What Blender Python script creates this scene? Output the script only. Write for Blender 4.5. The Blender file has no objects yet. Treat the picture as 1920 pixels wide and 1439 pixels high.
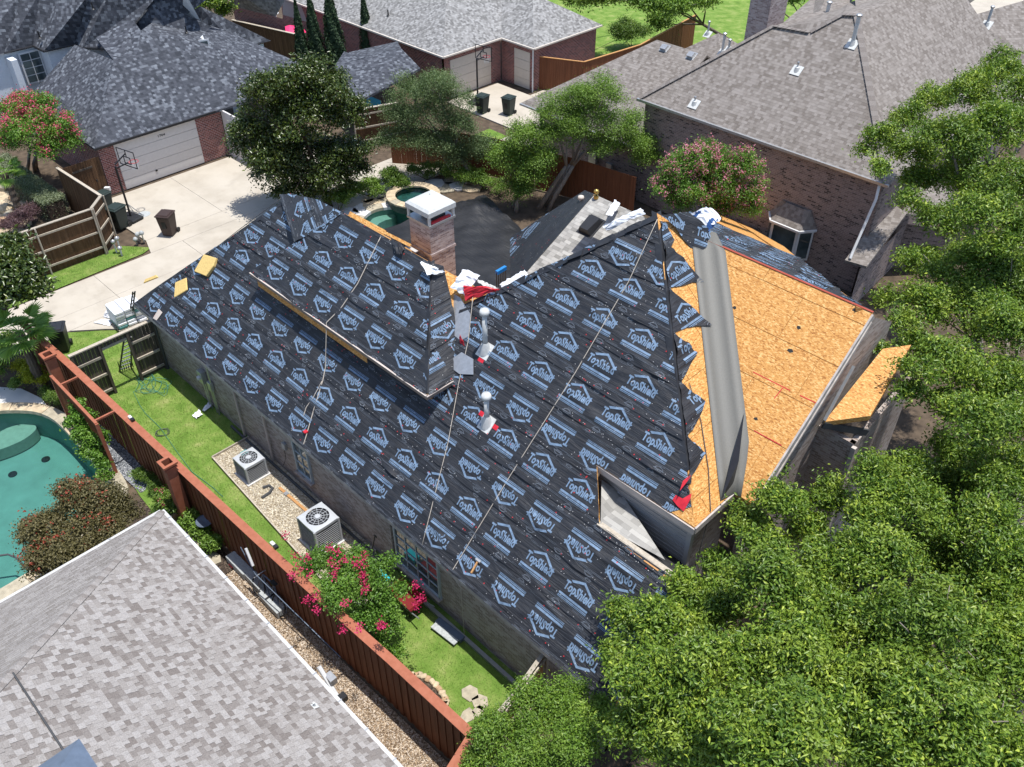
import bpy, bmesh, math, random
import numpy as np
from mathutils import Vector, Matrix
random.seed(7); RNG = np.random.default_rng(11)
R = math.radians
scene = bpy.context.scene
COL = scene.collection
# ---------------------------------------------------------------- camera, sky, sun, exposure
CAMZ = 22.5; PITCH = R(39.46); FPX = 1648.0
cd = bpy.data.cameras.new('camera'); cam = bpy.data.objects.new('camera', cd); COL.objects.link(cam)
cam.location = (0, 0, CAMZ); cam.rotation_euler = (math.pi/2 - PITCH, 0, R(45))
cd.sensor_width = 36; cd.lens = FPX/1920*36; cd.clip_start = .1; cd.clip_end = 2000
scene.camera = cam
wd = bpy.data.worlds.new('World'); scene.world = wd; wd.use_nodes = True
wn = wd.node_tree; bgn = wn.nodes['Background']
sk = wn.nodes.new('ShaderNodeTexSky'); sk.sky_type = 'NISHITA'; sk.sun_disc = False
SUNV = Vector((.13, .085, 1)).normalized()
sk.sun_elevation = math.asin(SUNV.z); sk.sun_rotation = math.atan2(SUNV.x, SUNV.y)
wn.links.new(sk.outputs[0], bgn.inputs[0]); bgn.inputs[1].default_value = .15
sd = bpy.data.lights.new('sun', 'SUN'); sd.energy = 4.3; sd.angle = R(.53); sd.color = (1, .965, .91)
sun = bpy.data.objects.new('sun', sd); COL.objects.link(sun); sun.location = (0, 0, 60)
sun.rotation_euler = (-SUNV).to_track_quat('-Z', 'Y').to_euler()
vs = scene.view_settings; vs.view_transform = 'Standard'; vs.look = 'None'; vs.gamma = 1; vs.exposure = .45
# ---------------------------------------------------------------- survey helpers (photo measurements -> site coordinates)
_s = math.sqrt(.5)
FW = Vector((-_s*math.cos(PITCH), _s*math.cos(PITCH), -math.sin(PITCH)))
UPV = Vector((-_s*math.sin(PITCH), _s*math.sin(PITCH), math.cos(PITCH)))
RT = Vector((_s, _s, 0)); CAM = Vector((0, 0, CAMZ))
def ray(x, y): return FW + RT*((x-960)/FPX) - UPV*((y-719.5)/FPX)
def pp(x, y, z=0.):
    d = ray(x, y); return CAM + d*((z-CAMZ)/d.z)
def pq(x, y, a, b, c):
    d = ray(x, y); n = Vector((-a, -b, 1)); return CAM + d*((c - CAM.dot(n))/d.dot(n))
def pd(x, y, base):
    n = Vector((-1, 1, 0)); d = ray(x, y); return CAM + d*((Vector(base)-CAM).dot(n)/d.dot(n))
def pv(x, y, v):
    d = ray(x, y); return CAM + d*(v/d.y)
def pu(x, y, u):
    d = ray(x, y); return CAM + d*(u/d.x)
# ---------------------------------------------------------------- object helpers
def link(o, parent=None):
    COL.objects.link(o)
    if parent is not None:
        o.parent = parent
        if parent.type == 'EMPTY' or True:
            o.matrix_parent_inverse = Matrix.Identity(4)
    return o
def tag(o, label=None, cat=None, group=None, kind=None):
    if label: o['label'] = label
    if cat: o['category'] = cat
    if group: o['group'] = group
    if kind: o['kind'] = kind
    return o
def thing(name, label, cat, loc=(0, 0, 0), rz=0., group=None):
    o = bpy.data.objects.new(name, None); COL.objects.link(o)
    o.location = loc; o.rotation_euler = (0, 0, rz); o.empty_display_size = .2
    return tag(o, label, cat, group)
WOFF = {}
def origin(parent):
    p = Vector((0, 0, 0))
    while parent is not None:
        p += parent.location; parent = parent.parent
    return p
class MB:
    """collects faces (world or local coordinates) with metric uvs and links them as one mesh"""
    def __init__(s): s.v = []; s.f = []; s.uv = []; s.mi = []; s.smooth = False
    def poly(s, pts, uv=None, mi=0):
        i = len(s.v); s.v += [tuple(p) for p in pts]; s.f.append(tuple(range(i, i+len(pts))))
        s.uv.append(uv); s.mi.append(mi); return s
    def face_auto(s, pts, mi=0):
        return s.poly(pts, autouv(pts), mi)
    def box(s, c, size, ax=None, mi=0):
        c = Vector(c); x, y, z = ax if ax else (Vector((1,0,0)), Vector((0,1,0)), Vector((0,0,1)))
        x = Vector(x)*size[0]/2; y = Vector(y)*size[1]/2; z = Vector(z)*size[2]/2
        P = [c+x*a+y*b+z*d for d in (-1,1) for b in (-1,1) for a in (-1,1)]
        for q in ((0,2,3,1),(4,5,7,6),(0,1,5,4),(2,6,7,3),(0,4,6,2),(1,3,7,5)):
            s.face_auto([P[k] for k in q], mi)
        return s
    def bar(s, a, b, w, h=None, up=(0,0,1), mi=0):
        a = Vector(a); b = Vector(b); d = (b-a); L = d.length; d.normalize(); h = h or w
        u = Vector(up)
        if abs(d.dot(u)) > .97: u = Vector((1,0,0))
        sdir = d.cross(u).normalized(); u2 = sdir.cross(d).normalized()
        return s.box((a+b)/2, (L, w, h), (d, sdir, u2), mi)
    def prism(s, pts, h, mi=0, top=None):
        """polygon pts (list of 3d, ccw from above) extruded down by h"""
        P = [Vector(p) for p in pts]; Q = [p-Vector((0,0,h)) for p in P]
        s.face_auto(P, mi); s.face_auto(Q[::-1], mi); n = len(P)
        for i in range(n): s.face_auto([P[i], Q[i], Q[(i+1)%n], P[(i+1)%n]], mi)
        return s
    def tube(s, pts, rad, n=8, cap=True, mi=0):
        pts = [Vector(p) for p in pts]; m = len(pts)
        rs = rad if isinstance(rad, (list, tuple)) else [rad]*m
        rings = []
        for i, p in enumerate(pts):
            d = (pts[min(i+1, m-1)]-pts[max(i-1, 0)])
            if d.length < 1e-6: d = Vector((0,0,1))
            d.normalize(); u = Vector((0,0,1)) if abs(d.z) < .9 else Vector((1,0,0))
            a = d.cross(u).normalized(); b = a.cross(d)
            rings.append([p+(a*math.cos(2*math.pi*k/n)+b*math.sin(2*math.pi*k/n))*rs[i] for k in range(n)])
        base = len(s.v)
        for r_ in rings: s.v += [tuple(q) for q in r_]
        for i in range(m-1):
            for k in range(n):
                k2 = (k+1) % n
                s.f.append((base+i*n+k, base+(i+1)*n+k, base+(i+1)*n+k2, base+i*n+k2)); s.uv.append(None); s.mi.append(mi)
        if cap:
            s.f.append(tuple(base+k for k in range(n))); s.uv.append(None); s.mi.append(mi)
            s.f.append(tuple(base+(m-1)*n+k for k in range(n))[::-1]); s.uv.append(None); s.mi.append(mi)
        return s
    def lathe(s, c, prof, n=20, mi=0):
        c = Vector(c); base = len(s.v); m = len(prof)
        for r_, z in prof:
            for k in range(n):
                t = 2*math.pi*k/n; s.v.append(tuple(c+Vector((r_*math.cos(t), r_*math.sin(t), z))))
        for i in range(m-1):
            for k in range(n):
                k2 = (k+1) % n
                s.f.append((base+i*n+k, base+i*n+k2, base+(i+1)*n+k2, base+(i+1)*n+k)); s.uv.append(None); s.mi.append(mi)
        return s
    def build(s, name, mat, parent=None, smooth=False, bevel=0., local=False):
        off = Vector((0,0,0)) if local else origin(parent)
        rz = 0.
        me = bpy.data.meshes.new(name)
        V = [tuple(Vector(p)-off) for p in s.v]
        me.from_pydata(V, [], s.f)
        if any(u is not None for u in s.uv):
            ul = me.uv_layers.new(name='UVMap'); k = 0
            flat = []
            for f, u in zip(s.f, s.uv):
                if u is None: flat += [0., 0.]*len(f)
                else:
                    for q in u: flat += [q[0], q[1]]
            ul.data.foreach_set('uv', flat)
        mats = mat if isinstance(mat, (list, tuple)) else [mat]
        for m_ in mats: me.materials.append(m_)
        if len(mats) > 1: me.polygons.foreach_set('material_index', s.mi)
        if smooth: me.polygons.foreach_set('use_smooth', [True]*len(me.polygons))
        me.update()
        o = bpy.data.objects.new(name, me); link(o, parent)
        if bevel > 0:
            weld(o.data)
            bv = o.modifiers.new('bevel', 'BEVEL'); bv.width = bevel; bv.segments = 1; bv.limit_method = 'ANGLE'
        return o
def weld(me, d=1e-4):
    bm = bmesh.new(); bm.from_mesh(me); bmesh.ops.remove_doubles(bm, verts=bm.verts, dist=d); bm.to_mesh(me); bm.free()
def autouv(pts):
    P = [Vector(p) for p in pts]; n = Vector((0,0,0))
    for i in range(len(P)):
        a = P[i]; b = P[(i+1) % len(P)]
        n += Vector(((a.y-b.y)*(a.z+b.z), (a.z-b.z)*(a.x+b.x), (a.x-b.x)*(a.y+b.y)))
    if n.length < 1e-12: return [(0, 0)]*len(P)
    n.normalize()
    if abs(n.z) > .98: return [(p.x, p.y) for p in P]
    h = Vector((0,0,1)).cross(n).normalized(); t = n.cross(h)
    return [(p.dot(h), p.dot(t)) for p in P]
def slab(mb, pts, th, mi=0):
    """roof plate: polygon with thickness th measured straight down"""
    P = [Vector(p) for p in pts]; n = Vector((0,0,0))
    for i in range(len(P)):
        a = P[i]; b = P[(i+1) % len(P)]; n.z += (a.x-b.x)*(a.y+b.y)
    if n.z < 0: P = P[::-1]
    mb.prism(P, th, mi); return mb
# ---------------------------------------------------------------- materials
def newmat(name):
    m = bpy.data.materials.new(name); m.use_nodes = True; nt = m.node_tree
    b = nt.nodes['Principled BSDF']; b.inputs['Specular IOR Level'].default_value = .35
    return m, nt, b
class N:
    def __init__(s, nt): s.nt = nt
    def __call__(s, typ, ins=None, **kw):
        n = s.nt.nodes.new(typ)
        for k, v in kw.items(): setattr(n, k, v)
        for k, v in (ins or {}).items():
            if hasattr(v, 'is_linked') or hasattr(v, 'node'): s.nt.links.new(v, n.inputs[k])
            else: n.inputs[k].default_value = v
        return n
    def math(s, op, a, b=0., c=None):
        n = s.nt.nodes.new('ShaderNodeMath'); n.operation = op
        for i, v in enumerate((a, b) if c is None else (a, b, c)):
            if hasattr(v, 'node'): s.nt.links.new(v, n.inputs[i])
            else: n.inputs[i].default_value = v
        return n.outputs[0]
    def mix(s, f, a, b, blend='MIX'):
        n = s.nt.nodes.new('ShaderNodeMix'); n.data_type = 'RGBA'; n.blend_type = blend
        for i, v in ((0, f), (6, a), (7, b)):
            if hasattr(v, 'node'): s.nt.links.new(v, n.inputs[i])
            elif i == 0: n.inputs[0].default_value = v
            else: n.inputs[i].default_value = (*v, 1) if len(v) == 3 else v
        return n.outputs[2]
    def ramp(s, f, stops):
        n = s.nt.nodes.new('ShaderNodeValToRGB'); s.nt.links.new(f, n.inputs[0]); e = n.color_ramp.elements
        while len(e) < len(stops): e.new(.5)
        for q, (p, c) in zip(e, stops):
            q.position = p; q.color = (*c, 1) if len(c) == 3 else c
        return n.outputs[0]
    def noise(s, scale, detail=4, vec=None, rough=.55, dist=0.):
        n = s.nt.nodes.new('ShaderNodeTexNoise'); n.inputs['Scale'].default_value = scale
        n.inputs['Detail'].default_value = detail; n.inputs['Roughness'].default_value = rough; n.inputs['Distortion'].default_value = dist
        s.nt.links.new(vec if vec is not None else s.obj(), n.inputs['Vector']); return n.outputs[0]
    def obj(s):
        if not hasattr(s, '_g'): s._g = s.nt.nodes.new('ShaderNodeNewGeometry')
        return s._g.outputs['Position']
    def isl(s):
        s.obj(); return s._g.outputs['Random Per Island']
    def uv(s):
        if not hasattr(s, '_u'): s._u = s.nt.nodes.new('ShaderNodeUVMap')
        return s._u.outputs[0]
    def mapv(s, vec, scale=(1,1,1), rot=(0,0,0), loc=(0,0,0)):
        n = s.nt.nodes.new('ShaderNodeMapping'); s.nt.links.new(vec, n.inputs[0])
        n.inputs[1].default_value = loc; n.inputs[2].default_value = rot; n.inputs[3].default_value = scale
        return n.outputs[0]
    def bump(s, h, strength=.3, dist=.02, normal=None):
        n = s.nt.nodes.new('ShaderNodeBump'); n.inputs['Strength'].default_value = strength; n.inputs['Distance'].default_value = dist
        s.nt.links.new(h, n.inputs['Height'])
        if normal is not None: s.nt.links.new(normal, n.inputs['Normal'])
        return n.outputs[0]
    def cells(s, w, h, off=.5, jitter=0.):
        """running-bond cells in metric uv: random value, fract x, fract y"""
        sp = s.nt.nodes.new('ShaderNodeSeparateXYZ'); s.nt.links.new(s.uv(), sp.inputs[0])
        y = s.math('DIVIDE', sp.outputs[1], h); row = s.math('FLOOR', y); fy = s.math('SUBTRACT', y, row)
        rw = s.nt.nodes.new('ShaderNodeTexWhiteNoise'); rw.noise_dimensions = '1D'; s.nt.links.new(row, rw.inputs['W'])
        x = s.math('ADD', s.math('DIVIDE', sp.outputs[0], w), s.math('MULTIPLY', row, off))
        if jitter: x = s.math('ADD', x, s.math('MULTIPLY', rw.outputs[0], jitter))
        col = s.math('FLOOR', x); fx = s.math('SUBTRACT', x, col)
        cb = s.nt.nodes.new('ShaderNodeCombineXYZ'); s.nt.links.new(col, cb.inputs[0]); s.nt.links.new(row, cb.inputs[1])
        wn_ = s.nt.nodes.new('ShaderNodeTexWhiteNoise'); wn_.noise_dimensions = '2D'; s.nt.links.new(cb.outputs[0], wn_.inputs['Vector'])
        return wn_.outputs[0], fx, fy
def plain(name, col, rough=.6, metal=0., var=.12, scale=6., bump=0., spec=.35, bscale=40.):
    m, nt, b = newmat(name); n = N(nt)
    c = n.noise(scale, 5)
    lo = tuple(x*(1-var) for x in col); hi = tuple(min(1, x*(1+var)) for x in col)
    nt.links.new(n.ramp(c, [(.3, lo), (.7, hi)]), b.inputs['Base Color'])
    b.inputs['Roughness'].default_value = rough; b.inputs['Metallic'].default_value = metal; b.inputs['Specular IOR Level'].default_value = spec
    if bump: nt.links.new(n.bump(n.noise(bscale, 3), bump, .01), b.inputs['Normal'])
    return m
def shingle_mat(name, stops, w=.17, h=.14, big=.35):
    m, nt, b = newmat(name); n = N(nt)
    r1, fx, fy = n.cells(w, h, .37, 7.)
    r2, fx2, fy2 = n.cells(w*2.6, h, .61, 11.)
    v = n.math('ADD', n.math('MULTIPLY', r1, .75), n.math('MULTIPLY', r2, .25))
    c = n.ramp(v, stops)
    d = n.noise(.35, 5); c = n.mix(n.math('MULTIPLY', d, big), c, tuple(x*.72 for x in stops[1][1]))
    gr = n.noise(160, 2); c = n.mix(.25, c, n.ramp(gr, [(.3, (.15,.15,.15)), (.7, (.75,.75,.75))]), 'SOFT_LIGHT')
    nt.links.new(c, b.inputs['Base Color']); b.inputs['Roughness'].default_value = .9; b.inputs['Specular IOR Level'].default_value = .2
    hgt = n.math('ADD', n.math('SUBTRACT', 1., fy), n.math('MULTIPLY', n.math('GREATER_THAN', r1, .5), .5))
    nt.links.new(n.bump(hgt, .8, .012), b.inputs['Normal'])
    return m
def brick_mat(name, stops, mortar, w=.2, h=.075, blend=.35):
    m, nt, b = newmat(name); n = N(nt)
    r1, fx, fy = n.cells(w, h, .5)
    mk = n.math('MAXIMUM', n.math('LESS_THAN', fx, .06), n.math('LESS_THAN', fy, .16))
    c = n.ramp(r1, stops); c = n.mix(n.math('MULTIPLY', n.noise(14, 4), blend), c, tuple(x*1.25 for x in stops[0][1]))
    c = n.mix(mk, c, mortar); c = n.mix(n.math('MULTIPLY', n.noise(.6, 5), .12), c, mortar)
    nt.links.new(c, b.inputs['Base Color']); b.inputs['Roughness'].default_value = .88; b.inputs['Specular IOR Level'].default_value = .2
    hh = n.math('ADD', n.math('SUBTRACT', 1., mk), n.math('MULTIPLY', n.noise(60, 3), .35))
    nt.links.new(n.bump(hh, .7, .01), b.inputs['Normal'])
    return m
def leaf_mat(name, dark, mid, light, gloss=.42, trans=.25, spec=.34, gain=1.75):
    m, nt, b = newmat(name); n = N(nt)
    if not name.startswith('flower'): dark, mid, light = [tuple(min(.8, x*gain) for x in q) for q in (dark, mid, light)]
    c = n.ramp(n.isl(), [(0., dark), (.55, mid), (.86, mid), (1., light)])
    c = n.mix(n.ramp(n.noise(1.3, 4), [(.5, (0,0,0)), (.72, (.5,.5,.5))]), c, light)
    c = n.mix(n.ramp(n.noise(.5, 3), [(.45, (0,0,0)), (.7, (.5,.5,.5))]), c, dark)
    nt.links.new(c, b.inputs['Base Color']); b.inputs['Roughness'].default_value = gloss; b.inputs['Specular IOR Level'].default_value = spec
    tr = nt.nodes.new('ShaderNodeBsdfTranslucent'); nt.links.new(n.mix(1., c, (1.3, 1.35, .55), 'MULTIPLY'), tr.inputs[0])
    mx = nt.nodes.new('ShaderNodeMixShader'); mx.inputs[0].default_value = trans
    nt.links.new(b.outputs[0], mx.inputs[1]); nt.links.new(tr.outputs[0], mx.inputs[2])
    nt.links.new(mx.outputs[0], nt.nodes['Material Output'].inputs[0])
    return m
def wood_mat(name, c1, c2, c3, rough=.7, grain=(14, 14, .8), isl=.5):
    m, nt, b = newmat(name); n = N(nt)
    g = n.noise(1., 6, n.mapv(n.obj(), grain), .6)
    c = n.ramp(g, [(.25, c1), (.5, c2), (.78, c3)])
    oi = nt.nodes.new('ShaderNodeObjectInfo')
    rnd = n.math('FRACT', n.math('ADD', oi.outputs['Random'], n.isl()))
    c = n.mix(n.math('MULTIPLY', rnd, isl), c, tuple(x*.55 for x in c2))
    nt.links.new(c, b.inputs['Base Color']); b.inputs['Roughness'].default_value = rough; b.inputs['Specular IOR Level'].default_value = .25
    nt.links.new(n.bump(g, .3, .006), b.inputs['Normal'])
    return m
M = {}
def mk_materials():
    # roofing underlayment: black woven film, fine creases
    m, nt, b = newmat('underlayment'); n = N(nt); uvv = n.uv()
    f1 = n.noise(1., 4, n.mapv(uvv, (.9, 9, 1), (0, 0, .10)), .6, .8)
    f2 = n.noise(1., 3, n.mapv(uvv, (5, 26, 1), (0, 0, -.28)), .6, .6)
    f3 = n.noise(1., 3, n.mapv(uvv, (1.4, 1.4, 1)), .5)
    nt.links.new(n.ramp(n.noise(3., 5), [(.3, (.012, .013, .017)), (.6, (.020, .022, .027)), (.9, (.034, .036, .041))]), b.inputs['Base Color'])
    nt.links.new(n.ramp(f3, [(.3, (.42,)*3), (.7, (.6,)*3)]), b.inputs['Roughness']); b.inputs['Specular IOR Level'].default_value = .42
    nb = n.bump(f1, .75, .06); nb = n.bump(n.math('MULTIPLY', f2, n.ramp(f3, [(.45, (0,)*3), (.7, (1,)*3)])), .6, .03, nb)
    nt.links.new(nb, b.inputs['Normal']); M['under'] = m
    m, nt, b = newmat('tarp'); n = N(nt)
    f1 = n.noise(1., 4, n.mapv(n.obj(), (1.2, 7, 2), (0, 0, .6)), .6, 1.2)
    nt.links.new(n.ramp(n.noise(.8, 4), [(.3, (.012, .013, .016)), (.75, (.03, .031, .034))]), b.inputs['Base Color'])
    b.inputs['Roughness'].default_value = .45; nt.links.new(n.bump(f1, .6, .06), b.inputs['Normal']); M['tarp'] = m
    M['print'] = plain('print_blue', (.145, .212, .305), .5, var=.3, scale=9)
    M['print_dim'] = plain('print_fine', (.095, .108, .128), .5, var=.4, scale=14)
    M['nail_white'] = plain('nail_cap_white', (.5, .5, .5), .5)
    M['nail_red'] = plain('nail_cap_red', (.55, .03, .03), .45)
    M['red'] = plain('red_film', (.50, .022, .035), .35, var=.2)
    M['redfilm'] = M['red']
    # OSB
    m, nt, b = newmat('osb'); n = N(nt)
    def vor(sc, rot, st):
        v = nt.nodes.new('ShaderNodeTexVoronoi'); v.inputs['Scale'].default_value = sc
        nt.links.new(n.mapv(n.uv(), (st, 1, 1), (0, 0, rot)), v.inputs['Vector']); return v.outputs['Color']
    sx = nt.nodes.new('ShaderNodeSeparateColor'); nt.links.new(vor(46, .5, .42), sx.inputs[0])
    sy = nt.nodes.new('ShaderNodeSeparateColor'); nt.links.new(vor(38, -.9, .38), sy.inputs[0])
    val = n.math('ADD', n.math('MULTIPLY', sx.outputs[0], .55), n.math('MULTIPLY', sy.outputs[1], .45))
    c = n.ramp(val, [(.1, (.30, .12, .03)), (.3, (.46, .215, .06)), (.6, (.57, .29, .085)), (.9, (.70, .45, .19))])
    nt.links.new(c, b.inputs['Base Color']); b.inputs['Roughness'].default_value = .65; b.inputs['Specular IOR Level'].default_value = .25
    nt.links.new(n.bump(val, .25, .004), b.inputs['Normal']); M['osb'] = m
    # other roofs
    M['sh_near'] = shingle_mat('shingle_taupe', [(.1, (.20, .185, .17)), (.5, (.26, .245, .235)), (.9, (.33, .315, .30))], .2, .142)
    M['sh_grey'] = shingle_mat('shingle_grey', [(.1, (.145, .126, .112)), (.45, (.205, .183, .166)), (.9, (.275, .25, .232))], .15, .14)
    M['sh_mid'] = shingle_mat('shingle_light_grey', [(.1, (.13, .128, .125)), (.5, (.24, .237, .233)), (.9, (.35, .348, .345))], .15, .14)
    M['sh_dark'] = shingle_mat('shingle_charcoal', [(.1, (.032, .036, .045)), (.6, (.068, .074, .09)), (.95, (.17, .187, .215))], .17, .145, .2)
    M['sh_old'] = shingle_mat('shingle_weathered', [(.1, (.20, .195, .18)), (.5, (.32, .31, .29)), (.9, (.44, .43, .40))], .28, .15)
    tabm = []
    for i, cc in enumerate([(.175, .155, .143), (.205, .185, .172), (.255, .236, .222), (.285, .267, .254), (.315, .298, .286)]):
        tabm.append(plain('shingle_tab_%s' % 'abcde'[i], cc, .92, var=.22, scale=38, bump=.5, bscale=220, spec=.15))
    M['tabs'] = tabm
    # masonry
    M['brick_main'] = brick_mat('brick_grey_brown', [(.1, (.22, .17, .145)), (.5, (.34, .275, .245)), (.95, (.45, .39, .355))], (.43, .40, .37))
    M['brick_right'] = brick_mat('brick_mauve', [(.08, (.06, .045, .042)), (.2, (.20, .15, .135)), (.95, (.30, .23, .21))], (.34, .30, .285), .23, .08, .25)
    M['brick_red'] = brick_mat('brick_red', [(.1, (.13, .034, .03)), (.5, (.22, .06, .048)), (.95, (.29, .095, .075))], (.50, .44, .42), .24, .095, .15)
    M['brick_chim'] = brick_mat('brick_chimney', [(.1, (.20, .15, .145)), (.5, (.33, .265, .255)), (.95, (.45, .39, .375))], (.42, .38, .37), .2, .07)
    M['siding'] = plain('siding_paint', (.36, .34, .33), .6, var=.06)
    M['trim'] = plain('trim_paint_taupe', (.46, .40, .36), .5, var=.1, scale=3)
    M['trim_grey'] = plain('weathered_fascia', (.40, .36, .33), .7, var=.25, scale=5)
    M['fascia_brown'] = plain('brown_fascia', (.24, .185, .15), .6, var=.2)
    M['white'] = plain('white_paint', (.62, .63, .64), .45, var=.04)
    M['stucco'] = plain('white_stucco', (.66, .70, .74), .8, var=.05, bump=.2)
    M['cream'] = plain('cream_paint', (.60, .54, .47), .55, var=.04)
    M['door_white'] = plain('garage_door_white', (.60, .575, .56), .5, var=.04)
    M['gutter_white'] = plain('gutter_white', (.47, .47, .46), .5, var=.1, scale=2)
    M['sash'] = plain('window_sash_grey', (.40, .45, .48), .5, var=.06)
    M['black'] = plain('black_metal', (.018, .018, .02), .4, var=.2)
    M['rubber'] = plain('rubber_black', (.02, .02, .02), .7)
    M['galv'] = plain('galvanised_metal', (.42, .43, .44), .38, .6, var=.12, scale=9)
    M['flash'] = plain('grey_valley_membrane', (.14, .137, .124), .55, var=.07, scale=30, bump=.25, bscale=160)
    M['pipe'] = plain('painted_pipe_white', (.50, .51, .50), .5, var=.12, scale=12)
    M['pipe_dark'] = plain('grey_pipe', (.06, .062, .065), .5)
    M['wrap'] = plain('white_wrapper', (.74, .76, .80), .35, var=.08, scale=10)
    M['wrap_blue'] = plain('wrapper_blue_print', (.03, .08, .22), .4)
    M['foam'] = plain('yellow_foam', (.60, .43, .16), .8, var=.15, scale=18, bump=.3)
    M['rope'] = plain('rope', (.40, .36, .31), .9, var=.2, scale=60)
    M['lumber'] = wood_mat('raw_lumber', (.36, .17, .06), (.50, .26, .10), (.60, .36, .17))
    M['pale_wood'] = wood_mat('pale_weathered_wood', (.30, .26, .20), (.42, .37, .30), (.55, .50, .42))
    M['grey_wood'] = wood_mat('weathered_fence_wood', (.035, .028, .022), (.10, .082, .066), (.20, .172, .145), isl=.6)
    M['brown_wood'] = wood_mat('brown_fence_wood', (.045, .022, .011), (.105, .055, .027), (.17, .10, .055), isl=.6)
    M['rust_wood'] = wood_mat('redwood_stain_fence', (.11, .04, .018), (.19, .07, .032), (.25, .10, .05), isl=.45)
    M['red_wood'] = wood_mat('red_stained_wood', (.26, .085, .045), (.32, .11, .062), (.37, .14, .085), grain=(6, 6, 6), isl=.12)
    # ground
    m, nt, b = newmat('concrete'); n = N(nt)
    c = n.ramp(n.noise(.5, 8, None, .6), [(.25, (.345, .308, .252)), (.5, (.42, .38, .318)), (.8, (.465, .427, .365))])
    c = n.mix(n.ramp(n.noise(1.6, 7), [(.55, (0,)*3), (.8, (.4,)*3)]), c, (.27, .235, .19))
    c = n.mix(n.ramp(n.noise(.23, 6, None, .7, 1.), [(.52, (0,)*3), (.7, (.45,)*3)]), c, (.29, .26, .215))
    nt.links.new(c, b.inputs['Base Color']); b.inputs['Roughness'].default_value = .85
    nt.links.new(n.bump(n.noise(90, 3), .15, .005), b.inputs['Normal']); M['concrete'] = m
    M['concrete_white'] = plain('pale_concrete', (.56, .55, .53), .85, var=.08, scale=2)
    m, nt, b = newmat('lawn_ground'); n = N(nt)
    c = n.ramp(n.noise(1.3, 7, None, .65), [(.28, (.085, .165, .025)), (.46, (.145, .25, .045)), (.58, (.22, .305, .075)), (.72, (.38, .39, .16))])
    c = n.mix(n.math('MULTIPLY', n.noise(28, 4), .5), c, (.09, .14, .02))
    nt.links.new(c, b.inputs['Base Color']); b.inputs['Roughness'].default_value = .9; b.inputs['Specular IOR Level'].default_value = .15
    nt.links.new(n.bump(n.noise(60, 4), .8, .03), b.inputs['Normal']); M['lawn'] = m
    m, nt, b = newmat('grass_blade'); n = N(nt)
    c = n.ramp(n.isl(), [(0, (.08, .165, .025)), (.6, (.155, .27, .045)), (1, (.28, .36, .11))])
    c = n.mix(n.ramp(n.noise(1.1, 5), [(.47, (0,)*3), (.64, (.85,)*3)]), c, (.36, .36, .13))
    nt.links.new(c, b.inputs['Base Color']); b.inputs['Roughness'].default_value = .6; M['blade'] = m
    def ground(nm, st, sc, bs):
        m, nt, b = newmat(nm); n = N(nt)
        v = nt.nodes.new('ShaderNodeTexVoronoi'); v.inputs['Scale'].default_value = sc; nt.links.new(n.obj(), v.inputs['Vector'])
        sp = nt.nodes.new('ShaderNodeSeparateColor'); nt.links.new(v.outputs['Color'], sp.inputs[0])
        nt.links.new(n.ramp(sp.outputs[0], st), b.inputs['Base Color']); b.inputs['Roughness'].default_value = .85
        nt.links.new(n.bump(n.math('SUBTRACT', 1., v.outputs['Distance']), bs, .02), b.inputs['Normal']); return m
    M['gravel'] = ground('gravel_tan', [(.05, (.16, .105, .06)), (.4, (.34, .25, .165)), (.75, (.47, .38, .28)), (1, (.6, .53, .45))], 24, .9)
    M['gravel_pale'] = ground('gravel_cream', [(.05, (.30, .245, .165)), (.5, (.47, .41, .30)), (1, (.62, .57, .46))], 22, .9)
    M['gravel_blue'] = ground('gravel_slate', [(.05, (.09, .10, .115)), (.5, (.2, .215, .235)), (1, (.42, .43, .45))], 17, 1.)
    M['mulch'] = ground('dark_mulch', [(.05, (.02, .014, .01)), (.6, (.06, .042, .03)), (1, (.12, .09, .065))], 20, 1.)
    M['soil'] = plain('soil', (.085, .062, .042), .95, var=.4, scale=2.5, bump=.5)
    M['stone'] = plain('flagstone', (.46, .37, .25), .8, var=.3, scale=4, bump=.4)
    M['stone_pale'] = plain('pale_stone', (.36, .32, .24), .85, var=.25, scale=5, bump=.4)
    M['stone_rust'] = plain('rust_stone', (.38, .25, .15), .85, var=.35, scale=4, bump=.4)
    M['plaster_pool'] = plain('pool_plaster', (.15, .27, .245), .7, var=.12, scale=1.5)
    M['plaster_shelf'] = plain('pool_ledge', (.25, .32, .27), .7, var=.1)
    m, nt, b = newmat('pool_water'); n = N(nt)
    tr = nt.nodes.new('ShaderNodeBsdfTransparent'); tr.inputs[0].default_value = (.60, .82, .79, 1)
    gl = nt.nodes.new('ShaderNodeBsdfGlossy'); gl.inputs['Roughness'].default_value = .03
    nm = n.bump(n.noise(4, 5), .3, .06); nt.links.new(nm, gl.inputs['Normal'])
    fr = nt.nodes.new('ShaderNodeFresnel'); fr.inputs[0].default_value = 1.33; nt.links.new(nm, fr.inputs[1])
    mx = nt.nodes.new('ShaderNodeMixShader'); nt.links.new(fr.outputs[0], mx.inputs[0]); nt.links.new(tr.outputs[0], mx.inputs[1]); nt.links.new(gl.outputs[0], mx.inputs[2])
    nt.links.new(mx.outputs[0], nt.nodes['Material Output'].inputs[0]); M['water'] = m
    m, nt, b = newmat('window_glass'); n = N(nt)
    nt.links.new(n.ramp(n.noise(1.2, 3), [(.3, (.03, .045, .05)), (.7, (.10, .13, .14))]), b.inputs['Base Color'])
    b.inputs['Roughness'].default_value = .06; b.inputs['Specular IOR Level'].default_value = .9; M['glass'] = m
    M['bin_brown'] = plain('brown_plastic', (.045, .028, .024), .5)
    M['bin_green'] = plain('dark_green_plastic', (.022, .035, .032), .5)
    M['bin_black'] = plain('black_plastic', (.02, .021, .024), .45)
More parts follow.
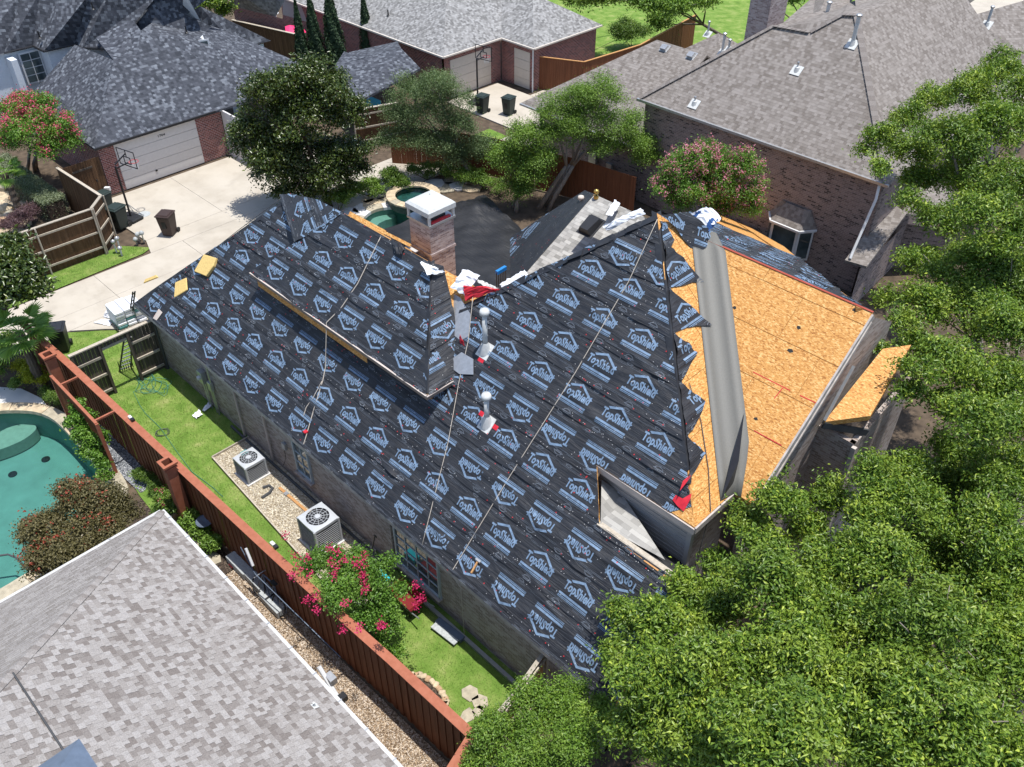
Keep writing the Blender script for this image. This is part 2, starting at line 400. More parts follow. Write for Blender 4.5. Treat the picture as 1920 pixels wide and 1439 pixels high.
    M['teal'] = plain('teal_plastic', (.02, .42, .50), .4)
    M['teal_dark'] = plain('faded_teal_box', (.10, .27, .27), .55)
    M['blue'] = plain('blue_plastic', (.02, .17, .42), .4)
    M['pink'] = plain('pink_fabric', (.75, .03, .14), .6)
    M['hose'] = plain('green_hose', (.06, .20, .14), .5)
    M['ac'] = plain('ac_panel_paint', (.40, .42, .44), .45, var=.06)
    M['ac_dark'] = plain('ac_coil', (.022, .023, .026), .5)
    M['brass'] = plain('brass', (.45, .30, .09), .3, .8)
    M['rust_red'] = plain('red_plastic', (.16, .014, .014), .4)
    M['slate_metal'] = plain('slate_blue_metal', (.12, .155, .21), .45, .2)
    M['block'] = plain('grey_block', (.36, .38, .38), .8, var=.2, scale=14)
    M['bark'] = wood_mat('bark', (.05, .036, .027), (.12, .095, .075), (.21, .18, .15), .9)
    M['bark_pale'] = wood_mat('pale_bark', (.16, .135, .11), (.27, .235, .20), (.38, .34, .30), .9)
    # leaves
    M['lf_oak'] = leaf_mat('leaf_oak', (.026, .055, .009), (.078, .125, .015), (.21, .25, .035), .38, gain=2.05)
    M['lf_holly'] = leaf_mat('leaf_yaupon', (.045, .085, .012), (.085, .15, .018), (.17, .23, .035), .42)
    M['lf_magnolia'] = leaf_mat('leaf_magnolia', (.018, .034, .006), (.046, .072, .012), (.105, .13, .024), .3, .12, .5, 1.25)
    M['lf_live'] = leaf_mat('leaf_live_oak', (.035, .062, .022), (.072, .105, .042), (.13, .165, .075), .5)
    M['lf_bright'] = leaf_mat('leaf_bright', (.045, .085, .014), (.09, .155, .022), (.165, .24, .04), .45)
    M['lf_crape'] = leaf_mat('leaf_crape', (.035, .075, .010), (.07, .145, .018), (.14, .225, .035), .4)
    M['lf_dark'] = leaf_mat('leaf_cypress', (.012, .028, .011), (.028, .055, .021), (.05, .085, .033), .6, .1, gain=1.25)
    M['lf_maple'] = leaf_mat('leaf_red_maple', (.05, .045, .016), (.10, .088, .034), (.17, .145, .065), .5, .2, gain=1.3)
    M['lf_maple_red'] = leaf_mat('leaf_maple_red', (.12, .022, .012), (.18, .035, .02), (.25, .07, .04), .5, .2)
    M['lf_yellow'] = leaf_mat('leaf_yellow', (.20, .22, .015), (.33, .36, .02), (.45, .46, .04), .45, gain=1.1)
    M['lf_silver'] = leaf_mat('leaf_silver', (.11, .14, .08), (.21, .25, .15), (.34, .38, .26), .6, gain=1.1)
    M['lf_shrub'] = leaf_mat('leaf_shrub', (.03, .06, .010), (.065, .115, .018), (.13, .18, .03), .4)
    M['lf_palm'] = leaf_mat('leaf_palm', (.08, .15, .03), (.14, .23, .05), (.22, .31, .08), .4)
    M['lf_purple'] = leaf_mat('leaf_purple_grass', (.06, .03, .04), (.12, .075, .085), (.20, .15, .15), .6)
    M['fl_pink'] = leaf_mat('flower_hot_pink', (.42, .012, .075), (.58, .025, .13), (.70, .07, .24), .6)
    M['fl_rose'] = leaf_mat('flower_rose_pink', (.46, .13, .21), (.60, .22, .31), (.70, .36, .44), .6)
    M['fl_red'] = leaf_mat('flower_coral', (.46, .05, .12), (.60, .09, .18), (.70, .18, .27), .6)
mk_materials()
# ---------------------------------------------------------------- planes, clipping, underlayment
class Plane:
    def __init__(s, O, S, T):
        s.O = Vector(O); s.S = Vector(S).normalized(); s.T = Vector(T).normalized(); s.n = s.S.cross(s.T).normalized()
    def w(s, a, b, h=0.): return s.O + s.S*a + s.T*b + s.n*h
    def st(s, p):
        d = Vector(p)-s.O; return (d.dot(s.S), d.dot(s.T))
    def px(s, x, y):
        d = ray(x, y); t = (s.O-CAM).dot(s.n)/d.dot(s.n); return s.st(CAM+d*t)
def area2(P): return sum(P[i][0]*P[(i+1)%len(P)][1]-P[(i+1)%len(P)][0]*P[i][1] for i in range(len(P)))
def ccw(P): return list(P) if area2(P) > 0 else list(P)[::-1]
def clip(poly, conv):
    out = poly
    n = len(conv)
    for i in range(n):
        ax, ay = conv[i]; bx, by = conv[(i+1) % n]; ex, ey = bx-ax, by-ay
        src = out; out = []
        if not src: return []
        pd_ = [ex*(p[1]-ay)-ey*(p[0]-ax) for p in src]
        for k in range(len(src)):
            p, q = src[k], src[(k+1) % len(src)]; a, b = pd_[k], pd_[(k+1) % len(src)]
            if a >= 0: out.append(p)
            if (a > 0 and b < 0) or (a < 0 and b > 0):
                t = a/(a-b); out.append((p[0]+(q[0]-p[0])*t, p[1]+(q[1]-p[1])*t))
    return out if len(out) > 2 and abs(area2(out)) > 1e-6 else []
def bbox(P): return min(p[0] for p in P), min(p[1] for p in P), max(p[0] for p in P), max(p[1] for p in P)
# logo: roof chevron, lettering, bars (flat print)
def text_tris(body, width, height, bold=.03):
    cu = bpy.data.curves.new('lettering', 'FONT'); cu.body = body; cu.size = 1; cu.offset = bold; cu.resolution_u = 2; cu.fill_mode = 'FRONT'
    ob = bpy.data.objects.new('lettering', cu); COL.objects.link(ob)
    dg = bpy.context.evaluated_depsgraph_get(); dg.update(); ev = ob.evaluated_get(dg); me = ev.to_mesh()
    me.calc_loop_triangles()
    V = [(v.co.x, v.co.y) for v in me.vertices]; T = [tuple(t.vertices) for t in me.loop_triangles]
    ev.to_mesh_clear(); bpy.data.objects.remove(ob); bpy.data.curves.remove(cu)
    x0 = min(v[0] for v in V); x1 = max(v[0] for v in V); y0 = min(v[1] for v in V); y1 = max(v[1] for v in V)
    V = [((v[0]-x0)/(x1-x0)*width-width/2, (v[1]-y0)/(y1-y0)*height) for v in V]
    return [[V[i] for i in t] for t in T]
def quad(a, b, w_):
    dx, dy = b[0]-a[0], b[1]-a[1]; L = math.hypot(dx, dy); nx, ny = -dy/L*w_/2, dx/L*w_/2
    return [(a[0]+nx, a[1]+ny), (a[0]-nx, a[1]-ny), (b[0]-nx, b[1]-ny), (b[0]+nx, b[1]+ny)]
LOGO = []
for t in text_tris('TopShield', .94, .33, .034): LOGO.append([(x, y-.075) for x, y in t])
for x in (): LOGO.append(quad((x-.045, -.064), (x+.055, -.064), .024))      # slab feet of the letters
LOGO.append([(-.36, .305), (-.29, .262), (.015, .385), (.015, .455)]); LOGO.append([(.015, .455), (.015, .385), (.45, .135), (.52, .17)])
LOGO.append(quad((-.50, -.14), (.47, -.14), .06)); LOGO.append(quad((-.50, -.205), (.47, -.205), .022)); LOGO.append(quad((-.50, -.24), (.47, -.24), .014))
BADGE = []
for k in range(8):
    a0, a1 = math.pi*k/8, math.pi*(k+1)/8
    BADGE.append([(.13*math.cos(a0), .07*math.sin(a0)), (.13*math.cos(a1), .07*math.sin(a1)), (.10*math.cos(a1), .048*math.sin(a1)), (.10*math.cos(a0), .048*math.sin(a0))])
BADGE.append(quad((-.16, -.015), (.16, -.015), .022)); BADGE.append(quad((-.10, -.05), (.10, -.05), .018))
DOT = [(math.cos(2*math.pi*k/6), math.sin(2*math.pi*k/6)) for k in range(6)]
def folds(seed, s0, s1, t0, t1, n):
    rr = random.Random(seed); F = []
    for _ in range(n):
        F.append((rr.uniform(s0, s1), rr.uniform(t0, t1), rr.gauss(.10, .22), rr.uniform(.5, 1.9), rr.uniform(.06, .12), rr.uniform(.012, .035)))
    return F
def underlay(pl, pieces, rows, parent, seed=1, pitch=1.385, cell=(.12, .07), amp=1., logo=True, name='underlayment_course', lift=.016, nails=1.):
    """rows: list of (t0, t1, logo_t or None, upright, s_offset).  Each course is one strip, lapped over the one below it."""
    rr = random.Random(seed); pieces = [ccw(p) for p in pieces]
    bb = [bbox(p) for p in pieces]; S0 = min(b[0] for b in bb); S1 = max(b[2] for b in bb)
    for ci, (t0, t1, lt, up, off) in enumerate(rows):
        F = folds(seed*31+ci, S0, S1, t0, t1, int((S1-S0)*1.6*amp)+1)
        ruf = [(rr.uniform(S0, S1), rr.uniform(.15, .5), rr.uniform(.01, .045)) for _ in range(int((S1-S0)*.45)+1)]
        ph = rr.uniform(0, 9)
        def hgt(s, t):
            fr = (t-t0)/(t1-t0)
            h = lift + .028*(1-max(0, fr)) + .005*amp*(math.sin(s*2.1+t*3+ph)+math.sin(s*.9-t*2.2+2*ph))
            for fs, ft, fa, fl, fw, fh in F:
                a = (s-fs)
                if abs(a) < fl:
                    d = (t-ft-a*fa)/fw
                    if abs(d) < 3: h += amp*fh*math.exp(-d*d)*(1-(a/fl)**2)
            if fr < .3:
                for rs, rl, rh in ruf:
                    d = (s-rs)/rl
                    if abs(d) < 2: h += rh*math.exp(-2*d*d)*(1-fr/.3)**2
            return h
        wob = lambda s: .012*math.sin(s*3.1+ph)+.02*math.sin(s*.8+2*ph)
        mb = MB(); idx = {}; pr = {'print': MB(), 'print_dim': MB(), 'nail_white': MB(), 'nail_red': MB()}
        any_ = False
        for P, B in zip(pieces, bb):
            if t1 < B[1] or t0 > B[3]: continue
            ni = int((B[2]-B[0])/cell[0])+1; nj = max(1, int(round((t1-t0+.05)/cell[1])))
            for i in range(ni):
                for j in range(nj):
                    a, b = B[0]+(B[2]-B[0])*i/ni, B[0]+(B[2]-B[0])*(i+1)/ni
                    c, d = t0+(t1-t0+.05)*j/nj, t0+(t1-t0+.05)*(j+1)/nj
                    q = clip([(a, c), (b, c), (b, d), (a, d)], P)
                    if not q: continue
                    any_ = True; ids = []
                    for s_, t_ in q:
                        k = (round(s_, 3), round(t_, 3))
                        if k not in idx:
                            tt = t_+(wob(s_) if j == 0 and abs(t_-t0) < .001 and t0 > .05 else 0)
                            idx[k] = len(mb.v); mb.v.append(tuple(pl.w(s_, tt, hgt(s_, t_))))
                        ids.append(idx[k])
                    if len(set(ids)) > 2:
                        mb.f.append(tuple(ids)); mb.uv.append([p for p in q]); mb.mi.append(0)
        if not any_: continue
        o = mb.build(name, M['under'], parent, smooth=True)
        def stamp(key, polys, so, to, rot, sc=1., lim=.12):
            c = -1. if rot else 1.
            for q in polys:
                q2 = [(so+c*x*sc, to+c*y*sc) for x, y in q]
                x0, y0, x1, y1 = bbox(q2)
                parts = [q2]
                if x1-x0 > .25 and len(q2) == 4:
                    k = int((x1-x0)/.14)+1; parts = []
                    for m_ in range(k):
                        A, Bx = x0+(x1-x0)*m_/k, x0+(x1-x0)*(m_+1)/k
                        z = clip(ccw(q2), [(A, y0-1), (Bx, y0-1), (Bx, y1+1), (A, y1+1)])
                        if z: parts.append(z)
                for z in parts:
                    for P, B in zip(pieces, bb):
                        if x1 < B[0] or x0 > B[2] or y1 < B[1] or y0 > B[3]: continue
                        zz = clip(ccw(z), P)
                        if zz: pr[key].poly([pl.w(a, b, hgt(a, b)+.011) for a, b in zz])
        s = S0 + (off % pitch) - pitch
        if lt is not None and logo:
            while s < S1+pitch:
                stamp('print', LOGO, s, lt, not up); s += pitch
        # seam prints near both edges of the course
        s = S0-.2 + off*.5
        while s < S1+.5:
            stamp('print_dim', BADGE, s, t0+.085, not up); stamp('print_dim', BADGE, s+.45, t1-.06, up, .7); s += 1.05
        for dt, wl in ((.17, .012), (.20, .008), (t1-t0-.13, .009), (t1-t0-.10, .006)):
            s = S0
            while s < S1:
                L = rr.uniform(.5, 1.4); stamp('print_dim', [quad((s, t0+dt), (min(s+L, S1), t0+dt), wl)], 0, 0, False); s += L+rr.uniform(.04, .5)
        nn = int((S1-S0)*(t1-t0)*10*nails)
        for _ in range(nn):
            s_, t_ = rr.uniform(S0, S1), rr.uniform(t0, t1)
            if rr.random() < .55: t_ = t0+rr.choice((.05, .06, .30, t1-t0-.04))+rr.gauss(0, .012)
            key = 'nail_red' if rr.random() < .22 else 'nail_white'
            rad = .018 if key == 'nail_red' else .011
            stamp(key, [[(x*rad, y*rad) for x, y in DOT]], s_, t_, False)
        for key, nm in (('print', 'printed_logo_row'), ('print_dim', 'printed_seam_marks'), ('nail_white', 'white_nail_caps'), ('nail_red', 'red_nail_caps')):
            if pr[key].f:
                po = pr[key].build(nm, M[key], o); tag(po, kind='stuff')
def panels(pl, poly, parent, w_=2.44, h_=1.22, gap=.010, th=.014, s0=0., t0=0., name='osb_panel', mat='osb', jit=.45, lift=0., stag=.5):
    """sheathing boards: each its own object, clipped to the convex roof outline"""
    poly = ccw(poly); B = bbox(poly); j = math.floor((B[1]-t0)/h_)
    rr = random.Random(int(abs(s0*100+t0*10))+3)
    while t0+j*h_ < B[3]:
        i = math.floor((B[0]-s0)/w_)-1
        while s0+i*w_ < B[2]:
            a = s0+i*w_+(w_*stag if j % 2 else 0); c = t0+j*h_
            q = clip([(a+gap/2, c+gap/2), (a+w_-gap/2, c+gap/2), (a+w_-gap/2, c+h_-gap/2), (a+gap/2, c+h_-gap/2)], poly)
            if q and abs(area2(q)) > .02:
                mb = MB(); hh = lift+th+rr.uniform(-.002, .002)
                T = [pl.w(x, y, hh) for x, y in q]; Bt = [pl.w(x, y, lift-.002) for x, y in q]
                uo = rr.uniform(0, 50)
                mb.poly(T, [(x+uo, y+uo) for x, y in q])
                for k in range(len(q)):
                    k2 = (k+1) % len(q); mb.poly([T[k], Bt[k], Bt[k2], T[k2]], [(0, 0), (0, .01), (.1, .01), (.1, 0)])
                mb.build(name, M[mat], parent)
            i += 1
        j += 1
def ropes(name, label, pts, rad=.014, mat='rope', cat='rope', sag=.0, seg=6):
    P = [Vector(p) for p in pts]; out = []
    for i in range(len(P)-1):
        for k in range(seg):
            t = k/seg; out.append(P[i].lerp(P[i+1], t)-Vector((0, 0, sag*4*t*(1-t))))
    out.append(P[-1])
    o = MB().tube(out, rad, 6).build(name, M[mat], None, smooth=True); return tag(o, label, cat)
# ---------------------------------------------------------------- ground and paving (setting)
def sheet(name, pts, mat, z=0., th=None):
    mb = MB(); P = [Vector((p[0], p[1], z)) for p in pts]
    if area2([(p.x, p.y) for p in P]) < 0: P = P[::-1]
    if th: mb.prism(P, th)
    else: mb.face_auto(P)
    o = mb.build(name, M[mat]); return tag(o, kind='structure')
sheet('ground', [(-400, -300), (400, -300), (400, 500), (-400, 500)], 'soil', -.06)
def densify(pts, n=6):
    out = []
    for i in range(len(pts)):
        a = Vector(pts[i]).to_2d() if len(pts[i]) > 2 else Vector(pts[i]); b = Vector(pts[(i+1) % len(pts)]).to_2d() if len(pts[i]) > 2 else Vector(pts[(i+1) % len(pts)])
        out += [a.lerp(b, k/n) for k in range(n)]
    return [(p.x, p.y) for p in out]
def xy(*pxs): return [tuple(pp(x, y).xy) for x, y in pxs]
yard = [(-35.4, 6.2), (-35.4, 8.2), (-34.5, 9.3), (-33.6, 10.3), (-8.2, 10.3), (-8.2, 7.3), (-20, 6.8), (-30, 6.5)]
sheet('side_lawn', yard, 'lawn', -.012)
verge = [(-40.7, 4), (-40.7, 13.2), (-39.5, 14.2), (-39.25, 13.6), (-39.0, 4)]
sheet('verge_lawn', verge, 'lawn', -.008)
sheet('back_lawn', [(-38, 33), (-30, 33), (-30, 36), (-38, 36)], 'lawn', -.02)
sheet('far_lawn', [(-62, 49.5), (-33.5, 49.5), (-33.5, 80), (-62, 80)], 'lawn', -.03)
sheet('front_yard', [(-6, 8), (14, 8), (14, 34), (-6, 34)], 'mulch', -.02)
sheet('neighbour_lawn', xy((480, 125), (600, 155), (640, 195), (520, 200)), 'lawn', -.02)
def grass(name, poly, n, h=.045, mat='blade', wd=.007):
    P = np.array(poly); x0, y0 = P.min(0); x1, y1 = P.max(0)
    pts = RNG.uniform((x0, y0), (x1, y1), (n*2, 2)); ins = np.zeros(len(pts), bool); j = len(P)-1
    for i in range(len(P)):
        a, b = P[i], P[j]; c = ((a[1] > pts[:, 1]) != (b[1] > pts[:, 1])) & (pts[:, 0] < (b[0]-a[0])*(pts[:, 1]-a[1])/(b[1]-a[1]+1e-12)+a[0]); ins ^= c; j = i
    pts = pts[ins][:n]; n = len(pts); ang = RNG.uniform(0, 6.283, n); hh = h*RNG.uniform(.5, 1.3, n); ln = RNG.uniform(-.6, .6, (n, 2))*hh[:, None]
    dx = np.stack([np.cos(ang), np.sin(ang)], 1)*wd
    V = np.zeros((n, 3, 3)); V[:, 0, :2] = pts-dx; V[:, 1, :2] = pts+dx; V[:, 2, :2] = pts+ln; V[:, 2, 2] = hh; V[:, :2, 2] = -.015
    return tag(fastmesh(name, V.reshape(-1, 3), np.arange(3*n).reshape(-1, 3), M[mat]), kind='stuff')
def fastmesh(name, V, F, mat, parent=None, smooth=False):
    me = bpy.data.meshes.new(name); nv = len(V); nf, k = F.shape
    me.vertices.add(nv); me.vertices.foreach_set('co', np.ascontiguousarray(V, dtype=np.float32).ravel())
    me.loops.add(nf*k); me.loops.foreach_set('vertex_index', np.ascontiguousarray(F, dtype=np.int32).ravel())
    me.polygons.add(nf); me.polygons.foreach_set('loop_start', np.arange(0, nf*k, k, dtype=np.int32)); me.polygons.foreach_set('loop_total', np.full(nf, k, dtype=np.int32))
    mats = mat if isinstance(mat, (list, tuple)) else [mat]
    for m_ in mats: me.materials.append(m_)
    if smooth: me.polygons.foreach_set('use_smooth', np.ones(nf, bool))
    me.update(calc_edges=True); me.validate()
    o = bpy.data.objects.new(name, me); return link(o, parent)
tag(grass('lawn_grass', yard, 60000), 'short bright green mown grass in the side yard', 'grass')
tag(grass('verge_grass', verge, 14000), 'narrow strip of mown grass along the brown fence', 'grass')
# alley and driveway: concrete slabs with open joints
def slabs(name, rows):
    e = bpy.data.objects.new(name, None); COL.objects.link(e); tag(e, kind='structure')
    for pts in rows:
        mb = MB(); P = [Vector((x, y, .03)) for x, y in ccw(pts)]; mb.prism(P, .08); mb.build('concrete_slab', M['concrete'], e)
    return e
al = []
for k in range(-2, 7): al.append([(-38.95, 4.6*k+1.8), (-36.65, 4.6*k+1.8), (-36.65, 4.6*k+6.385), (-38.95, 4.6*k+6.385)]); al.append([(-36.64, 4.6*k+1.8), (-35.42, 4.6*k+1.8), (-35.42, 4.6*k+6.385), (-36.64, 4.6*k+6.385)])
slabs('alley', al)
dr = [[(-40.24, 14.3), (-38.965, 13.9), (-38.965, 19.2), (-40.24, 19.2)], [(-40.24, 19.215), (-38.965, 19.215), (-38.965, 27), (-40.24, 27)],
      [(-45.8, 14.0), (-40.255, 14.3), (-40.255, 18.6), (-45.8, 18.6)], [(-45.8, 18.615), (-40.255, 18.615), (-40.255, 27), (-45.8, 27)]]
slabs('driveway', dr)
slabs('far_driveway', [[(-43, 36.9), (-36.3, 36.9), (-36.3, 41.6), (-43, 41.6)], [(-39.9, 41.62), (-33, 41.62), (-33, 49), (-39.9, 49)], [(-36.28, 33.5), (-30, 33.5), (-30, 41.6), (-36.28, 41.6)]])
slabs('far_street', [[(-33, 62), (-14, 62), (-14, 90), (-33, 90)]])
# joints in the asphalt-free alley side strip where bundles stand
sheet('bundle_apron', [(-35.41, 8.3), (-34.5, 9.4), (-33.6, 10.35), (-31.3, 10.4), (-31.3, 20), (-35.41, 20)], 'concrete', .026, .07)

# ---------------------------------------------------------------- the house being re-roofed
mS = .95; ML = math.sqrt(1+mS*mS)
house = thing('house', 'large brick house with black printed roofing underlayment and bare wooden roof decking', 'house', (-18.5, 15, 0))
PM = Plane((0, 9.87, 2.75), (1, 0, 0), (0, 1, mS))
zM = lambda v: 2.75+mS*(v-9.87)
VM = lambda u, v: (u, (v-9.87)*ML)
peak = (-12.55, 18.2); fco = (-7.02, 13.35); hlo = (-16.8, 14.57); apx = (-26.4, 14.57)
piecesM = [[(-31.1, 9.87), (-16.8, 9.87), hlo, apx],
           [(-16.8, 9.87), (-10.16, 9.87), (-10.16, 16.1), peak, hlo],
           [(-10.16, 13.35), (-7.75, 13.35), (-7.35, 13.64), (-10.16, 16.1)],
           [(-10.16, 9.87), (-6.4, 9.87), (-6.4, 12.44), (-9.19, 12.42), (-10.16, 12.42)],
           [(-10.16, 12.42), (-9.19, 12.42), (-10.16, 13.35)]]
# solid body under the roof planes (decking and framing)
body = MB()
def W3(u, v, z): return Vector((u, v, z))
deckM = [W3(-31.1, 9.87, 2.75), W3(-6.4, 9.87, 2.75), W3(-6.4, 12.44, zM(12.44)), W3(-9.19, 12.42, zM(12.42)), W3(-10.16, 13.35, zM(13.35)), W3(*fco, zM(13.35)), W3(*peak, zM(18.2)), W3(*hlo, zM(14.57)), W3(*apx, zM(14.57))]
slab(body, deckM, .12)
slab(body, [W3(-31.1, 9.87, 2.75), W3(*apx, zM(14.57)), W3(-31.1, 19.3, 2.75)], .12)                   # alley hip
slab(body, [W3(*apx, zM(14.57)), W3(-16.8, 14.57, zM(14.57)), W3(-16.8, 19.3, 2.75), W3(-31.1, 19.3, 2.75)], .12)   # rear slope
bs = MB(); slab(bs, [W3(*peak, zM(18.2)), W3(-17.2, 18.2, 6.6), W3(*hlo, zM(14.57))], .12); slab(bs, [W3(*peak, zM(18.2)), W3(-14, 21.5, 8.0), W3(-17.2, 18.2, 6.6)], .12); bs.build('film_covered_slope', M['under'], house)
body.build('roof_deck', M['osb'], house)
# brick walls
wl = MB(); _q = pq(1637, 587, 0, .9, 6.07-.9*15.02); vrw, zrw = _q.y, _q.z-.15
def wall(mb, a, b, z0, z1, th=.2, mi=0):
    a = Vector((*a, z0)); b = Vector((*b, z0)); d = (b-a); L = d.length; d.normalize(); nrm = Vector((d.y, -d.x, 0))
    mb.box((a+b)/2+Vector((0, 0, (z1-z0)/2))-nrm*th/2, (L, th, z1-z0), (d, -nrm, Vector((0, 0, 1))), mi)
wall(wl, (-30.85, 10.12), (-6.65, 10.12), -.05, 2.72); wall(wl, (-6.65, 10.13), (-6.65, 13.5), -.05, 2.9)
wall(wl, (-30.85, 19.0), (-30.85, 10.33), -.05, 2.7); wall(wl, (-7.25, 13.75), (-7.25, 15.3), -.05, 5.95)
wall(wl, (-6.6, 15.32), (-6.6, 21.4), -.05, 6.0); 
wl.poly([W3(-6.6, 15.2, 6.0), W3(-6.6, 21.4, 6.0), W3(-6.6, 21.4, zrw-1.3), W3(-6.6, vrw, zrw)], autouv([W3(-6.6, 15.2, 6.0), W3(-6.6, 21.4, 6.0), W3(-6.6, 21.4, zrw-1.3), W3(-6.6, vrw, zrw)]))
wl.poly([W3(-6.65, 10.2, 2.75), W3(-6.65, 15, 2.75), W3(-6.65, 12.45, 5.1)], autouv([W3(-6.65, 10.2, 2.75), W3(-6.65, 15, 2.75), W3(-6.65, 12.45, 5.1)]))
wl.build('brick_wall', M['brick_main'], house)
# siding under the upper eave: each lap board a part
for k in range(12):
    z = 4.3+k*.14; MB().box((-8.75, 13.585-.004*(k % 2), z+.07), (2.95, .03, .134), (Vector((1, 0, 0)), Vector((0, 1, .09)).normalized(), Vector((0, -.09, 1)).normalized())).build('siding_board', M['siding'], house)
MB().box((-7.22, 13.6, 5.0), (.14, .14, 1.9)).build('corner_board', M['siding'], house)
# fascia and gutters
fa = MB(); fa.bar((-31.15, 9.86, 2.68), (-6.35, 9.86, 2.68), .035, .15); fa.build('eave_fascia', M['trim_grey'], house)
fe = MB(); fe.bar((-31.14, 9.88, 2.68), (-31.14, 19.3, 2.68), .035, .15); fe.build('hip_fascia', M['trim_grey'], house)
f2 = MB(); f2.bar((-10.2, 13.33, zM(13.33)-.10), (-6.99, 13.33, zM(13.33)-.10), .05, .2); f2.build('upper_fascia', M['trim'], house)
f3 = MB(); f3.bar((-6.98, 13.33, 5.98), (-6.98, 15.3, 5.98), .05, .2); f3.build('side_fascia', M['trim_grey'], house)
MB().bar((-6.6, 9.9, 2.66), (-6.33, 12.44, zM(12.44)-.1), .06, .2).build('rake_board', M['trim_grey'], house)
# lower wing: black back slope, part felt, part painted eave shadow; shingle cricket, felt patches
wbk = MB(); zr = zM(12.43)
slab(wbk, [W3(-9.2, 12.46, zr-.02), W3(-6.4, 12.48, zr-.02), W3(-6.4, 13.57, zr-.9), W3(-10.25, 13.57, zr-.9), W3(-10.1, 13.3, zr-.4)], .1); wbk.build('felt_shade_back_slope', plain('torn_felt_and_shade', (.03, .03, .032), .8, var=.5, scale=5, bump=.5), house)
cr = MB(); ck = [pp(1128, 900, zr+.35), pp(1126, 985, zr+.02), pp(1160, 1003, zr+.02), pp(1247, 1050, zr+.0), pp(1205, 985, zr-.12), pp(1165, 925, zr+.05)]; cr.face_auto(ck); cr.build('weathered_cricket', M['sh_old'], house)
for k, (x, y, r_) in enumerate([(1172, 996, .20), (1185, 1008, .12), (1191, 985, .09), (1200, 1013, .1), (1160, 950, .06)]):
    pl_ = Plane((0, 12.46, zr-.02), (1, 0, 0), (0, 1, -.44)); a, b = pl_.px(x, y); mb = MB()
    mb.poly([pl_.w(a+r_*random.uniform(.6, 1.3)*math.cos(t*.7), b+r_*random.uniform(.6, 1.3)*math.sin(t*.7), .012) for t in range(9)]); mb.build('torn_felt_patch', M['rubber'], house)
MB().bar((-9.25, 12.43, zr+.01), (-6.4, 12.45, zr+.01), .16, .03).build('ridge_board', M['pale_wood'], house)
for k in range(4): MB().bar((-8.9+.62*k, 12.36-.02*k, zr-.05), (-8.45+.62*k+.1*(k % 2), 12.36-.02*k, zr-.05), .05, .06).build('split_lath', M['lumber'], house)
# underlayment courses on the main slope   (logo row positions surveyed)
rowsv = [(9.80, 10.70, 10.35, False, 1.19), (10.70, 11.49, 11.05, True, .20), (11.49, 12.29, 11.93, False, .98), (12.29, 13.06, 12.65, True, .10), (13.06, 13.84, 13.48, False, .01),
         (13.84, 14.58, 14.20, True, 1.3), (14.58, 15.37, 14.97, True, .08), (15.37, 16.14, 15.76, True, .75), (16.14, 16.93, 16.53, True, 1.0), (16.93, 17.65, 17.25, False, .3), (17.65, 18.3, None, False, 0)]
rowsM = [((a-9.87)*ML, (b-9.87)*ML, (c-9.87)*ML if c else None, up, off+.05) for a, b, c, up, off in rowsv]
underlay(PM, [[VM(*p) for p in P] for P in piecesM], rowsM, house, 5)
# raised upper roof (dormer block)
PB = Plane((0, 9.87, 3.75), (1, 0, 0), (0, 1, mS)); zB = lambda v: 3.75+mS*(v-9.87)
bl, br, b0, b1 = -25.1, -15.63, 12.13, 14.6; dB = b1-b0
blk = MB()
slab(blk, [W3(bl, b0, zB(b0)), W3(br, b0, zB(b0)), W3(br-dB, b1, zB(b1)), W3(bl+dB, b1, zB(b1))], .09)
slab(blk, [W3(br, b0, zB(b0)), W3(br, b1+dB, zB(b0)), W3(br-dB, b1, zB(b1))], .09)
slab(blk, [W3(bl, b0, zB(b0)), W3(bl+dB, b1, zB(b1)), W3(bl, b1+dB, zB(b0))], .09)
slab(blk, [W3(bl+dB, b1, zB(b1)), W3(br-dB, b1, zB(b1)), W3(br, b1+dB, zB(b0)), W3(bl, b1+dB, zB(b0))], .09)
blk.build('upper_roof_deck', M['osb'], house)
dw = MB(); wall(dw, (bl+.55, b0+.38), (br-.3, b0+.38), 4.6, 5.85, .1); wall(dw, (br-.3, b0+.4), (br-.3, 13.6), 4.8, 5.85, .1); dw.build('dormer_wall', M['osb'], house)
g1 = MB(); g1.bar((bl, b0-.04, zB(b0)-.06), (br+.04, b0-.04, zB(b0)-.06), .05, .13); g1.build('dormer_gutter', M['fascia_brown'], house)
MB().bar((bl+.02, b0-.05, zB(b0)+.012), (br+.05, b0-.05, zB(b0)+.012), .07, .02).build('drip_edge', M['trim'], house); MB().bar((br+.05, b0-.08, zB(b0)+.012), (br+.05, 13.2, zB(b0)+.012), .07, .02).build('drip_edge', M['trim'], house)
MB().box(((bl+br)/2-1.3, b0+.01, zB(b0)-.30), (6.2, .02, .26)).build('sheathing_strip', M['osb'], house)
g2 = MB(); g2.bar((br+.035, b0-.065, zB(b0)-.06), (br+.035, 13.2, zB(b0)-.06), .05, .13); g2.build('dormer_end_gutter', M['fascia_brown'], house)
rowsB = [((a-9.87)*ML, (b-9.87)*ML, (c-9.87)*ML, up, off) for a, b, c, up, off in
         [(12.08, 12.94, 12.60, False, .25), (12.94, 13.72, 13.28, True, .55), (13.72, 14.62, 14.15, False, .95)]]
tB = lambda u, v: (u, (v-9.87)*ML)
underlay(PB, [[tB(bl, b0-.04), tB(br, b0-.04), tB(br-dB, b1), tB(bl+dB, b1)]], [(a, b, c, up, off-.48) for a, b, c, up, off in rowsB], house, 9)
PBR = Plane((br+.02, 0, zB(b0)), (0, 1, 0), (-1, 0, mS))
hyp = dB*ML
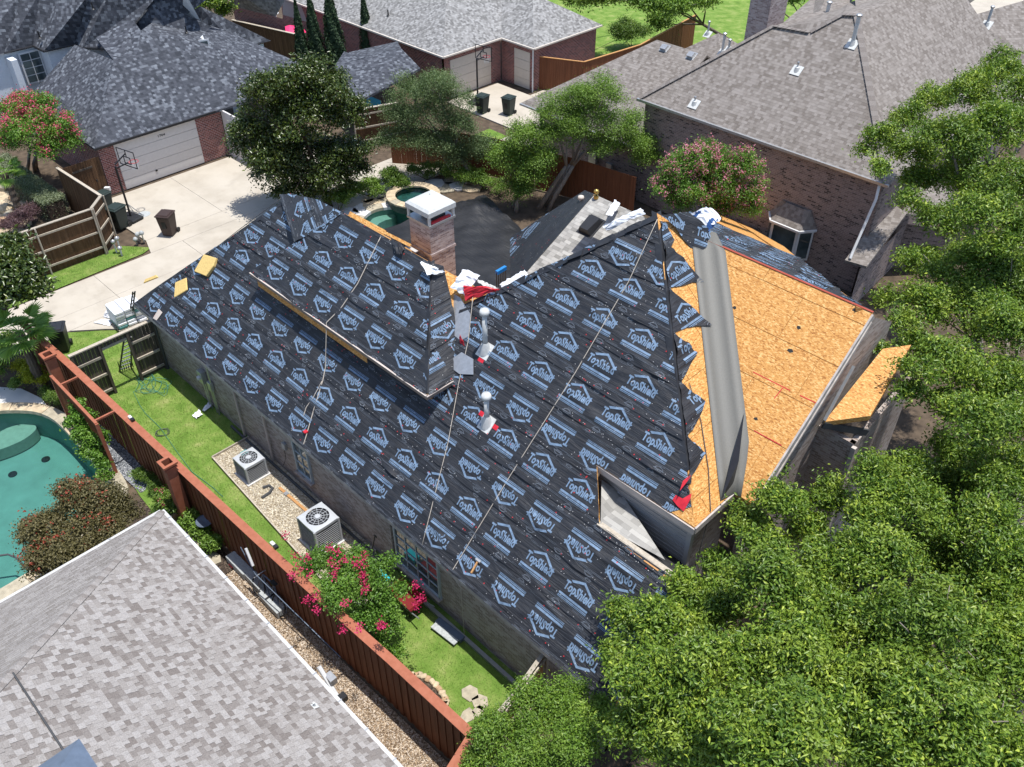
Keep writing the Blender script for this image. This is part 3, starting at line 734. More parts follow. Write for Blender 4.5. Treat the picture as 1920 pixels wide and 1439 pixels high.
underlay(PBR, [[(b0, 0), (13.25, 0), (13.25+.9, .9*ML), (14.9, 2.3*ML), (b1, hyp)]], [(-.02, 1.1, .75, True, .55), (1.1, 2.2, 1.6, False, .2), (2.2, 3.5, None, True, 0)], house, 14, cell=(.1, .1), amp=1.3)
# patch of sheet lapped over the old ridge beside the upper roof
pv0 = [pp(529, 369, 7.25), pp(550, 366, 7.5), pp(600, 379, 7.9), pp(648, 402, 8.2), pp(606, 428, 7.72), pp(584, 443, 7.42), pp(556, 458, 7.05), pp(540, 410, 7.15)]
cen = sum(pv0, Vector())/len(pv0)
axs = (pv0[3]-pv0[0]).normalized(); nn = axs.cross((pv0[6]-pv0[0])).normalized(); nn = nn if nn.z > 0 else -nn
PP = Plane(cen, (pv0[6]-pv0[0]).normalized(), nn.cross((pv0[6]-pv0[0]).normalized()))
q2 = [PP.st(p) for p in (pv0[0], pv0[1], pv0[2], pv0[3], pv0[4], pv0[6])]
underlay(PP, [q2], [(bbox(q2)[1]-.1, bbox(q2)[1]+1.0, bbox(q2)[1]+.75, False, .4), (bbox(q2)[1]+1.0, bbox(q2)[3]+.1, bbox(q2)[1]+1.55, True, .9)], house, 21, cell=(.1, .1), amp=1.4, lift=.06)
# ridge edges where decking shows
for (xa, ya, xb, yb, wd_) in [(655, 401, 722, 437, .16), (722, 437, 770, 461, .1)]:
    MB().bar(pq(xa, ya, 0, mS, 3.79-mS*9.87), pq(xb, yb, 0, mS, 3.79-mS*9.87), wd_, .03, up=(0, -mS, 1)).build('ridge_decking_strip', M['osb'], house)
MB().bar((bl+dB+.5, b1+.1, zB(b1)+.02), (-18.9, b1+.1, zB(b1)+.02), .12, .02).build('ridge_trim', M['trim_grey'], house)
# right hip face: bare OSB with ragged flaps of underlayment
mN = .836; PN = Plane((-7.02, 0, 6.07), (0, 1, 0), (-1, 0, mN)); LN = math.sqrt(1+mN*mN)
nb = [(13.35, 0), (15.02, 0), PN.px(1326, 462), (18.2, 5.53*LN)]
nbody = MB(); slab(nbody, [PN.w(*p, -.01) for p in nb], .12); nbody.build('hip_deck', M['osb'], house)
panels(PN, nb, house, 1.22, 1.22, s0=13.4, t0=.55, gap=.014)
hipx = lambda y: 1235+(y-405)*68/583
FL = [[(hipx(415), 415), (1248, 424), (1262, 452), (1252, 470), (hipx(470), 470)],
      [(hipx(452), 452), (1278, 486), (1318, 531), (1296, 531), (1276, 538), (hipx(541), 541)],
      [(hipx(541), 541), (1296, 577), (1331, 613), (1306, 613), (1285, 616), (hipx(626), 626)],
      [(hipx(624), 624), (1304, 664), (1292, 686), (1278, 712), (hipx(716), 716)],
      [(hipx(715), 715), (1318, 754), (1314, 773), (1296, 806), (hipx(820), 820)],
      [(hipx(818), 818), (1320, 851), (1301, 885), (1282, 908), (hipx(908), 908)]]
for k, f in enumerate(FL):
    st = [PN.px(*p) for p in f]; B = bbox(st)
    cx = sum(p[0] for p in st)/len(st); cy = sum(p[1] for p in st)/len(st)
    # fan the (possibly concave) flap into convex triangles
    tri = [[(cx, cy), st[i], st[(i+1) % len(st)]] for i in range(len(st))]
    underlay(PN, tri, [(B[1]-.02, B[3]+.02, B[1]+.52, True, .4+.2*k)], house, 60+k, cell=(.09, .09), amp=1.8, name='underlayment_flap', lift=.035, nails=.6, pitch=3.)
rf = [PN.px(1301, 884), PN.px(1284, 907), PN.px(1272, 922), PN.px(1278, 903)]
MB().poly([PN.w(a, b, .05) for a, b in rf]).build('red_underside', M['red'], house)
mb = MB(); q = [(1262, 938), (1272, 950), (1283, 960), (1296, 938), (1298, 926), (1282, 936), (1268, 929)]
mb.poly([PM.w(*PM.px(x, y), .05+.03*(i % 2)) for i, (x, y) in enumerate(q)]); mb.build('red_folded_sheet', M['red'], house, smooth=False)
panels(PM, [VM(-8.0, 13.36), VM(-7.02, 13.36), VM(-7.6, 13.92), VM(-8.0, 13.9)], house, 1.2, 1.2, s0=-7.35, t0=.3)
# wing roof: bare OSB
mQ = .9; vb = 15.02; LQ = math.sqrt(1+mQ*mQ); PQ = Plane((0, vb, 6.07), (1, 0, 0), (0, 1, mQ))
qr = pq(1637, 587, 0, mQ, 6.07-mQ*vb); vr = qr.y; uR = qr.x; uL = -7.02-(qr.z-6.07)/mN; VQ = lambda u, v: (u, (v-vb)*LQ)
qpoly = [VQ(-7.02, vb), VQ(uR, vb), VQ(uR, vr), VQ(uL, vr)]
qb = MB(); slab(qb, [PQ.w(*p, -.01) for p in qpoly], .12); qb.build('wing_deck', M['osb'], house)
panels(PQ, qpoly, house, 2.44, 1.22, s0=-6.95, t0=.4, gap=.016)
for (xa, ya, xb, yb) in [(1412, 698, 1482, 733), (1414, 808, 1466, 836), (1500, 742, 1530, 756), (1468, 728, 1452, 748)]:
    mb = MB(); p, q_ = PQ.px(xa, ya), PQ.px(xb, yb); mb.poly([PQ.w(a, b, .019) for a, b in quad(p, q_, .022)]); mb.build('red_chalk_mark', M['red'], house)
for (x, y) in [(1603, 582), (1498, 615), (1482, 658), (1417, 786), (1378, 578), (1321, 490)]:
    mb = MB(); a, b = PQ.px(x, y); mb.poly([PQ.w(a+.1*random.uniform(.5, 1)*math.cos(t*1.25), b+.07*random.uniform(.5, 1)*math.sin(t*1.25), .02) for t in range(5)]); mb.build('felt_scrap', M['rubber'], house)
MB().bar((uR+.02, vb, 6.0), (uR+.02, vr+.02, PQ.w(*VQ(0, vr)).z-.09), .05, .2, up=(0, -mQ, 1)).build('wing_rake_board', M['trim_grey'], house)
zq = PQ.w(*VQ(0, vr)).z
for k in range(5): MB().bar((uR+.05-.06*k, vb+.2+.05*k, 5.9-.15*k), (uR+.05-.06*k, vr-.05, zq-.24-.16*k), .05, .09, up=(0, -mQ, 1)).build('rake_moulding', M['trim_grey'], house)
MB().bar((uL, vr, zq+.02), (uR, vr, zq+.02), .07, .015).build('red_ridge_strip', plain('red_ridge', (.30, .055, .03), .6), house)
# back slope of the wing with underlayment
mK = .55; PK = Plane((0, vr, zq), (-1, 0, 0), (0, -1, mK)); 
kpx = [(1235, 408), (1292, 400), (1347, 393), (1470, 462), (1560, 537), (1607, 575), (1637, 586)]
kst = [PK.px(*p) for p in kpx]; kst = kst + [(-uL, 0), (12.3, .25)]
kb = MB(); slab(kb, [PK.w(*p, -.01) for p in kst], .12); kb.build('back_slope_deck', M['osb'], house)
cx, cy = PK.px(1400, 470)
cx, cy = PK.px(1400, 462); kc = [[(cx, cy), kst[i], kst[(i+1) % len(kst)]] for i in range(len(kst))]
rk = [(-1.12*(k+1), -1.12*k-.02, -1.12*k-.6, True, .5+.4*k) for k in range(8)]
underlay(PK, kc, rk[::-1], house, 77, cell=(.12, .1))
# film lapped from the peak down to the head of the valley
fa_, fb_, fc_ = pp(1238, 404, 10.72), pp(1301, 479, 9.62), pp(1335, 440, 9.95)
fn_ = (fb_-fa_).cross(fc_-fa_).normalized(); fn_ = fn_ if fn_.z > 0 else -fn_
PF = Plane(fa_, (fc_-fa_).normalized(), fn_.cross((fc_-fa_).normalized())); fst = [PF.px(x, y) for x, y in [(1238, 404), (1262, 426), (1282, 456), (1301, 479), (1321, 463), (1340, 446), (1312, 415), (1290, 400)]]
cx, cy = PF.px(1290, 440); B = bbox(fst)
underlay(PF, [[(cx, cy), fst[i], fst[(i+1) % 8]] for i in range(8)], [(B[1]-.02, B[3]+.02, (B[1]+B[3])/2, True, .3)], house, 83, cell=(.09, .09), amp=1.6, lift=.05, name='lapped_film')
# valley membrane: grey roll laid down the valley
mb = MB(); G = []
def vpt(t, h=.0): return Vector((-7.02-t, vb+t*mN/mQ, 6.07+mN*t+h))
NV = 14
for k in range(NV+1):
    t = 4.7-4.75*k/NV; c0_ = vpt(t); wl, wr_ = (.50, .62) if k > 0 else (.45, .4)
    wr_ = wr_ if t > .9 else max(.12, .62*(t+.5)/1.4)
    nl = Vector((-.15, -1, 0)).normalized()*wl; nl.z = -mN*nl.x
    nr_ = Vector((1, .12, 0)).normalized()*wr_; nr_.z = mQ*nr_.y
    lf, rg = c0_+nl+Vector((0, 0, .06)), c0_+nr_+Vector((0, 0, .04))
    ce = c0_+Vector((0, 0, .05))
    G.append([lf, lf.lerp(ce, .5)+Vector((0, 0, .012)), ce, rg.lerp(ce, .5)+Vector((0, 0, .012)), rg])
for i in range(len(G)-1):
    for j in range(4): mb.poly([G[i][j], G[i+1][j], G[i+1][j+1], G[i][j+1]])
weld_o = mb.build('valley_membrane', M['flash'], house, smooth=True); weld(weld_o.data)
sm = weld_o.modifiers.new('thick', 'SOLIDIFY'); sm.thickness = .012
mb = MB(); mb.poly([G[-1][0], PQ.w(*PQ.px(1376, 905), .02), PQ.w(*PQ.px(1390, 868), .25), PQ.w(*PQ.px(1397, 775), .08)]); mb.build('membrane_underside', plain('release_film_black', (.02, .02, .022), .18), house)
# lower porch roof in bare OSB with wall below
pr_ = [pu(1545, 792, -6.35), pp(1628, 806, 6.7), pp(1700, 690, 7.2), pu(1655, 655, -6.35), pu(1600, 690, -6.35)]
nrm = (pr_[1]-pr_[0]).cross(pr_[3]-pr_[0]).normalized(); nrm = nrm if nrm.z > 0 else -nrm
PPo = Plane(pr_[0], (1, 0, 0), nrm.cross(Vector((1, 0, 0)))); pst = [PPo.st(p) for p in pr_]
bo = MB(); wall(bo, (-6.6, 18.35), (-5.55, 18.35), 0, 6.5, .15); wall(bo, (-5.55, 18.35), (-5.75, 22.2), 0, 6.5, .15); bo.build('bump_out_wall', M['brick_main'], house)
qb = MB(); slab(qb, [PPo.w(*p, -.01) for p in (pst[0], pst[1], pst[2], pst[3])], .14); qb.build('porch_deck', M['osb'], house); panels(PPo, [pst[0], pst[1], pst[2], pst[3]], house, 1.22, 2.44, s0=-.3, t0=.2)
MB().bar(pr_[0]-Vector((0, 0, .1)), pr_[1]-Vector((0, 0, .1)), .06, .2).build('porch_fascia', M['pipe_dark'], house)
MB().bar(pr_[0]+Vector((0, 0, .06)), pr_[4]+Vector((0, 0, .06)), .08, .02).build('porch_flashing', M['galv'], house)
MB().box((-5.52, 18.3, 3.2), (.12, .12, 6.5)).build('corner_trim', M['trim_grey'], house)
# rear wing with grey shingles and a strip of underlayment
gz = lambda v: 6-.5*(24.9-v)
rw = MB(); a0 = pq(1115, 365, 0, .5, 6-.5*24.9); a1 = pq(1208, 407, 0, .5, 6-.5*24.9); a2 = pq(1090, 393, 0, .5, 6-.5*24.9); a3 = pq(958, 545, 0, .5, 6-.5*24.9)
slab(rw, [a0, a1, W3(-14.6, 22.5, gz(22.5)), W3(-14.6, 18.9, gz(18.9)), W3(-20.2, 18.9, gz(18.9)), a3, a2], .12); rw.build('rear_wing_roof', M['sh_old'], house)
slab_b = MB(); slab(slab_b, [a0, a1, W3(-17.8, 29.2, 3), W3(-22, 29.2, 3)], .1); slab_b.build('rear_wing_back', M['sh_old'], house)
b1_, b2_ = pp(958, 447, 2.9), pp(1108, 371, 5.3)
ax_ = (a3-a0).normalized(); PR_ = Plane(a3, (a0-a3).normalized(), ((a0-a3).normalized()).cross(((a0-a3).cross(b1_-a3)).normalized()))
if PR_.n.z < 0: PR_ = Plane(a3, -(a0-a3).normalized(), ((a0-a3).normalized()).cross(((a0-a3).cross(b1_-a3)).normalized()))
qst = [PR_.st(p) for p in (a3, a2, a0, b2_, b1_)]
qb = MB(); slab(qb, [PR_.w(*p, -.02) for p in qst], .1); qb.build('rear_wing_side_deck', M['osb'], house)
qq = ccw([qst[0], qst[2], qst[3], qst[4]]); B = bbox(qq)
underlay(PR_, [qq], [(B[1]-.05, B[1]+1.0, B[1]+.5, True, .4), (B[1]+1., B[3]+.1, B[1]+1.5, False, .9)], house, 91, cell=(.12, .1))
wr = MB(); wall(wr, (-20.3, 19.4), (-15, 19.4), 0, 3.0, .15); wall(wr, (-20.2, 28.5), (-20.2, 19.4), 0, 3.0, .15); wr.build('rear_wing_wall', M['brick_main'], house)
# hip-edge film along the left hip of the main roof
mb = MB(); h0, h1 = W3(*peak, zM(18.2)), W3(*hlo, zM(14.57))
for k in range(14):
    a, b = h0.lerp(h1, k/14), h0.lerp(h1, (k+1)/14); o1 = Vector((.12, -.16, -.1)); 
    j = lambda s: Vector((random.uniform(-.04, .04), random.uniform(-.04, .04), random.uniform(.02, .09)))
    mb.poly([a+j(0), b+j(0), b+o1+j(0), a+o1+j(0)])
mb.build('bunched_film', M['under'], house)
# film folded over the hips
def hip_wrap(a, b, da, db, wv=.16, n=18, lift=.05):
    a, b = Vector(a), Vector(b); mb = MB(); pa = pb = pc = None
    for k in range(n+1):
        p = a.lerp(b, k/n); j = random.uniform(-.012, .02)
        c_ = p+Vector((0, 0, lift+j)); l = p+Vector(da)*(wv+random.uniform(-.03, .03))+Vector((0, 0, lift)); r_ = p+Vector(db)*(wv+random.uniform(-.03, .03))+Vector((0, 0, lift))
        if k: mb.poly([pa, pb, c_, l]); mb.poly([pb, pc, r_, c_])
        pa, pb, pc = l, c_, r_
    o = mb.build('hip_film', M['under'], house); weld(o.data)
hip_wrap((br, b0, zB(b0)), (br-dB, b1, zB(b1)), (-1, 0, 0), (0, 1, 0)); hip_wrap((bl, b0, zB(b0)), (bl+dB, b1, zB(b1)), (0, 1, 0), (1, 0, 0))
hip_wrap((-31.1, 9.87, 2.75), (*apx, zM(14.57)), (0, 1, 0), (1, 0, 0)); 
hA = Vector((*fco, zM(13.35))); hB_ = Vector((*peak, zM(18.2))); hip_wrap(hA.lerp(hB_, .16), hB_, (-1, 0, 0), (0, 1, 0), .2)
# chimney: part of the house
ch0 = Vector((-19.05, 15.4, 0)); ch = MB(); ch.box((-19.55, 15.9, 7.6), (1.0, 1.0, 2.3)); cho = ch.build('chimney', M['brick_chim'], house)
MB().box((-19.55, 15.9, 7.75), (1.06, 1.06, .09)).build('brick_band', M['brick_chim'], cho)
MB().box((-19.55, 15.9, 8.79), (1.1, 1.1, .08)).build('crown_flashing', M['galv'], cho)
MB().box((-19.5, 15.95, 8.87), (.55, .55, .07)).build('flue_cover', M['pipe_dark'], cho); MB().box((-19.1, 15.9, 8.86), (.1, .8, .05)).build('red_strip', M['red'], cho)
for sx in (-1, 1):
    for sy in (-1, 1): MB().box((-19.55+sx*.5, 15.9+sy*.5, 9.02), (.07, .07, .44)).build('cap_post', M['pipe'], cho)
cp = MB(); z0, z1, z2 = 9.12, 9.36, 9.56
for (ra, za), (rb, zb) in zip([(.57, z0), (.57, z1-.08), (.49, z1)], [(.57, z1-.08), (.49, z1), (.02, z2)]):
    for k in range(4):
        ca = [(1, -1), (1, 1), (-1, 1), (-1, -1)]; p, q_ = ca[k], ca[(k+1) % 4]
        cp.face_auto([W3(-19.55+p[0]*ra, 15.9+p[1]*ra, za), W3(-19.55+q_[0]*ra, 15.9+q_[1]*ra, za), W3(-19.55+q_[0]*rb, 15.9+q_[1]*rb, zb), W3(-19.55+p[0]*rb, 15.9+p[1]*rb, zb)])
cp.build('chimney_cap', M['pipe'], cho)
# windows in the side wall
def window(cx, w_, z0, z1, cols, rows, v=10.12, name='window', parent=house, frame='trim', face=-1, depth=.06):
    fr = MB(); y = v+face*.03
    fr.box((cx, y, z0+.03), (w_+.1, .1, .06)); fr.box((cx, y, z1-.03), (w_+.1, .1, .06))
    for s in (-1, 1): fr.box((cx+s*w_/2, y, (z0+z1)/2), (.06, .1, z1-z0))
    o = fr.build(name, M[frame], parent)
    for i in range(cols):
        for j in range(rows):
            pw, ph = w_/cols, (z1-z0-.1)/rows
            MB().box((cx-w_/2+pw*(i+.5), y-face*.01, z0+.05+ph*(j+.5)), (pw-.03, .02, ph-.03)).build('pane', M['glass'], o)
    mu = MB()
    for i in range(1, cols): mu.box((cx-w_/2+w_/cols*i, y+face*.012, (z0+z1)/2), (.028, .03, z1-z0-.1))
    for j in range(1, rows): mu.box((cx, y+face*.012, z0+.05+(z1-z0-.1)/rows*j), (w_-.06, .026, .028))
    if mu.f: mu.build('muntin', M[frame], o)
    MB().box((cx, y+face*.06, z0-.03), (w_+.16, .16, .06)).build('sill', M['brick_main'], o)
    return o
window(-20.15, .85, .75, 2.25, 2, 3, frame='sash'); window(-14.15, 2.0, .55, 2.3, 4, 4, frame='sash')
MB().box((-15.35, 10.05, 1.3), (.2, .1, 2.4)).build('brick_pier', M['brick_main'], house)
for (u_, r_) in ((-24.2, .045), (-22.3, .045)): MB().tube([(u_, 10.03, .05), (u_, 10.03, 2.6)], r_, 8).build('downspout', M['trim'], house)
# meters and conduits
mt = thing('electric_meter', 'grey utility meter boxes with conduit on brick side wall', 'meter', (-26.6, 9.98, 0))
MB().box((-26.6, 10.0, 1.55), (.32, .2, .55)).build('meter_box', M['galv'], mt, bevel=.01); MB().box((-26.1, 10.02, 1.35), (.25, .14, .4)).build('breaker_box', M['galv'], mt, bevel=.01)
MB().lathe((-26.6, 9.87, 1.6), [(.001, -.1), (.09, -.1), (.09, .0), (.001, .02)], 12).build('dial', M['pipe'], mt)
for du, z1 in ((-.1, 1.3), (.08, 1.3), (.45, 1.2), (.6, 2.4)): MB().tube([(-26.6+du, 10.02, 0), (-26.6+du, 10.02, z1)], .03, 7).build('conduit', M['galv'], mt)
jb = thing('junction_box', 'small blue-grey box with cable on wall beside the narrow window', 'box', (-21.2, 10.05, 1.2)); MB().box((-21.2, 10.06, 1.5), (.2, .1, .26)).build('cover', M['galv'], jb); MB().tube([(-21.2, 10.02, 1.4), (-21.15, 10.0, 1.0), (-21.3, 9.98, .7), (-21.5, 10.0, .4)], .012, 6).build('cable', M['rubber'], jb)
pc = thing('drain_pipe', 'black drainage pipe lying along the foot of the brick side wall', 'pipe', (-22, 9.9, 0)); MB().tube([(-25, 9.95, .06), (-20.5, 9.93, .06), (-15.5, 9.93, .06)], .055, 8).build('pipe_run', M['pipe_dark'], pc)
pc2 = thing('white_pipe', 'long pale gutter length lying against the wall by the rear lawn', 'gutter', (-12, 9.9, 0)); MB().box((-11.6, 9.86, .06), (4.2, .12, .1)).build('gutter_length', M['galv'], pc2)
# ---------------------------------------------------------------- fences
def fence(name, label, pts, h, bw, mat, parts=True, cap=None, capw=.14, posts=None, rails=0, gap=.006, board_th=.02, z0=0., rail_h=(.4, 1.2, 2.0), cat='fence', capmat=None, alt=0.):
    P = [Vector((p[0], p[1], 0)) for p in pts]; hs = h if isinstance(h, (list, tuple)) else [h]*len(P)
    t = thing(name, label, cat, P[0]); joined = MB()
    for i in range(len(P)-1):
        a, b = P[i], P[i+1]; d = (b-a); L = d.length; d.normalize(); nrm = Vector((d.y, -d.x, 0)); n = max(1, round(L/bw))
        for k in range(n):
            f = (k+.5)/n; c = a.lerp(b, f); hh = hs[i]*(1-f)+hs[i+1]*f; rz = random.uniform(-.006, .006)+(alt if k % 2 else -alt)
            tgt = MB() if parts else joined
            tgt.box(c+nrm*rz+Vector((0, 0, z0+hh/2)), (L/n-gap, board_th, hh-random.uniform(0, .01)), (d, nrm, Vector((0, 0, 1))))
            if parts: tgt.build('board', M[mat], t)
        if cap is not None:
            ca = MB(); ca.bar(a+Vector((0, 0, z0+hs[i]+.02))-d*.0, b+Vector((0, 0, z0+hs[i+1]+.02))+d*.0, capw, .04); ca.build('cap_board', M[capmat or cap], t)
        if rails:
            for rh in rail_h:
                MB().bar(a+nrm*rails*.055+Vector((0, 0, rh)), b+nrm*rails*.055+Vector((0, 0, rh)), .05, .09).build('rail', M[posts or mat], t)
            m_ = max(1, round(L/2.4))
            for k in range(m_+1):
                c = a.lerp(b, k/m_); MB().tube([c+nrm*rails*.12, c+nrm*rails*.12+Vector((0, 0, hs[i]*(1-k/m_)+hs[i+1]*k/m_+.03))], .04, 8).build('post', M[posts or mat], t)
    if not parts: tag(joined.build('board_panel', M[mat], t), kind='stuff')
    return t
# red stained fence between the two lots (surveyed: slightly converging with the house)
rfence = [(-33.4, 6.30), (-29.5, 6.48), (-25.5, 6.58), (-20, 6.72), (-15, 6.86), (-11.5, 7.02), (-8.45, 7.10)]
rfx = fence('red_fence', 'long red stained privacy fence with flat cap beside the green side yard', rfence, 2.4, .145, 'rust_wood', True, 'red_wood', .26, capmat='red_wood', board_th=.025, gap=-.012, alt=.011)
fence('red_fence', 'short return of red stained fence at the front corner by the trees', [(-8.45, 7.1), (-7.9, 5.2), (-7.3, 3.6)], 2.4, .145, 'rust_wood', True, 'red_wood', .26, capmat='red_wood', gap=-.012, alt=.011)
def pillar(x, y, label, h=2.75, w_=.34):
    t = thing('fence_pillar', label, 'pillar', (x, y, 0))
    for sx, sy in ((1, 0), (-1, 0), (0, 1), (0, -1)):
        MB().box((x+sx*(w_/2-.015), y+sy*(w_/2-.015), h/2), (.03 if sx else w_-.062, .03 if sy else w_, h)).build('pillar_board', M['red_wood'], t)
    for sx, sy in ((1, 0), (-1, 0), (0, 1), (0, -1)):
        MB().box((x+sx*(w_/2+.02), y+sy*(w_/2+.02), h+.03), (.1 if sx else w_-.06, .1 if sy else w_+.14, .07)).build('rim_board', M['red_wood'], t)
        MB().box((x+sx*(w_/2+.01), y+sy*(w_/2+.01), h-.12), (.05 if sx else w_-.0, .05 if sy else w_+.08, .05)).build('moulding', M['red_wood'], t)
    return t
pillar(-21.9, 6.38, 'hollow red wooden pillar next to the near grass and potted shrub', 2.75)
pillar(-30.2, 6.05, 'hollow red wooden pillar beside the palm trunk', 2.75)
# trellis screen standing in front of the fence
tr = thing('trellis_screen', 'red slatted trellis screen with climbing vine by the pool', 'trellis', (-27, 5.55, 0))
ta, tb = pp(138, 700, 2.35), pp(185, 752, 2.35); ta = Vector((-29.4, 5.72, 2.4)); tb = Vector((-25.75, 5.72, 2.4))
MB().bar(ta, tb, .1, .08).build('top_rail', M['red_wood'], tr)
for k in range(26):
    c = ta.lerp(tb, (k+.5)/26); MB().box((c.x, c.y, 1.25), (.05, .03, 2.2)).build('slat', M['rust_wood'], tr)
for p in (ta, tb): MB().box((p.x, p.y, 1.2), (.11, .11, 2.42)).build('post', M['red_wood'], tr)
for f in (.2, .95):
    c = ta.lerp(tb, f); MB().bar(c, (c.x, 6.5, 2.4), .07, .07).build('brace', M['red_wood'], tr)
# gate fence across the side yard
gt = thing('side_gate_fence', 'weathered grey wooden fence with an open gateway across the side yard', 'fence', (-30.1, 8.5, 0))
def gpanel(v0, v1, z1=2.35, z0=.04):
    n = round((v1-v0)/.14)
    for k in range(n): MB().box((-30.12, v0+(v1-v0)*(k+.5)/n, (z0+z1)/2), (.02, (v1-v0)/n-.008, z1-z0)).build('board', M['grey_wood'], gt)
    for rz in (.25, 1.0, 1.8):
        if rz < z0: continue
        MB().box((-30.07, (v0+v1)/2, rz), (.06, v1-v0, .1)).build('rail', M['pale_wood'], gt)
gpanel(6.75, 7.75); gpanel(8.95, 9.95)
n = 8
for k in range(n): MB().box((-30.12, 7.83+1.04*(k+.5)/n, 2.22), (.02, .122, .3)).build('board', M['grey_wood'], gt)
MB().box((-30.08, 8.35, 2.10), (.06, 1.2, .09)).build('header_rail', M['pale_wood'], gt)
for v in (6.72, 7.79, 8.91, 9.98): MB().box((-30.06, v, 1.18), (.1, .1, 2.4)).build('post', M['grey_wood'], gt)
MB().box((-30.08, 8.35, 2.42), (.16, 3.4, .05)).build('cap_board', M['pale_wood'], gt)
MB().tube([(-30.0, 10.02, 0), (-30.0, 10.02, 2.5)], .05, 8).build('downpipe', M['pipe_dark'], gt)
# fence at the far end of the lawn
fence('wood_fence', 'short cedar fence with pale top rails between house and red fence', [(-8.9, 10.1), (-8.62, 8.7), (-8.45, 7.3)], [2.2, 2.15, 2.1], .14, 'lumber', True, 'pale_wood', .12, capmat='pale_wood', posts='pale_wood', rails=-1)
# brown fence by the alley
q1, q2_, q3, q4 = pp(106, 315, 2.4), pp(189, 368, 2.4), pp(170, 393, 2.4), pp(23, 443, 2.4)
q5 = q4+(q4-q3).normalized()*7
fence('brown_fence', 'tall brown wooden fence with pale posts and rails beside the grass verge', [(q5.x, q5.y), (q3.x, q3.y)], 2.4, .14, 'brown_wood', False, 'pale_wood', .14, capmat='pale_wood', posts='pale_wood', rails=1)
fence('brown_fence', 'angled corner panel of brown wooden fence by the green trash bins', [(q3.x, q3.y), (q2_.x, q2_.y)], 2.4, .14, 'brown_wood', False, 'pale_wood', .14, capmat='pale_wood', posts='pale_wood', rails=1)
fence('brown_fence', 'brown fence running from the corner back to the garage gate', [(q2_.x, q2_.y), (q1.x, q1.y)], 2.4, .14, 'brown_wood', False, 'pale_wood', .14, capmat='pale_wood')
gg = thing('garden_gate', 'weathered brown wooden gate beside the white garage door', 'gate', (-46.0, 14, 0))
ga, gb = Vector((q1.x+.1, q1.y+.1, 0)), Vector((-46.1, 15.35, 0)); L = (gb-ga).length; dd = (gb-ga).normalized()
for k in range(int(L/.15)):
    c = ga+dd*(.15*k+.075); MB().box(c+Vector((0, 0, 1.15)), (.142, .03, 2.3), (dd, dd.cross(Vector((0, 0, 1))), Vector((0, 0, 1)))).build('board', M['brown_wood'], gg)
for z in (.5, 1.9): MB().bar(ga.lerp(gb, .25)+Vector((.03, -.03, z)), ga.lerp(gb, .75)+Vector((.03, -.03, z)), .03, .1).build('ledge', M['grey_wood'], gg)
MB().box(ga.lerp(gb, .76)+Vector((.05, -.05, 1.1)), (.1, .06, .12)).build('latch', M['black'], gg)
# rear boundary fences
bf = [pp(690, 342), pp(760, 352), pp(905, 352)]
fence('cedar_fence', 'dark cedar fence behind the spa under the pale oak tree', [(-38.4, 28.6), (-36.6, 29.9), (-33, 31.6), (-30.5, 32.2)], 2.3, .15, 'rust_wood', False)
fence('cedar_fence', 'dark cedar fence beside the brick wall behind the multi-trunk tree', [(-30.4, 32.2), (-27.5, 33.0), (-24.5, 33.4)], 2.3, .15, 'rust_wood', False)
fence('boundary_fence', 'pale topped brown fence section between the magnolia and the grey tree', [(-41.5, 28.4), (-40.6, 31.0)], 2.3, .15, 'brown_wood', False, 'pale_wood', .16, capmat='pale_wood', rails=1, posts='pale_wood')
c1, c2, c3, c4 = pp(250, 18, 2.4), pp(418, 37, 2.4), pp(440, 38, 2.4), pp(562, 68, 2.4)
fence('dark_fence', 'long dark brown fence with light cap beyond the charcoal roof', [tuple(pp(435, 38, 2.4).xy), tuple(pp(568, 68, 2.4).xy)], 2.4, .15, 'brown_wood', False, 'pale_wood', .18, capmat='pale_wood')
f1, f2_, f3_, f4_ = pp(1012, 107, 2.2), pp(1095, 117, 2.2), pp(1200, 85, 2.2), pp(1306, 28, 2.2)
fence('red_cedar_fence', 'reddish cedar fence curving between brick garage and grey roof', [tuple(f.xy) for f in (f1, f2_, f3_, f4_)], 2.2, .15, 'rust_wood', False, 'lumber', .12, capmat='lumber')
# ---------------------------------------------------------------- neighbour house at lower left (tabbed shingle roof, each tab built)
nb_ = thing('neighbour_house', 'house corner with pale taupe tabbed shingle roof and white gutter', 'house', (-14, 2, 0))
e0, e1 = Vector((-20.0, 5.2, 2.9)), Vector((6, 5.2, 2.9)); mH = .62
PH1 = Plane(e0, (-1, 0, 0), (0, -1, mH)); PH2 = Plane(e0, (0, 1, 0), (1, 0, mH))
dk = MB(); slab(dk, [e0, e1, Vector((6, -2.0, 2.9+mH*7.3)), e0+Vector((7.25, -7.25, mH*7.25))], .1); slab(dk, [e0, e0+Vector((7.25, -7.25, mH*7.25)), e0+Vector((0, -14, 0))], .1)
dk.build('roof_deck', M['sh_near'], nb_)
wn2 = MB(); wall(wn2, (6, 4.75), (-19.5, 4.75), 0, 2.8, .15); wall(wn2, (-19.5, 4.75), (-19.5, -9), 0, 2.8, .15); wn2.build('wall', M['brick_main'], nb_)
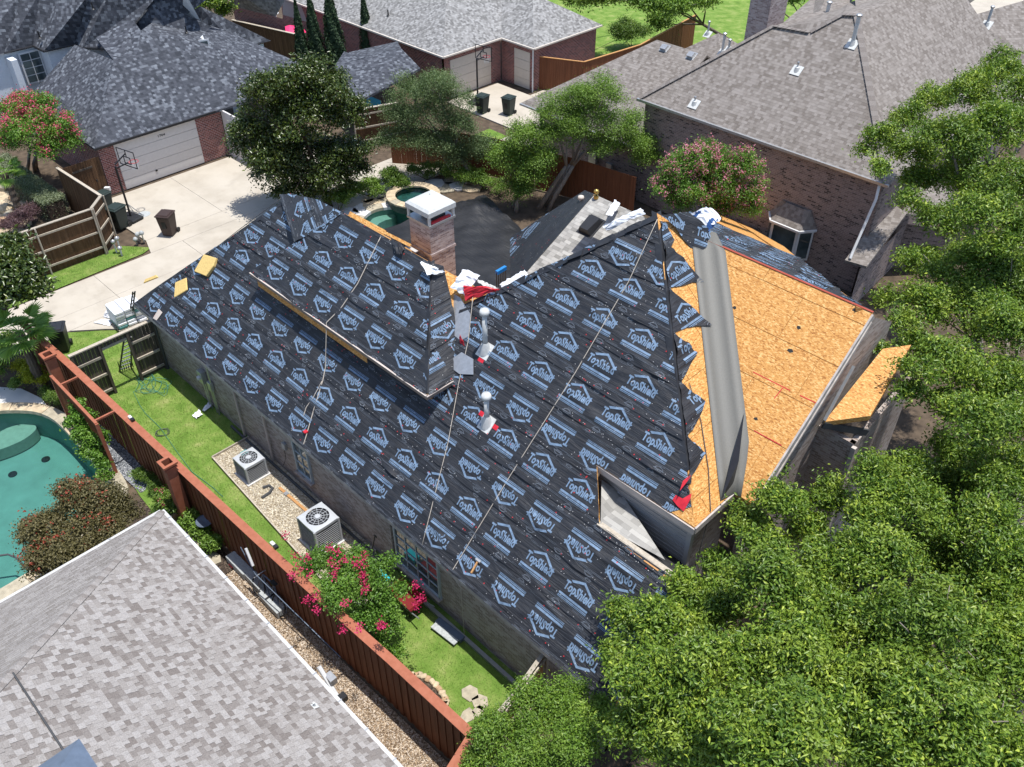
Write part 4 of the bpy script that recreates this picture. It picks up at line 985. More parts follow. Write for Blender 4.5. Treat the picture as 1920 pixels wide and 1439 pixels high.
def tabs(pl, inside, s0, s1, t1, vis):
    """architectural shingles: raised tabs over a base course"""
    h_ = .142; n_ = 0; rows_ = int(t1/h_); small = [MB() for _ in M['tabs']]; cand = []
    meshes = {}
    for r_ in range(rows_):
        s = s0+random.uniform(0, .3)
        while s < s1:
            w_ = random.choice((.09, .12, .15, .19)); 
            if inside(s, r_*h_) and inside(s+w_, r_*h_+h_): cand.append((s, r_*h_, w_, *random.choice(((4, True), (3, True), (3, True), (2, True), (4, True), (0, False), (1, False), (1, False), (2, False)))))
            s += w_+.004
    def vis_key(c):
        p = pl.w(c[0], c[1]); d = (p-CAM).dot(FW); x = 960+FPX*(p-CAM).dot(RT)/d; y = 719.5-FPX*(p-CAM).dot(UPV)/d
        return d if (0 < x < 1920 and 0 < y < 1439) else 1e3+d
    cand.sort(key=vis_key); base = dk
    for i, (s, t, w_, ci, hi) in enumerate(cand):
        hh = .020 if hi else .009
        if i < vis:
            key = (w_, ci, hi)
            if key not in meshes:
                mb = MB(); v8 = [(0, 0, hh), (w_, 0, hh), (w_, h_+.02, hh*.35), (0, h_+.02, hh*.35)]
                tp = [pl.S*a+pl.T*b+pl.n*c for a, b, c in v8]; bt = [pl.S*a+pl.T*b-pl.n*.004 for a, b, c in v8]
                mb.poly(tp)
                for k in range(4): mb.poly([tp[k], bt[k], bt[(k+1) % 4], tp[(k+1) % 4]])
                meshes[key] = mb.build('shingle_tab', M['tabs'][ci], None, local=True)
            src = meshes[key]
            if src.parent is None: o = src; o.parent = nb_
            else: o = bpy.data.objects.new('shingle_tab', src.data); link(o, nb_)
            o.location = pl.w(s, t)-origin(nb_)
        else:
            mb = small[ci]; v8 = [(0, 0, hh), (w_, 0, hh), (w_, h_+.02, hh*.35), (0, h_+.02, hh*.35)]
            tp = [pl.w(s+a, t+b, c) for a, b, c in v8]; bt = [pl.w(s+a, t+b, -.004) for a, b, c in v8]
            mb.poly(tp)
            for k in range(4): mb.poly([tp[k], bt[k], bt[(k+1) % 4], tp[(k+1) % 4]])
    for ci, mb in enumerate(small):
        if mb.f: tag(mb.build('shingle_field', M['tabs'][ci], nb_), kind='stuff')
LH = math.sqrt(1+mH*mH)
tabs(PH1, lambda s, t: -s > t/LH+.06 and -s < 16 and t/LH < 7.2, -16, 0, 7.2*LH, 220)
tabs(PH2, lambda s, t: -s > t/LH+.06 and -s < 8, -8, 0, 6*LH, 80)
# ridge caps on the hip
hd = Vector((1, -1, mH)).normalized()
for k in range(62):
    c = e0+hd*(.12+k*.15)+Vector((0, 0, .035)); mb = MB(); a = hd*.13; L1 = Vector((.115, .115*.0, 0)); 
    sl, sr = Vector((0, .14, -.0))-Vector((0, 0, .14*mH*0)), Vector((-.14, 0, 0))
    l_ = Vector((.09, .09, -.075)); r_ = Vector((-.09, -.09, -.075))
    mb.poly([c-a+Vector((0, 0, .014)), c+a, c+a+l_, c-a+l_+Vector((0, 0, .014))]); mb.poly([c+a, c-a+Vector((0, 0, .014)), c-a+r_+Vector((0, 0, .014)), c+a+r_]); mb.build('ridge_cap', M['tabs'][1+(k*7) % 3], nb_)
gu = MB(); gu.bar((-20.03, 5.25, 2.84), (6, 5.25, 2.84), .1, .1); gu.build('gutter', M['gutter_white'], nb_)
gu = MB(); gu.bar((-20.05, 5.2, 2.84), (-20.05, -9, 2.84), .1, .1); gu.build('gutter', M['gutter_white'], nb_)
for k in range(14): MB().box((-19.6+1.05*k, 5.255, 2.897), (.03, .12, .02)).build('gutter_strap', M['galv'], nb_)
cpn = thing('chimney_cap', 'slate blue metal chimney cap at the bottom edge of taupe roof', 'chimney cap', pq(165, 1478, 0, -mH, 2.9+mH*5.2))
cq = pq(165, 1478, 0, -mH, 2.9+mH*5.2)
MB().box(cq+Vector((0, -.25, .2)), (.8, .8, 1.0)).build('stack', M['slate_metal'], cpn)
mb = MB(); C0 = cq+Vector((0, -.25, .7))
for k in range(4):
    ca = [(1, -1), (1, 1), (-1, 1), (-1, -1)]; p, q = ca[k], ca[(k+1) % 4]; mb.face_auto([C0+Vector((p[0]*.55, p[1]*.55, 0)), C0+Vector((q[0]*.55, q[1]*.55, 0)), C0+Vector((0, 0, .3))])
mb.build('cap_hood', M['slate_metal'], cpn)
MB().tube([pq(24, 1262, 0, -mH, 2.93+mH*5.2), pq(130, 1424, 0, -mH, 2.93+mH*5.2)], .022, 6).build('cable_run', M['pipe_dark'], cpn)
vpn = thing('roof_vent', 'tiny white vent pipe near the gutter of the taupe roof', 'vent', pq(590, 1325, 0, -mH, 2.9+mH*5.2)); c = pq(590, 1325, 0, -mH, 2.9+mH*5.2)
MB().box(c+PH1.n*.02, (.16, .16, .012), (PH1.S, PH1.T, PH1.n)).build('flashing', M['pipe'], vpn); MB().tube([c, c+Vector((0, 0, .16))], .03, 8).build('pipe', M['pipe'], vpn)
# ---------------------------------------------------------------- house with charcoal roof, top left
lh = thing('charcoal_roof_house', 'white and brick house with charcoal shingle roof and white garage door', 'house', (-50, 20, 0))
ZG = 2.8; mG = .7; G_ = lambda x, y: pq(x, y, -mG, 0, ZG-mG*45.95)
gr = MB(); c0 = Vector((-45.95, 15.15, ZG)); P1 = G_(213, 113); P1b = G_(258, 102); P2 = G_(264, 58); P3 = G_(461, 150)
slab(gr, [c0, Vector((-45.95, 26.2, ZG)), P3, P2, P1b, P1], .12)
d0 = P1-c0; slab(gr, [c0, P1, P1+Vector((-4.6, -.2, -.2)), Vector((-55, 15.15, ZG))], .12)
slab(gr, [P1, P1b, P2, P2+Vector((-1.2, .2, .35)), P1+Vector((-3.0, .5, .4))], .12)
slab(gr, [P2, P3, Vector((-48, 30, ZG)), P2+Vector((-6, 5, -1))], .12)
gr.build('garage_roof', M['sh_dark'], lh)
gw = MB(); wall(gw, (-46.2, 15.35), (-46.2, 16.2), 0, 2.75); wall(gw, (-46.2, 21.0), (-46.2, 22.6), 0, 2.75); wall(gw, (-55, 15.35), (-46.4, 15.35), 0, 2.75); wall(gw, (-46.2, 16.2), (-46.2, 21.0), 2.6, 2.75); gw.build('brick_wall', M['brick_red'], lh)
gd = MB(); gd.box((-46.24, 18.6, 1.3), (.05, 4.8, 2.6)); gdo = gd.build('garage_door', M['door_white'], lh)
for k in range(5): MB().box((-46.2, 18.6, .27+.52*k), (.05, 4.76, .5)).build('door_panel', M['door_white'], gdo)
tx = text_tris('1704', .42, .14, .02); mb = MB()
for t in tx: mb.poly([Vector((-46.165, 18.9+p[0], 2.25+p[1])) for p in t])
mb.build('house_number', M['black'], lh); MB().box((-46.16, 18.1, .5), (.02, .12, .1)).build('handle', M['black'], gdo)
MB().bar((-45.93, 15.1, ZG-.03), (-45.93, 22.2, ZG-.03), .1, .1).build('gutter', M['black'], lh)
wg = MB(); wall(wg, (-46.1, 22.6), (-43.5, 22.6), 0, 2.7, .1); wg.build('side_wall', M['door_white'], lh)
# second storey: stucco walls and stepped hips
ez = 4.9
E_ = [pp(x, y, ez) for x, y in [(-60, 118), (8, 100), (62, 87), (82, 97), (140, 84), (155, 91), (213, 91)]]
T_ = [pp(x, y, z) for x, y, z in [(-60, 20, 7.0), (42, -14, 7.6), (75, -14, 7.6), (114, -14, 7.6), (170, -14, 7.8), (206, -14, 7.8), (300, -14, 7.6)]]
ur = MB()
for i in range(6): ur.face_auto([E_[i], E_[i+1], T_[i+1], T_[i]])
ur.build('upper_roof', M['sh_dark'], lh)
MB().tube([E_[1], E_[2]], .06, 6).build('gutter', M['black'], lh); MB().tube([E_[3], E_[4]], .06, 6).build('gutter', M['black'], lh); MB().tube([E_[5], E_[6]], .06, 6).build('gutter', M['black'], lh); MB().tube([E_[2], E_[3]], .06, 6).build('gutter', M['black'], lh); MB().tube([E_[4], E_[5]], .06, 6).build('gutter', M['black'], lh)
uw = MB()
for i in range(6):
    a, b = E_[i]+Vector((-.3, .3, -.05)), E_[i+1]+Vector((-.3, .3, -.05)); uw.face_auto([a, b, Vector((b.x, b.y, 0)), Vector((a.x, a.y, 0))])
uw.build('stucco_wall', M['stucco'], lh)
pw = MB(); a = pp(2, 100, 4.7); b = pp(25, 97, 4.7); 
pw.box(a.lerp(b, .8)+Vector((.5, -.35, -2.4)), (1.5, .35, 4.6)); pw.build('stucco_wing_wall', M['stucco'], lh)
wA = thing  # window on the stucco wall
def flatwin(cx, cy, z, w_, h_, dirv, parent, cols=2, rows=4, frame='white', pane='glass', name='window'):
    d = Vector((*dirv, 0)).normalized(); n_ = Vector((d.y, -d.x, 0)); o = MB().box(Vector((cx, cy, z)), (w_+.14, .05, h_+.14), (d, n_, Vector((0, 0, 1)))).build(name, M[frame], parent)
    for i in range(cols):
        for j in range(rows):
            MB().box(Vector((cx, cy, z))+d*((i+.5)/cols-.5)*w_+Vector((0, 0, ((j+.5)/rows-.5)*h_))+n_*.025, (w_/cols-.05, .03, h_/rows-.05), (d, n_, Vector((0, 0, 1)))).build('pane', M[pane], o)
    return o
c = E_[1].lerp(E_[2], .75)+Vector((-.22, .22, -1.15)); dv = (E_[2]-E_[1]); flatwin(c.x+.14, c.y-.14, c.z, 1.1, 1.7, (dv.x, dv.y), lh, 2, 4)
# rear roofs with dormer, seen beyond the garage ridge
rr_ = MB()
A = [pp(264, 58, 6.4), pp(300, 8, 9.2), pp(345, 28, 8.6), pp(397, 52, 7.4), pp(355, 90, 6.0), pp(336, 91, 5.8)]
rr_.face_auto([pp(235, 45, 5.9), pp(213, 91, 4.9), pp(262, 58, 5.6), pp(336, 91, 4.5), pp(283, 7, 7.0), pp(206, -14, 7.6)])
rr_.face_auto([pp(283, 7, 7.0), pp(336, 91, 4.5), pp(353, 90, 4.4), pp(397, 50, 5.0), pp(350, 28, 6.0)])
rr_.face_auto([pp(283, 7, 7.0), pp(350, 28, 6.0), pp(420, -25, 7.0), pp(300, -25, 8.0), pp(206, -14, 7.6)])
rr_.face_auto([pp(345, 28, 5.8), pp(375, 12, 5.8), pp(412, 30, 5.0), pp(508, 77, 3.2), pp(447, 92, 3.2), pp(417, 128, 3.2), pp(395, 118, 3.3), pp(378, 70, 4.0)])
rr_.build('rear_roof', M['sh_dark'], lh)
dn = MB(); dn.face_auto([pp(353, 92, 4.5), pp(380, 66, 5.2), pp(397, 118, 4.25), pp(371, 108, 4.35)]); dn.build('dormer_gable', M['stucco'], lh)
dn = MB(); dn.face_auto([pp(343, -5, 7.2), pp(352, -4, 7.2), pp(375, 38, 5.6), pp(343, 26, 5.8)]); dn.build('rear_gable', M['stucco'], lh)
ga_ = [pp(383, 72, 5.2), pp(392, 104, 4.2)]; flatwin(pp(386, 90, 4.75).x+.08, pp(386, 90, 4.75).y-.08, 4.75, .45, .9, (.4, 1), lh, 1, 3)
bay = MB(); bp = [pp(421, 128, 3.1), pp(447, 96, 3.1), pp(485, 84, 3.1), pp(494, 82, 3.1)]
for i in range(3): bay.face_auto([bp[i], bp[i+1], Vector((bp[i+1].x, bp[i+1].y, 0)), Vector((bp[i].x, bp[i].y, 0))])
bay.build('bay_wall', M['stucco'], lh)
wv_ = bp[1].lerp(bp[2], .45); dv = bp[2]-bp[1]; dvn = Vector((dv.x, dv.y, 0)).normalized(); nv_ = Vector((dvn.y, -dvn.x, 0))
MB().box(Vector((wv_.x, wv_.y, 1.6))+nv_*.05, (1.3, .06, 2.5), (dvn, nv_, Vector((0, 0, 1)))).build('bay_window', plain('teal_glass', (.10, .38, .42), .1, spec=.8), lh)
MB().tube([bp[2]+nv_*.08, Vector((bp[2].x, bp[2].y, 0))+nv_*.08], .06, 6).build('downspout', M['black'], lh)
# roof fittings
def fit(name, label, cat, c, fn):
    t = thing(name, label, cat, c); fn(t, Vector(c)); return t
def turbine(t, c):
    MB().lathe(c, [(.2, 0), (.16, .12), (.16, .3), (.001, .3)], 14).build('collar', M['black'], t); MB().lathe(c+Vector((0, 0, .3)), [(.02, -.02), (.27, .02), (.3, .16), (.22, .3), (.001, .34)], 14).build('hood', M['black'], t)
fit('roof_vent', 'black mushroom vent on the upper charcoal slope', 'vent', pp(240, 22, 6.6), turbine)
def stub(t, c):
    MB().lathe(c, [(.12, 0), (.06, .06), (.055, .12)], 10).build('flashing', M['black'], t); MB().tube([c, c+Vector((0, 0, .4))], .045, 8).build('pipe', M['black'], t)
for (x, y, z, lb) in [(75, 72, 5.5, 'leftmost black vent pipe on the charcoal upper roof'), (175, 18, 7.1, 'black vent pipe near the top edge between charcoal hips'), (350, 62, 5.4, 'black vent pipe on charcoal roof beside the white dormer')]:
    fit('vent_pipe', lb, 'vent pipe', pp(x, y, z), stub)['group'] = 'black roof vent pipes'
for (x0, y0, x1, y1) in [(140, 125, 150, 148), (127, 146, 136, 160)]:
    pass
# ---------------------------------------------------------------- big brick house on the right
rh = thing('brick_house', 'tall brown brick house with broad grey shingle roof', 'house', (-19, 40, 0))
mR = .8; RP = lambda x, y: pq(x, y, 0, mR, 5.6-mR*34.85)
k0, k1 = Vector((-25.85, 34.85, 5.6)), Vector((-12.7, 34.85, 5.6))
rt_ = MB(); tA = RP(1451, 49); tB_ = RP(1519, 61); tC = RP(1580, 28); tD = RP(1606, 29)
slab(rt_, [k0, k1, tD, tC, tB_, tA], .12)
slab(rt_, [k1, Vector((-12.7, 50, 5.6)), tD+Vector((.5, 9, 0)), tD], .12)
slab(rt_, [k0, tA, tA+Vector((-.3, 5, -.5)), Vector((-25.85, 44, 5.6))], .12)
slab(rt_, [tA, tB_, tC, tD, tD+Vector((.5, 9, 0)), tA+Vector((-.3, 8, -.6))], .12)
rt_.build('main_roof', M['sh_grey'], rh)
for (a, b, n_) in ((k0, tA, 30), (tA, tB_, 8), (tB_, tC, 6), (k1, tD, 34), (tC, tD, 4)):
    for k in range(n_):
        p, q = a.lerp(b, k/n_), a.lerp(b, (k+.93)/n_); MB().bar(p+Vector((0, 0, .012)), q+Vector((0, 0, .024)), .30, .014).build('ridge_cap', M['tabs'][(k*3) % 2], rh)
bw = MB(); wall(bw, (-25.6, 35.05), (-12.95, 35.05), 0, 5.55); wall(bw, (-12.95, 35.05), (-12.95, 50), 0, 5.55); wall(bw, (-25.6, 46), (-25.6, 35.05), 0, 5.55); wall(bw, (-33, 35.25), (-25.7, 35.25), 0, 2.9); bw.build('brick_wall', M['brick_right'], rh)
MB().bar((-25.95, 34.8, 5.55), (-12.6, 34.8, 5.55), .12, .12).build('gutter', M['galv'], rh)
# lower wing on its left
lw = MB(); lz = lambda x, y: pq(x, y, 0, .6, 3.0-.6*34.9)
r0, r1 = lz(1232, 75), lz(1340, 108); slab(lw, [Vector((-34.2, 34.9, 3.0)), Vector((-25.9, 34.9, 3.0)), Vector((-25.9, r1.y, r1.z)), r0], .1); slab(lw, [r0, Vector((-25.9, r1.y, r1.z)), Vector((-25.9, 46, 3)), Vector((-34.2, 46, 3))], .1); slab(lw, [Vector((-34.2, 34.9, 3)), r0, Vector((-34.2, 46, 3))], .1); lw.build('wing_roof', M['sh_grey'], rh)
MB().bar((-34.2, 34.86, 2.95), (-25.9, 34.86, 2.95), .12, .1).build('wing_gutter', M['galv'], rh)
hp = MB(); hc = pp(1345, 75, 4.8); hv = Vector((hc.x, hc.y, 4.8)); hz = 3.4
for k in range(4):
    ca = [(2.6, -2.6), (2.6, 2.6), (-2.6, 2.6), (-2.6, -2.6)]; p, q = ca[k], ca[(k+1) % 4]; hp.face_auto([Vector((hv.x+p[0], hv.y+p[1], hz)), Vector((hv.x+q[0], hv.y+q[1], hz)), hv+Vector((0, 0, .4))])
hp.build('rear_hip_roof', M['sh_grey'], rh)
# roofs further right
fr = MB(); v0 = RP(1606, 29)
fr.face_auto([pp(1640, 8, 8.6), pp(1665, 62, 7.6), pp(1790, 142, 6.4), pp(1940, 120, 6.2), pp(1960, -10, 8.4), pp(1820, 30, 8.2)])
fr.face_auto([pp(1425, 80, 7.8), pp(1519, 61, 8.4), pp(1600, 0, 8.6), pp(1560, -30, 8.6), pp(1530, -10, 7.8)])
fr.face_auto([pp(1606, 29, 9.6), pp(1640, 5, 9.2), pp(1800, 20, 8.2), pp(1870, -30, 9.5), pp(1600, -30, 9)])
fr.build('far_right_roof', M['sh_grey'], rh)
cc = MB(); c = pp(1420, 62, 8.0); cc.box((c.x, c.y+.6, 6.2), (1.15, 1.6, 8.4)); cco = cc.build('brick_chimney', M['brick_chim'], rh)
cc = MB(); c = pp(1754, 25, 7.6); cc.box((c.x, c.y, 7.4), (.8, .8, 2.2)); cc.build('red_chimney', M['brick_red'], rh)
MB().tube([pp(1649, 347, 5.45), pp(1642, 375, 4.9)+Vector((0, 0, 0)), pp(1600, 470, 2.9), pp(1594, 485, 2.6)], .06, 8).build('downspout', M['white'], rh)
lr = MB(); slab(lr, [pp(1584, 488, 2.5), pp(1625, 500, 2.5), pp(1700, 400, 3.4), pp(1668, 378, 3.6)], .12); lr.build('porch_roof', M['sh_grey'], rh)
lr = MB(); slab(lr, [pp(1690, 400, 3.4), pp(1722, 345, 4.0), pp(1762, 330, 4.2), pp(1800, 380, 3.4), pp(1770, 410, 3.0)], .1); lr.build('gable_roof', M['sh_grey'], rh)
bwA = MB(); a, b = pp(1612, 505, 2.3), pp(1700, 420, 2.3); bwA.face_auto([a, b, Vector((b.x, b.y, 0)), Vector((a.x, a.y, 0))]); a2_ = b+Vector((2.2, 1, 0)); bwA.face_auto([b, a2_, Vector((a2_.x, a2_.y, 0)), Vector((b.x, b.y, 0))]); bwA.build('porch_wall', M['brick_right'], rh)
# bay window with hipped hood
bb_ = Vector((pv(1470, 455, 34.6).x, 35.05, pv(1470, 455, 34.6).z)); bu, bz = bb_.x, 2.35
bm_ = MB(); out = [(-1.25, 0), (-.75, -.7), (.75, -.7), (1.25, 0)]; top = [(-.75, 0), (-.45, -.1), (.45, -.1), (.75, 0)]
for i in range(3):
    bm_.face_auto([Vector((bu+out[i][0], 35.0+out[i][1], bz)), Vector((bu+out[i+1][0], 35.0+out[i+1][1], bz)), Vector((bu+top[i+1][0], 35.0+top[i+1][1], bz+.8)), Vector((bu+top[i][0], 35.0+top[i][1], bz+.8))])
bwn = bm_.build('bay_hood', M['sh_grey'], rh)
for i in range(3): MB().bar((bu+out[i][0], 35+out[i][1]-.02, bz-.03), (bu+out[i+1][0], 35+out[i+1][1]-.02, bz-.03), .09, .1).build('hood_gutter', M['white'], bwn)
for i in range(3):
    a, b = Vector((bu+out[i][0]*.9, 35+out[i][1]*.85, 0)), Vector((bu+out[i+1][0]*.9, 35+out[i+1][1]*.85, 0)); dd = (b-a).normalized(); n_ = Vector((dd.y, -dd.x, 0)); c = (a+b)/2
    o = MB().box(c+Vector((0, 0, 1.5)), ((b-a).length, .06, 1.6), (dd, n_, Vector((0, 0, 1)))).build('bay_window', M['white'], rh)
    MB().box(c+Vector((0, 0, 1.5))+n_*.035, ((b-a).length-.2, .02, 1.35), (dd, n_, Vector((0, 0, 1)))).build('pane', M['glass'], o)
MB().box((-28.8, 35.1, 1.4), (.5, .2, .7)).build('utility_box', M['galv'], rh); MB().box((-27.6, 35.1, 1.2), (.35, .2, .5)).build('utility_box', M['galv'], rh)
def tallpipe(h, r_=.06, mat='pipe'):
    def f(t, c):
        MB().box(c+Vector((0, -.02, .02)), (.5, .5, .03), (Vector((1, 0, 0)), Vector((0, 1, .8)).normalized(), Vector((0, -.8, 1)).normalized())).build('flashing', M['pipe'], t)
        MB().lathe(c, [(.15, -.05), (.1, .16), (r_, .2)], 12).build('boot', M['pipe'], t)
        MB().tube([c, c+Vector((0, 0, h))], r_, 12).build('pipe', M[mat], t)
        MB().lathe(c+Vector((0, 0, h-.02)), [(r_*1.5, 0), (r_*1.6, .06), (r_*.9, .1), (.001, .1)], 12).build('cap', M['galv'], t)
    return f
for (x, y, fn, lb) in [(1598, 84, tallpipe(1.25, .09), 'tallest grey vent pipe near the peak of the big grey roof'), (1494, 133, tallpipe(.35, .035), 'small white vent on the middle of the big grey slope'), (1302, 196, tallpipe(.32, .035), 'small white vent low on the left of the big grey slope')]:
    fit('vent_pipe', lb, 'vent pipe', RP(x, y), fn)
for (x, y, z, fn, lb) in [(1547, 44, 8.2, tallpipe(1.0, .09), 'grey flue pipe on the roof behind the brick chimney'), (1740, 40, 8.0, tallpipe(.9, .07), 'flue pipe left of the red brick chimney'), (1850, 48, 7.9, tallpipe(.9, .07), 'flue pipe furthest to the right on the grey roofs'), (1818, 82, 7.2, tallpipe(.3, .03), 'little vent stub below the right flue pipe'), (1354, 100, 4.6, tallpipe(1.1, .08), 'tall thin flue beside the small hipped roof'), (1366, 95, 4.6, tallpipe(.6, .07), 'short flue close to the taller thin one'), (1327, 65, 3.4, tallpipe(.8, .06), 'grey pipe standing left of the small hipped roof')]:
    fit('vent_pipe', lb, 'vent pipe', pp(x, y, z), fn)
def boxvent(t, c):
    T_ = Vector((0, 1, .6)).normalized(); n_ = Vector((0, -.6, 1)).normalized(); X = Vector((1, 0, 0))
    MB().box(c+n_*.01, (.5, .5, .02), (X, T_, n_)).build('base', M['galv'], t)
    mb = MB(); A = [c+X*a*.18+T_*b*.2+n_*h for a, b, h in [(-1, -1, .18), (1, -1, .18), (1, .4, .2), (-1, .4, .2), (1, 1, .02), (-1, 1, .02), (-1, -1, .02), (1, -1, .02)]]
    mb.poly([A[0], A[1], A[2], A[3]]); mb.poly([A[3], A[2], A[4], A[5]]); mb.poly([A[6], A[7], A[1], A[0]]); mb.poly([A[1], A[7], A[4], A[2]]); mb.poly([A[6], A[0], A[3], A[5]]); mb.build('hood', M['galv'], t)
for (x, y, lb) in [(1247, 91, 'left of the two metal box vents on the low grey wing'), (1297, 105, 'right of the two metal box vents on the low grey wing')]:
    fit('box_vent', lb, 'vent', lz(x, y), boxvent)
# ---------------------------------------------------------------- house with pale grey roof, top middle
mh = thing('grey_roof_house', 'single storey brick house with pale grey roof and two cream garage doors', 'house', (-47, 43, 0))
mm = MB(); zz = 3.0; g6 = .6
slab(mm, [Vector((-62, 36.8, zz)), Vector((-43, 36.8, zz)), Vector((-50, 43.8, zz+4.2)), Vector((-62, 43.8, zz+4.2))], .12)
slab(mm, [Vector((-43, 36.8, zz)), Vector((-43, 42, zz)), Vector((-46.4, 45.4, 5.04)), Vector((-50, 47, 7.2)), Vector((-50, 43.8, 7.2))], .12)
slab(mm, [Vector((-43, 42, zz)), Vector((-40, 42, zz)), Vector((-43.4, 45.4, 5.04)), Vector((-46.4, 45.4, 5.04))], .12)
slab(mm, [Vector((-40, 42, zz)), Vector((-40, 48.8, zz)), Vector((-43.4, 45.4, 5.04))], .12)
slab(mm, [Vector((-40, 48.8, zz)), Vector((-50, 50, zz)), Vector((-46.4, 45.4, 5.04)), Vector((-43.4, 45.4, 5.04))], .12)
mm.build('roof', M['sh_mid'], mh)
mw = MB(); wall(mw, (-62, 37.1), (-43.3, 37.1), 0, 2.95); wall(mw, (-43.3, 37.1), (-43.3, 37.6), 0, 2.95); wall(mw, (-43.3, 41.3), (-43.3, 42.2), 0, 2.95); wall(mw, (-43.3, 42.3), (-42.1, 42.3), 0, 2.95); wall(mw, (-40.6, 42.3), (-40.3, 42.3), 0, 2.95); wall(mw, (-40.3, 42.3), (-40.3, 48.6), 0, 2.95); wall(mw, (-43.3, 37.6), (-43.3, 41.3), 2.5, 2.95); wall(mw, (-42.1, 42.3), (-40.6, 42.3), 2.5, 2.95); mw.build('brick_wall', M['brick_red'], mh)
for (c, sz, nm) in (((-43.36, 39.45, 1.25), (.05, 3.7, 2.5), 'garage_door'), ((-41.35, 42.36, 1.25), (1.5, .05, 2.5), 'garage_door')):
    o = MB().box(c, sz).build(nm, M['cream'], mh)
    for k in range(4): MB().box((c[0]+(.04 if sz[0] < .1 else 0), c[1]-(.04 if sz[1] < .1 else 0), .32+.62*k), (sz[0] if sz[0] < .1 else sz[0]-.05, sz[1] if sz[1] < .1 else sz[1]-.05, .6)).build('door_panel', M['cream'], o)
MB().bar((-62, 36.76, 2.95), (-42.95, 36.76, 2.95), .1, .1).build('gutter', M['cream'], mh); MB().bar((-42.96, 36.8, 2.95), (-42.96, 42, 2.95), .1, .1).build('gutter', M['cream'], mh); MB().bar((-42.9, 41.96, 2.95), (-39.95, 41.96, 2.95), .1, .1).build('gutter', M['cream'], mh); MB().bar((-39.96, 42, 2.95), (-39.96, 48.8, 2.95), .1, .1).build('gutter', M['cream'], mh)
MB().tube([(-40.2, 42.15, 0), (-40.2, 42.15, 2.9)], .05, 8).build('downspout', M['white'], mh)
fit('vent_pipe', 'black vent pipe on the pale grey roof above the cypresses', 'vent pipe', pq(728, 30, 0, .6, 3-.6*36.8), stub)
# house end with arched window beyond the dark fence
ah = thing('arched_window_house', 'brick house end with arched white window and grey side wall', 'house', pp(520, 60))
a, b, c = pp(440, 15, 3.0), pp(520, 32, 3.0), pp(532, 28, 3.0)
mb = MB(); 
for p, q in ((pp(436, 12, 3), pp(532, 36, 3)),): mb.face_auto([p, q, Vector((q.x, q.y, 0)), Vector((p.x, p.y, 0))])
mb.build('brick_wall', M['brick_red'], ah)
mb = MB(); slab(mb, [pp(430, 10, 3.0), pp(515, 31, 3.0), pp(533, 0, 4.6), pp(520, -20, 5), pp(440, -20, 4.6)], .1); mb.build('roof', M['sh_mid'], ah)
gb0, gb1 = pp(530, 72), pp(606, 92); mb = MB()
p0, q0, p1, q1_ = pd(530, 28, gb0), pd(606, 50, gb1), pd(530, -14, gb0), pd(606, 6, gb1)
mb.face_auto([p1, q1_, q0, p0]); mb.build('grey_wall', M['siding'], ah)
mb = MB(); mb.face_auto([p0, q0, gb1, gb0]); mb.build('lower_brick_wall', M['brick_red'], ah)
p = pp(515, 44, 1.7); wa = MB(); wa.box(p+Vector((.1, -.1, 0)), (.9, .06, 1.5)); wo = wa.build('arched_window', M['white'], ah); MB().lathe(p+Vector((.1, -.1, .75)), [(.45, -.01), (.45, .02), (.001, .35)], 16).build('arch_head', M['white'], wo); MB().box(p+Vector((.1, -.14, 0)), (.7, .03, 1.3)).build('pane', M['glass'], wo)
# garden pavilion with charcoal roof
pvn = thing('garden_pavilion', 'small open pavilion with charcoal shingle roof beside the cypresses', 'pavilion', pp(700, 190))
mb = MB(); slab(mb, [pp(628, 125, 3.3), pp(752, 91, 3.7), pp(788, 128, 2.9), pp(675, 189, 2.6), pp(655, 178, 2.6)], .14); slab(mb, [pp(628, 124, 3.25), pp(645, 97, 3.1), pp(684, 108, 3.5)], .12); slab(mb, [pp(628, 125, 3.3), pp(752, 91, 3.7), pp(745, 78, 3.0), pp(655, 98, 2.9)], .1)
mb.build('roof', M['sh_dark'], pvn)
for (x, y, z) in [(680, 184, 2.45), (776, 138, 2.7), (717, 178, 2.4), (640, 140, 2.8)]:
    p = pp(x, y, z); MB().box((p.x, p.y, z/2-.05), (.18, .18, z-.1)).build('post', M['black'], pvn)
wt = thing('covered_spa', 'turquoise covered hot tub under the pavilion edge', 'hot tub', pp(690, 205)); c = pp(692, 200, .9); MB().box((c.x, c.y, .42), (2.1, 2.1, .84)).build('cabinet', M['black'], wt, bevel=.08); MB().box((c.x, c.y, .9), (2.15, 2.15, .1)).build('cover', M['teal'], wt, bevel=.04)
ln = thing('stone_lantern', 'white square pillar with pyramid cap near cypresses', 'pillar', pp(572, 130)); c = pp(572, 112, 1.2); MB().box((c.x, c.y, .75), (.7, .7, 1.5)).build('shaft', M['concrete_white'], ln, bevel=.03)
mb = MB()
for k in range(4):
    ca = [(1, -1), (1, 1), (-1, 1), (-1, -1)]; p, q = ca[k], ca[(k+1) % 4]; mb.face_auto([Vector((c.x+p[0]*.5, c.y+p[1]*.5, 1.55)), Vector((c.x+q[0]*.5, c.y+q[1]*.5, 1.55)), Vector((c.x, c.y, 1.85))])
mb.box((c.x, c.y, 1.52), (1, 1, .07)); mb.build('cap', M['concrete_white'], ln)
um = thing('pink_umbrella', 'hot pink patio umbrella behind the dark fence', 'umbrella', pp(545, 62)); c = pp(545, 58, 1.9); mb = MB(); mb.lathe((c.x, c.y, 1.9), [(1.1, -.1), (.6, .18), (.001, .4)], 8); mb.build('canopy', M['pink'], um); MB().tube([(c.x, c.y, 0), (c.x, c.y, 2.1)], .03, 8).build('pole', M['galv'], um)
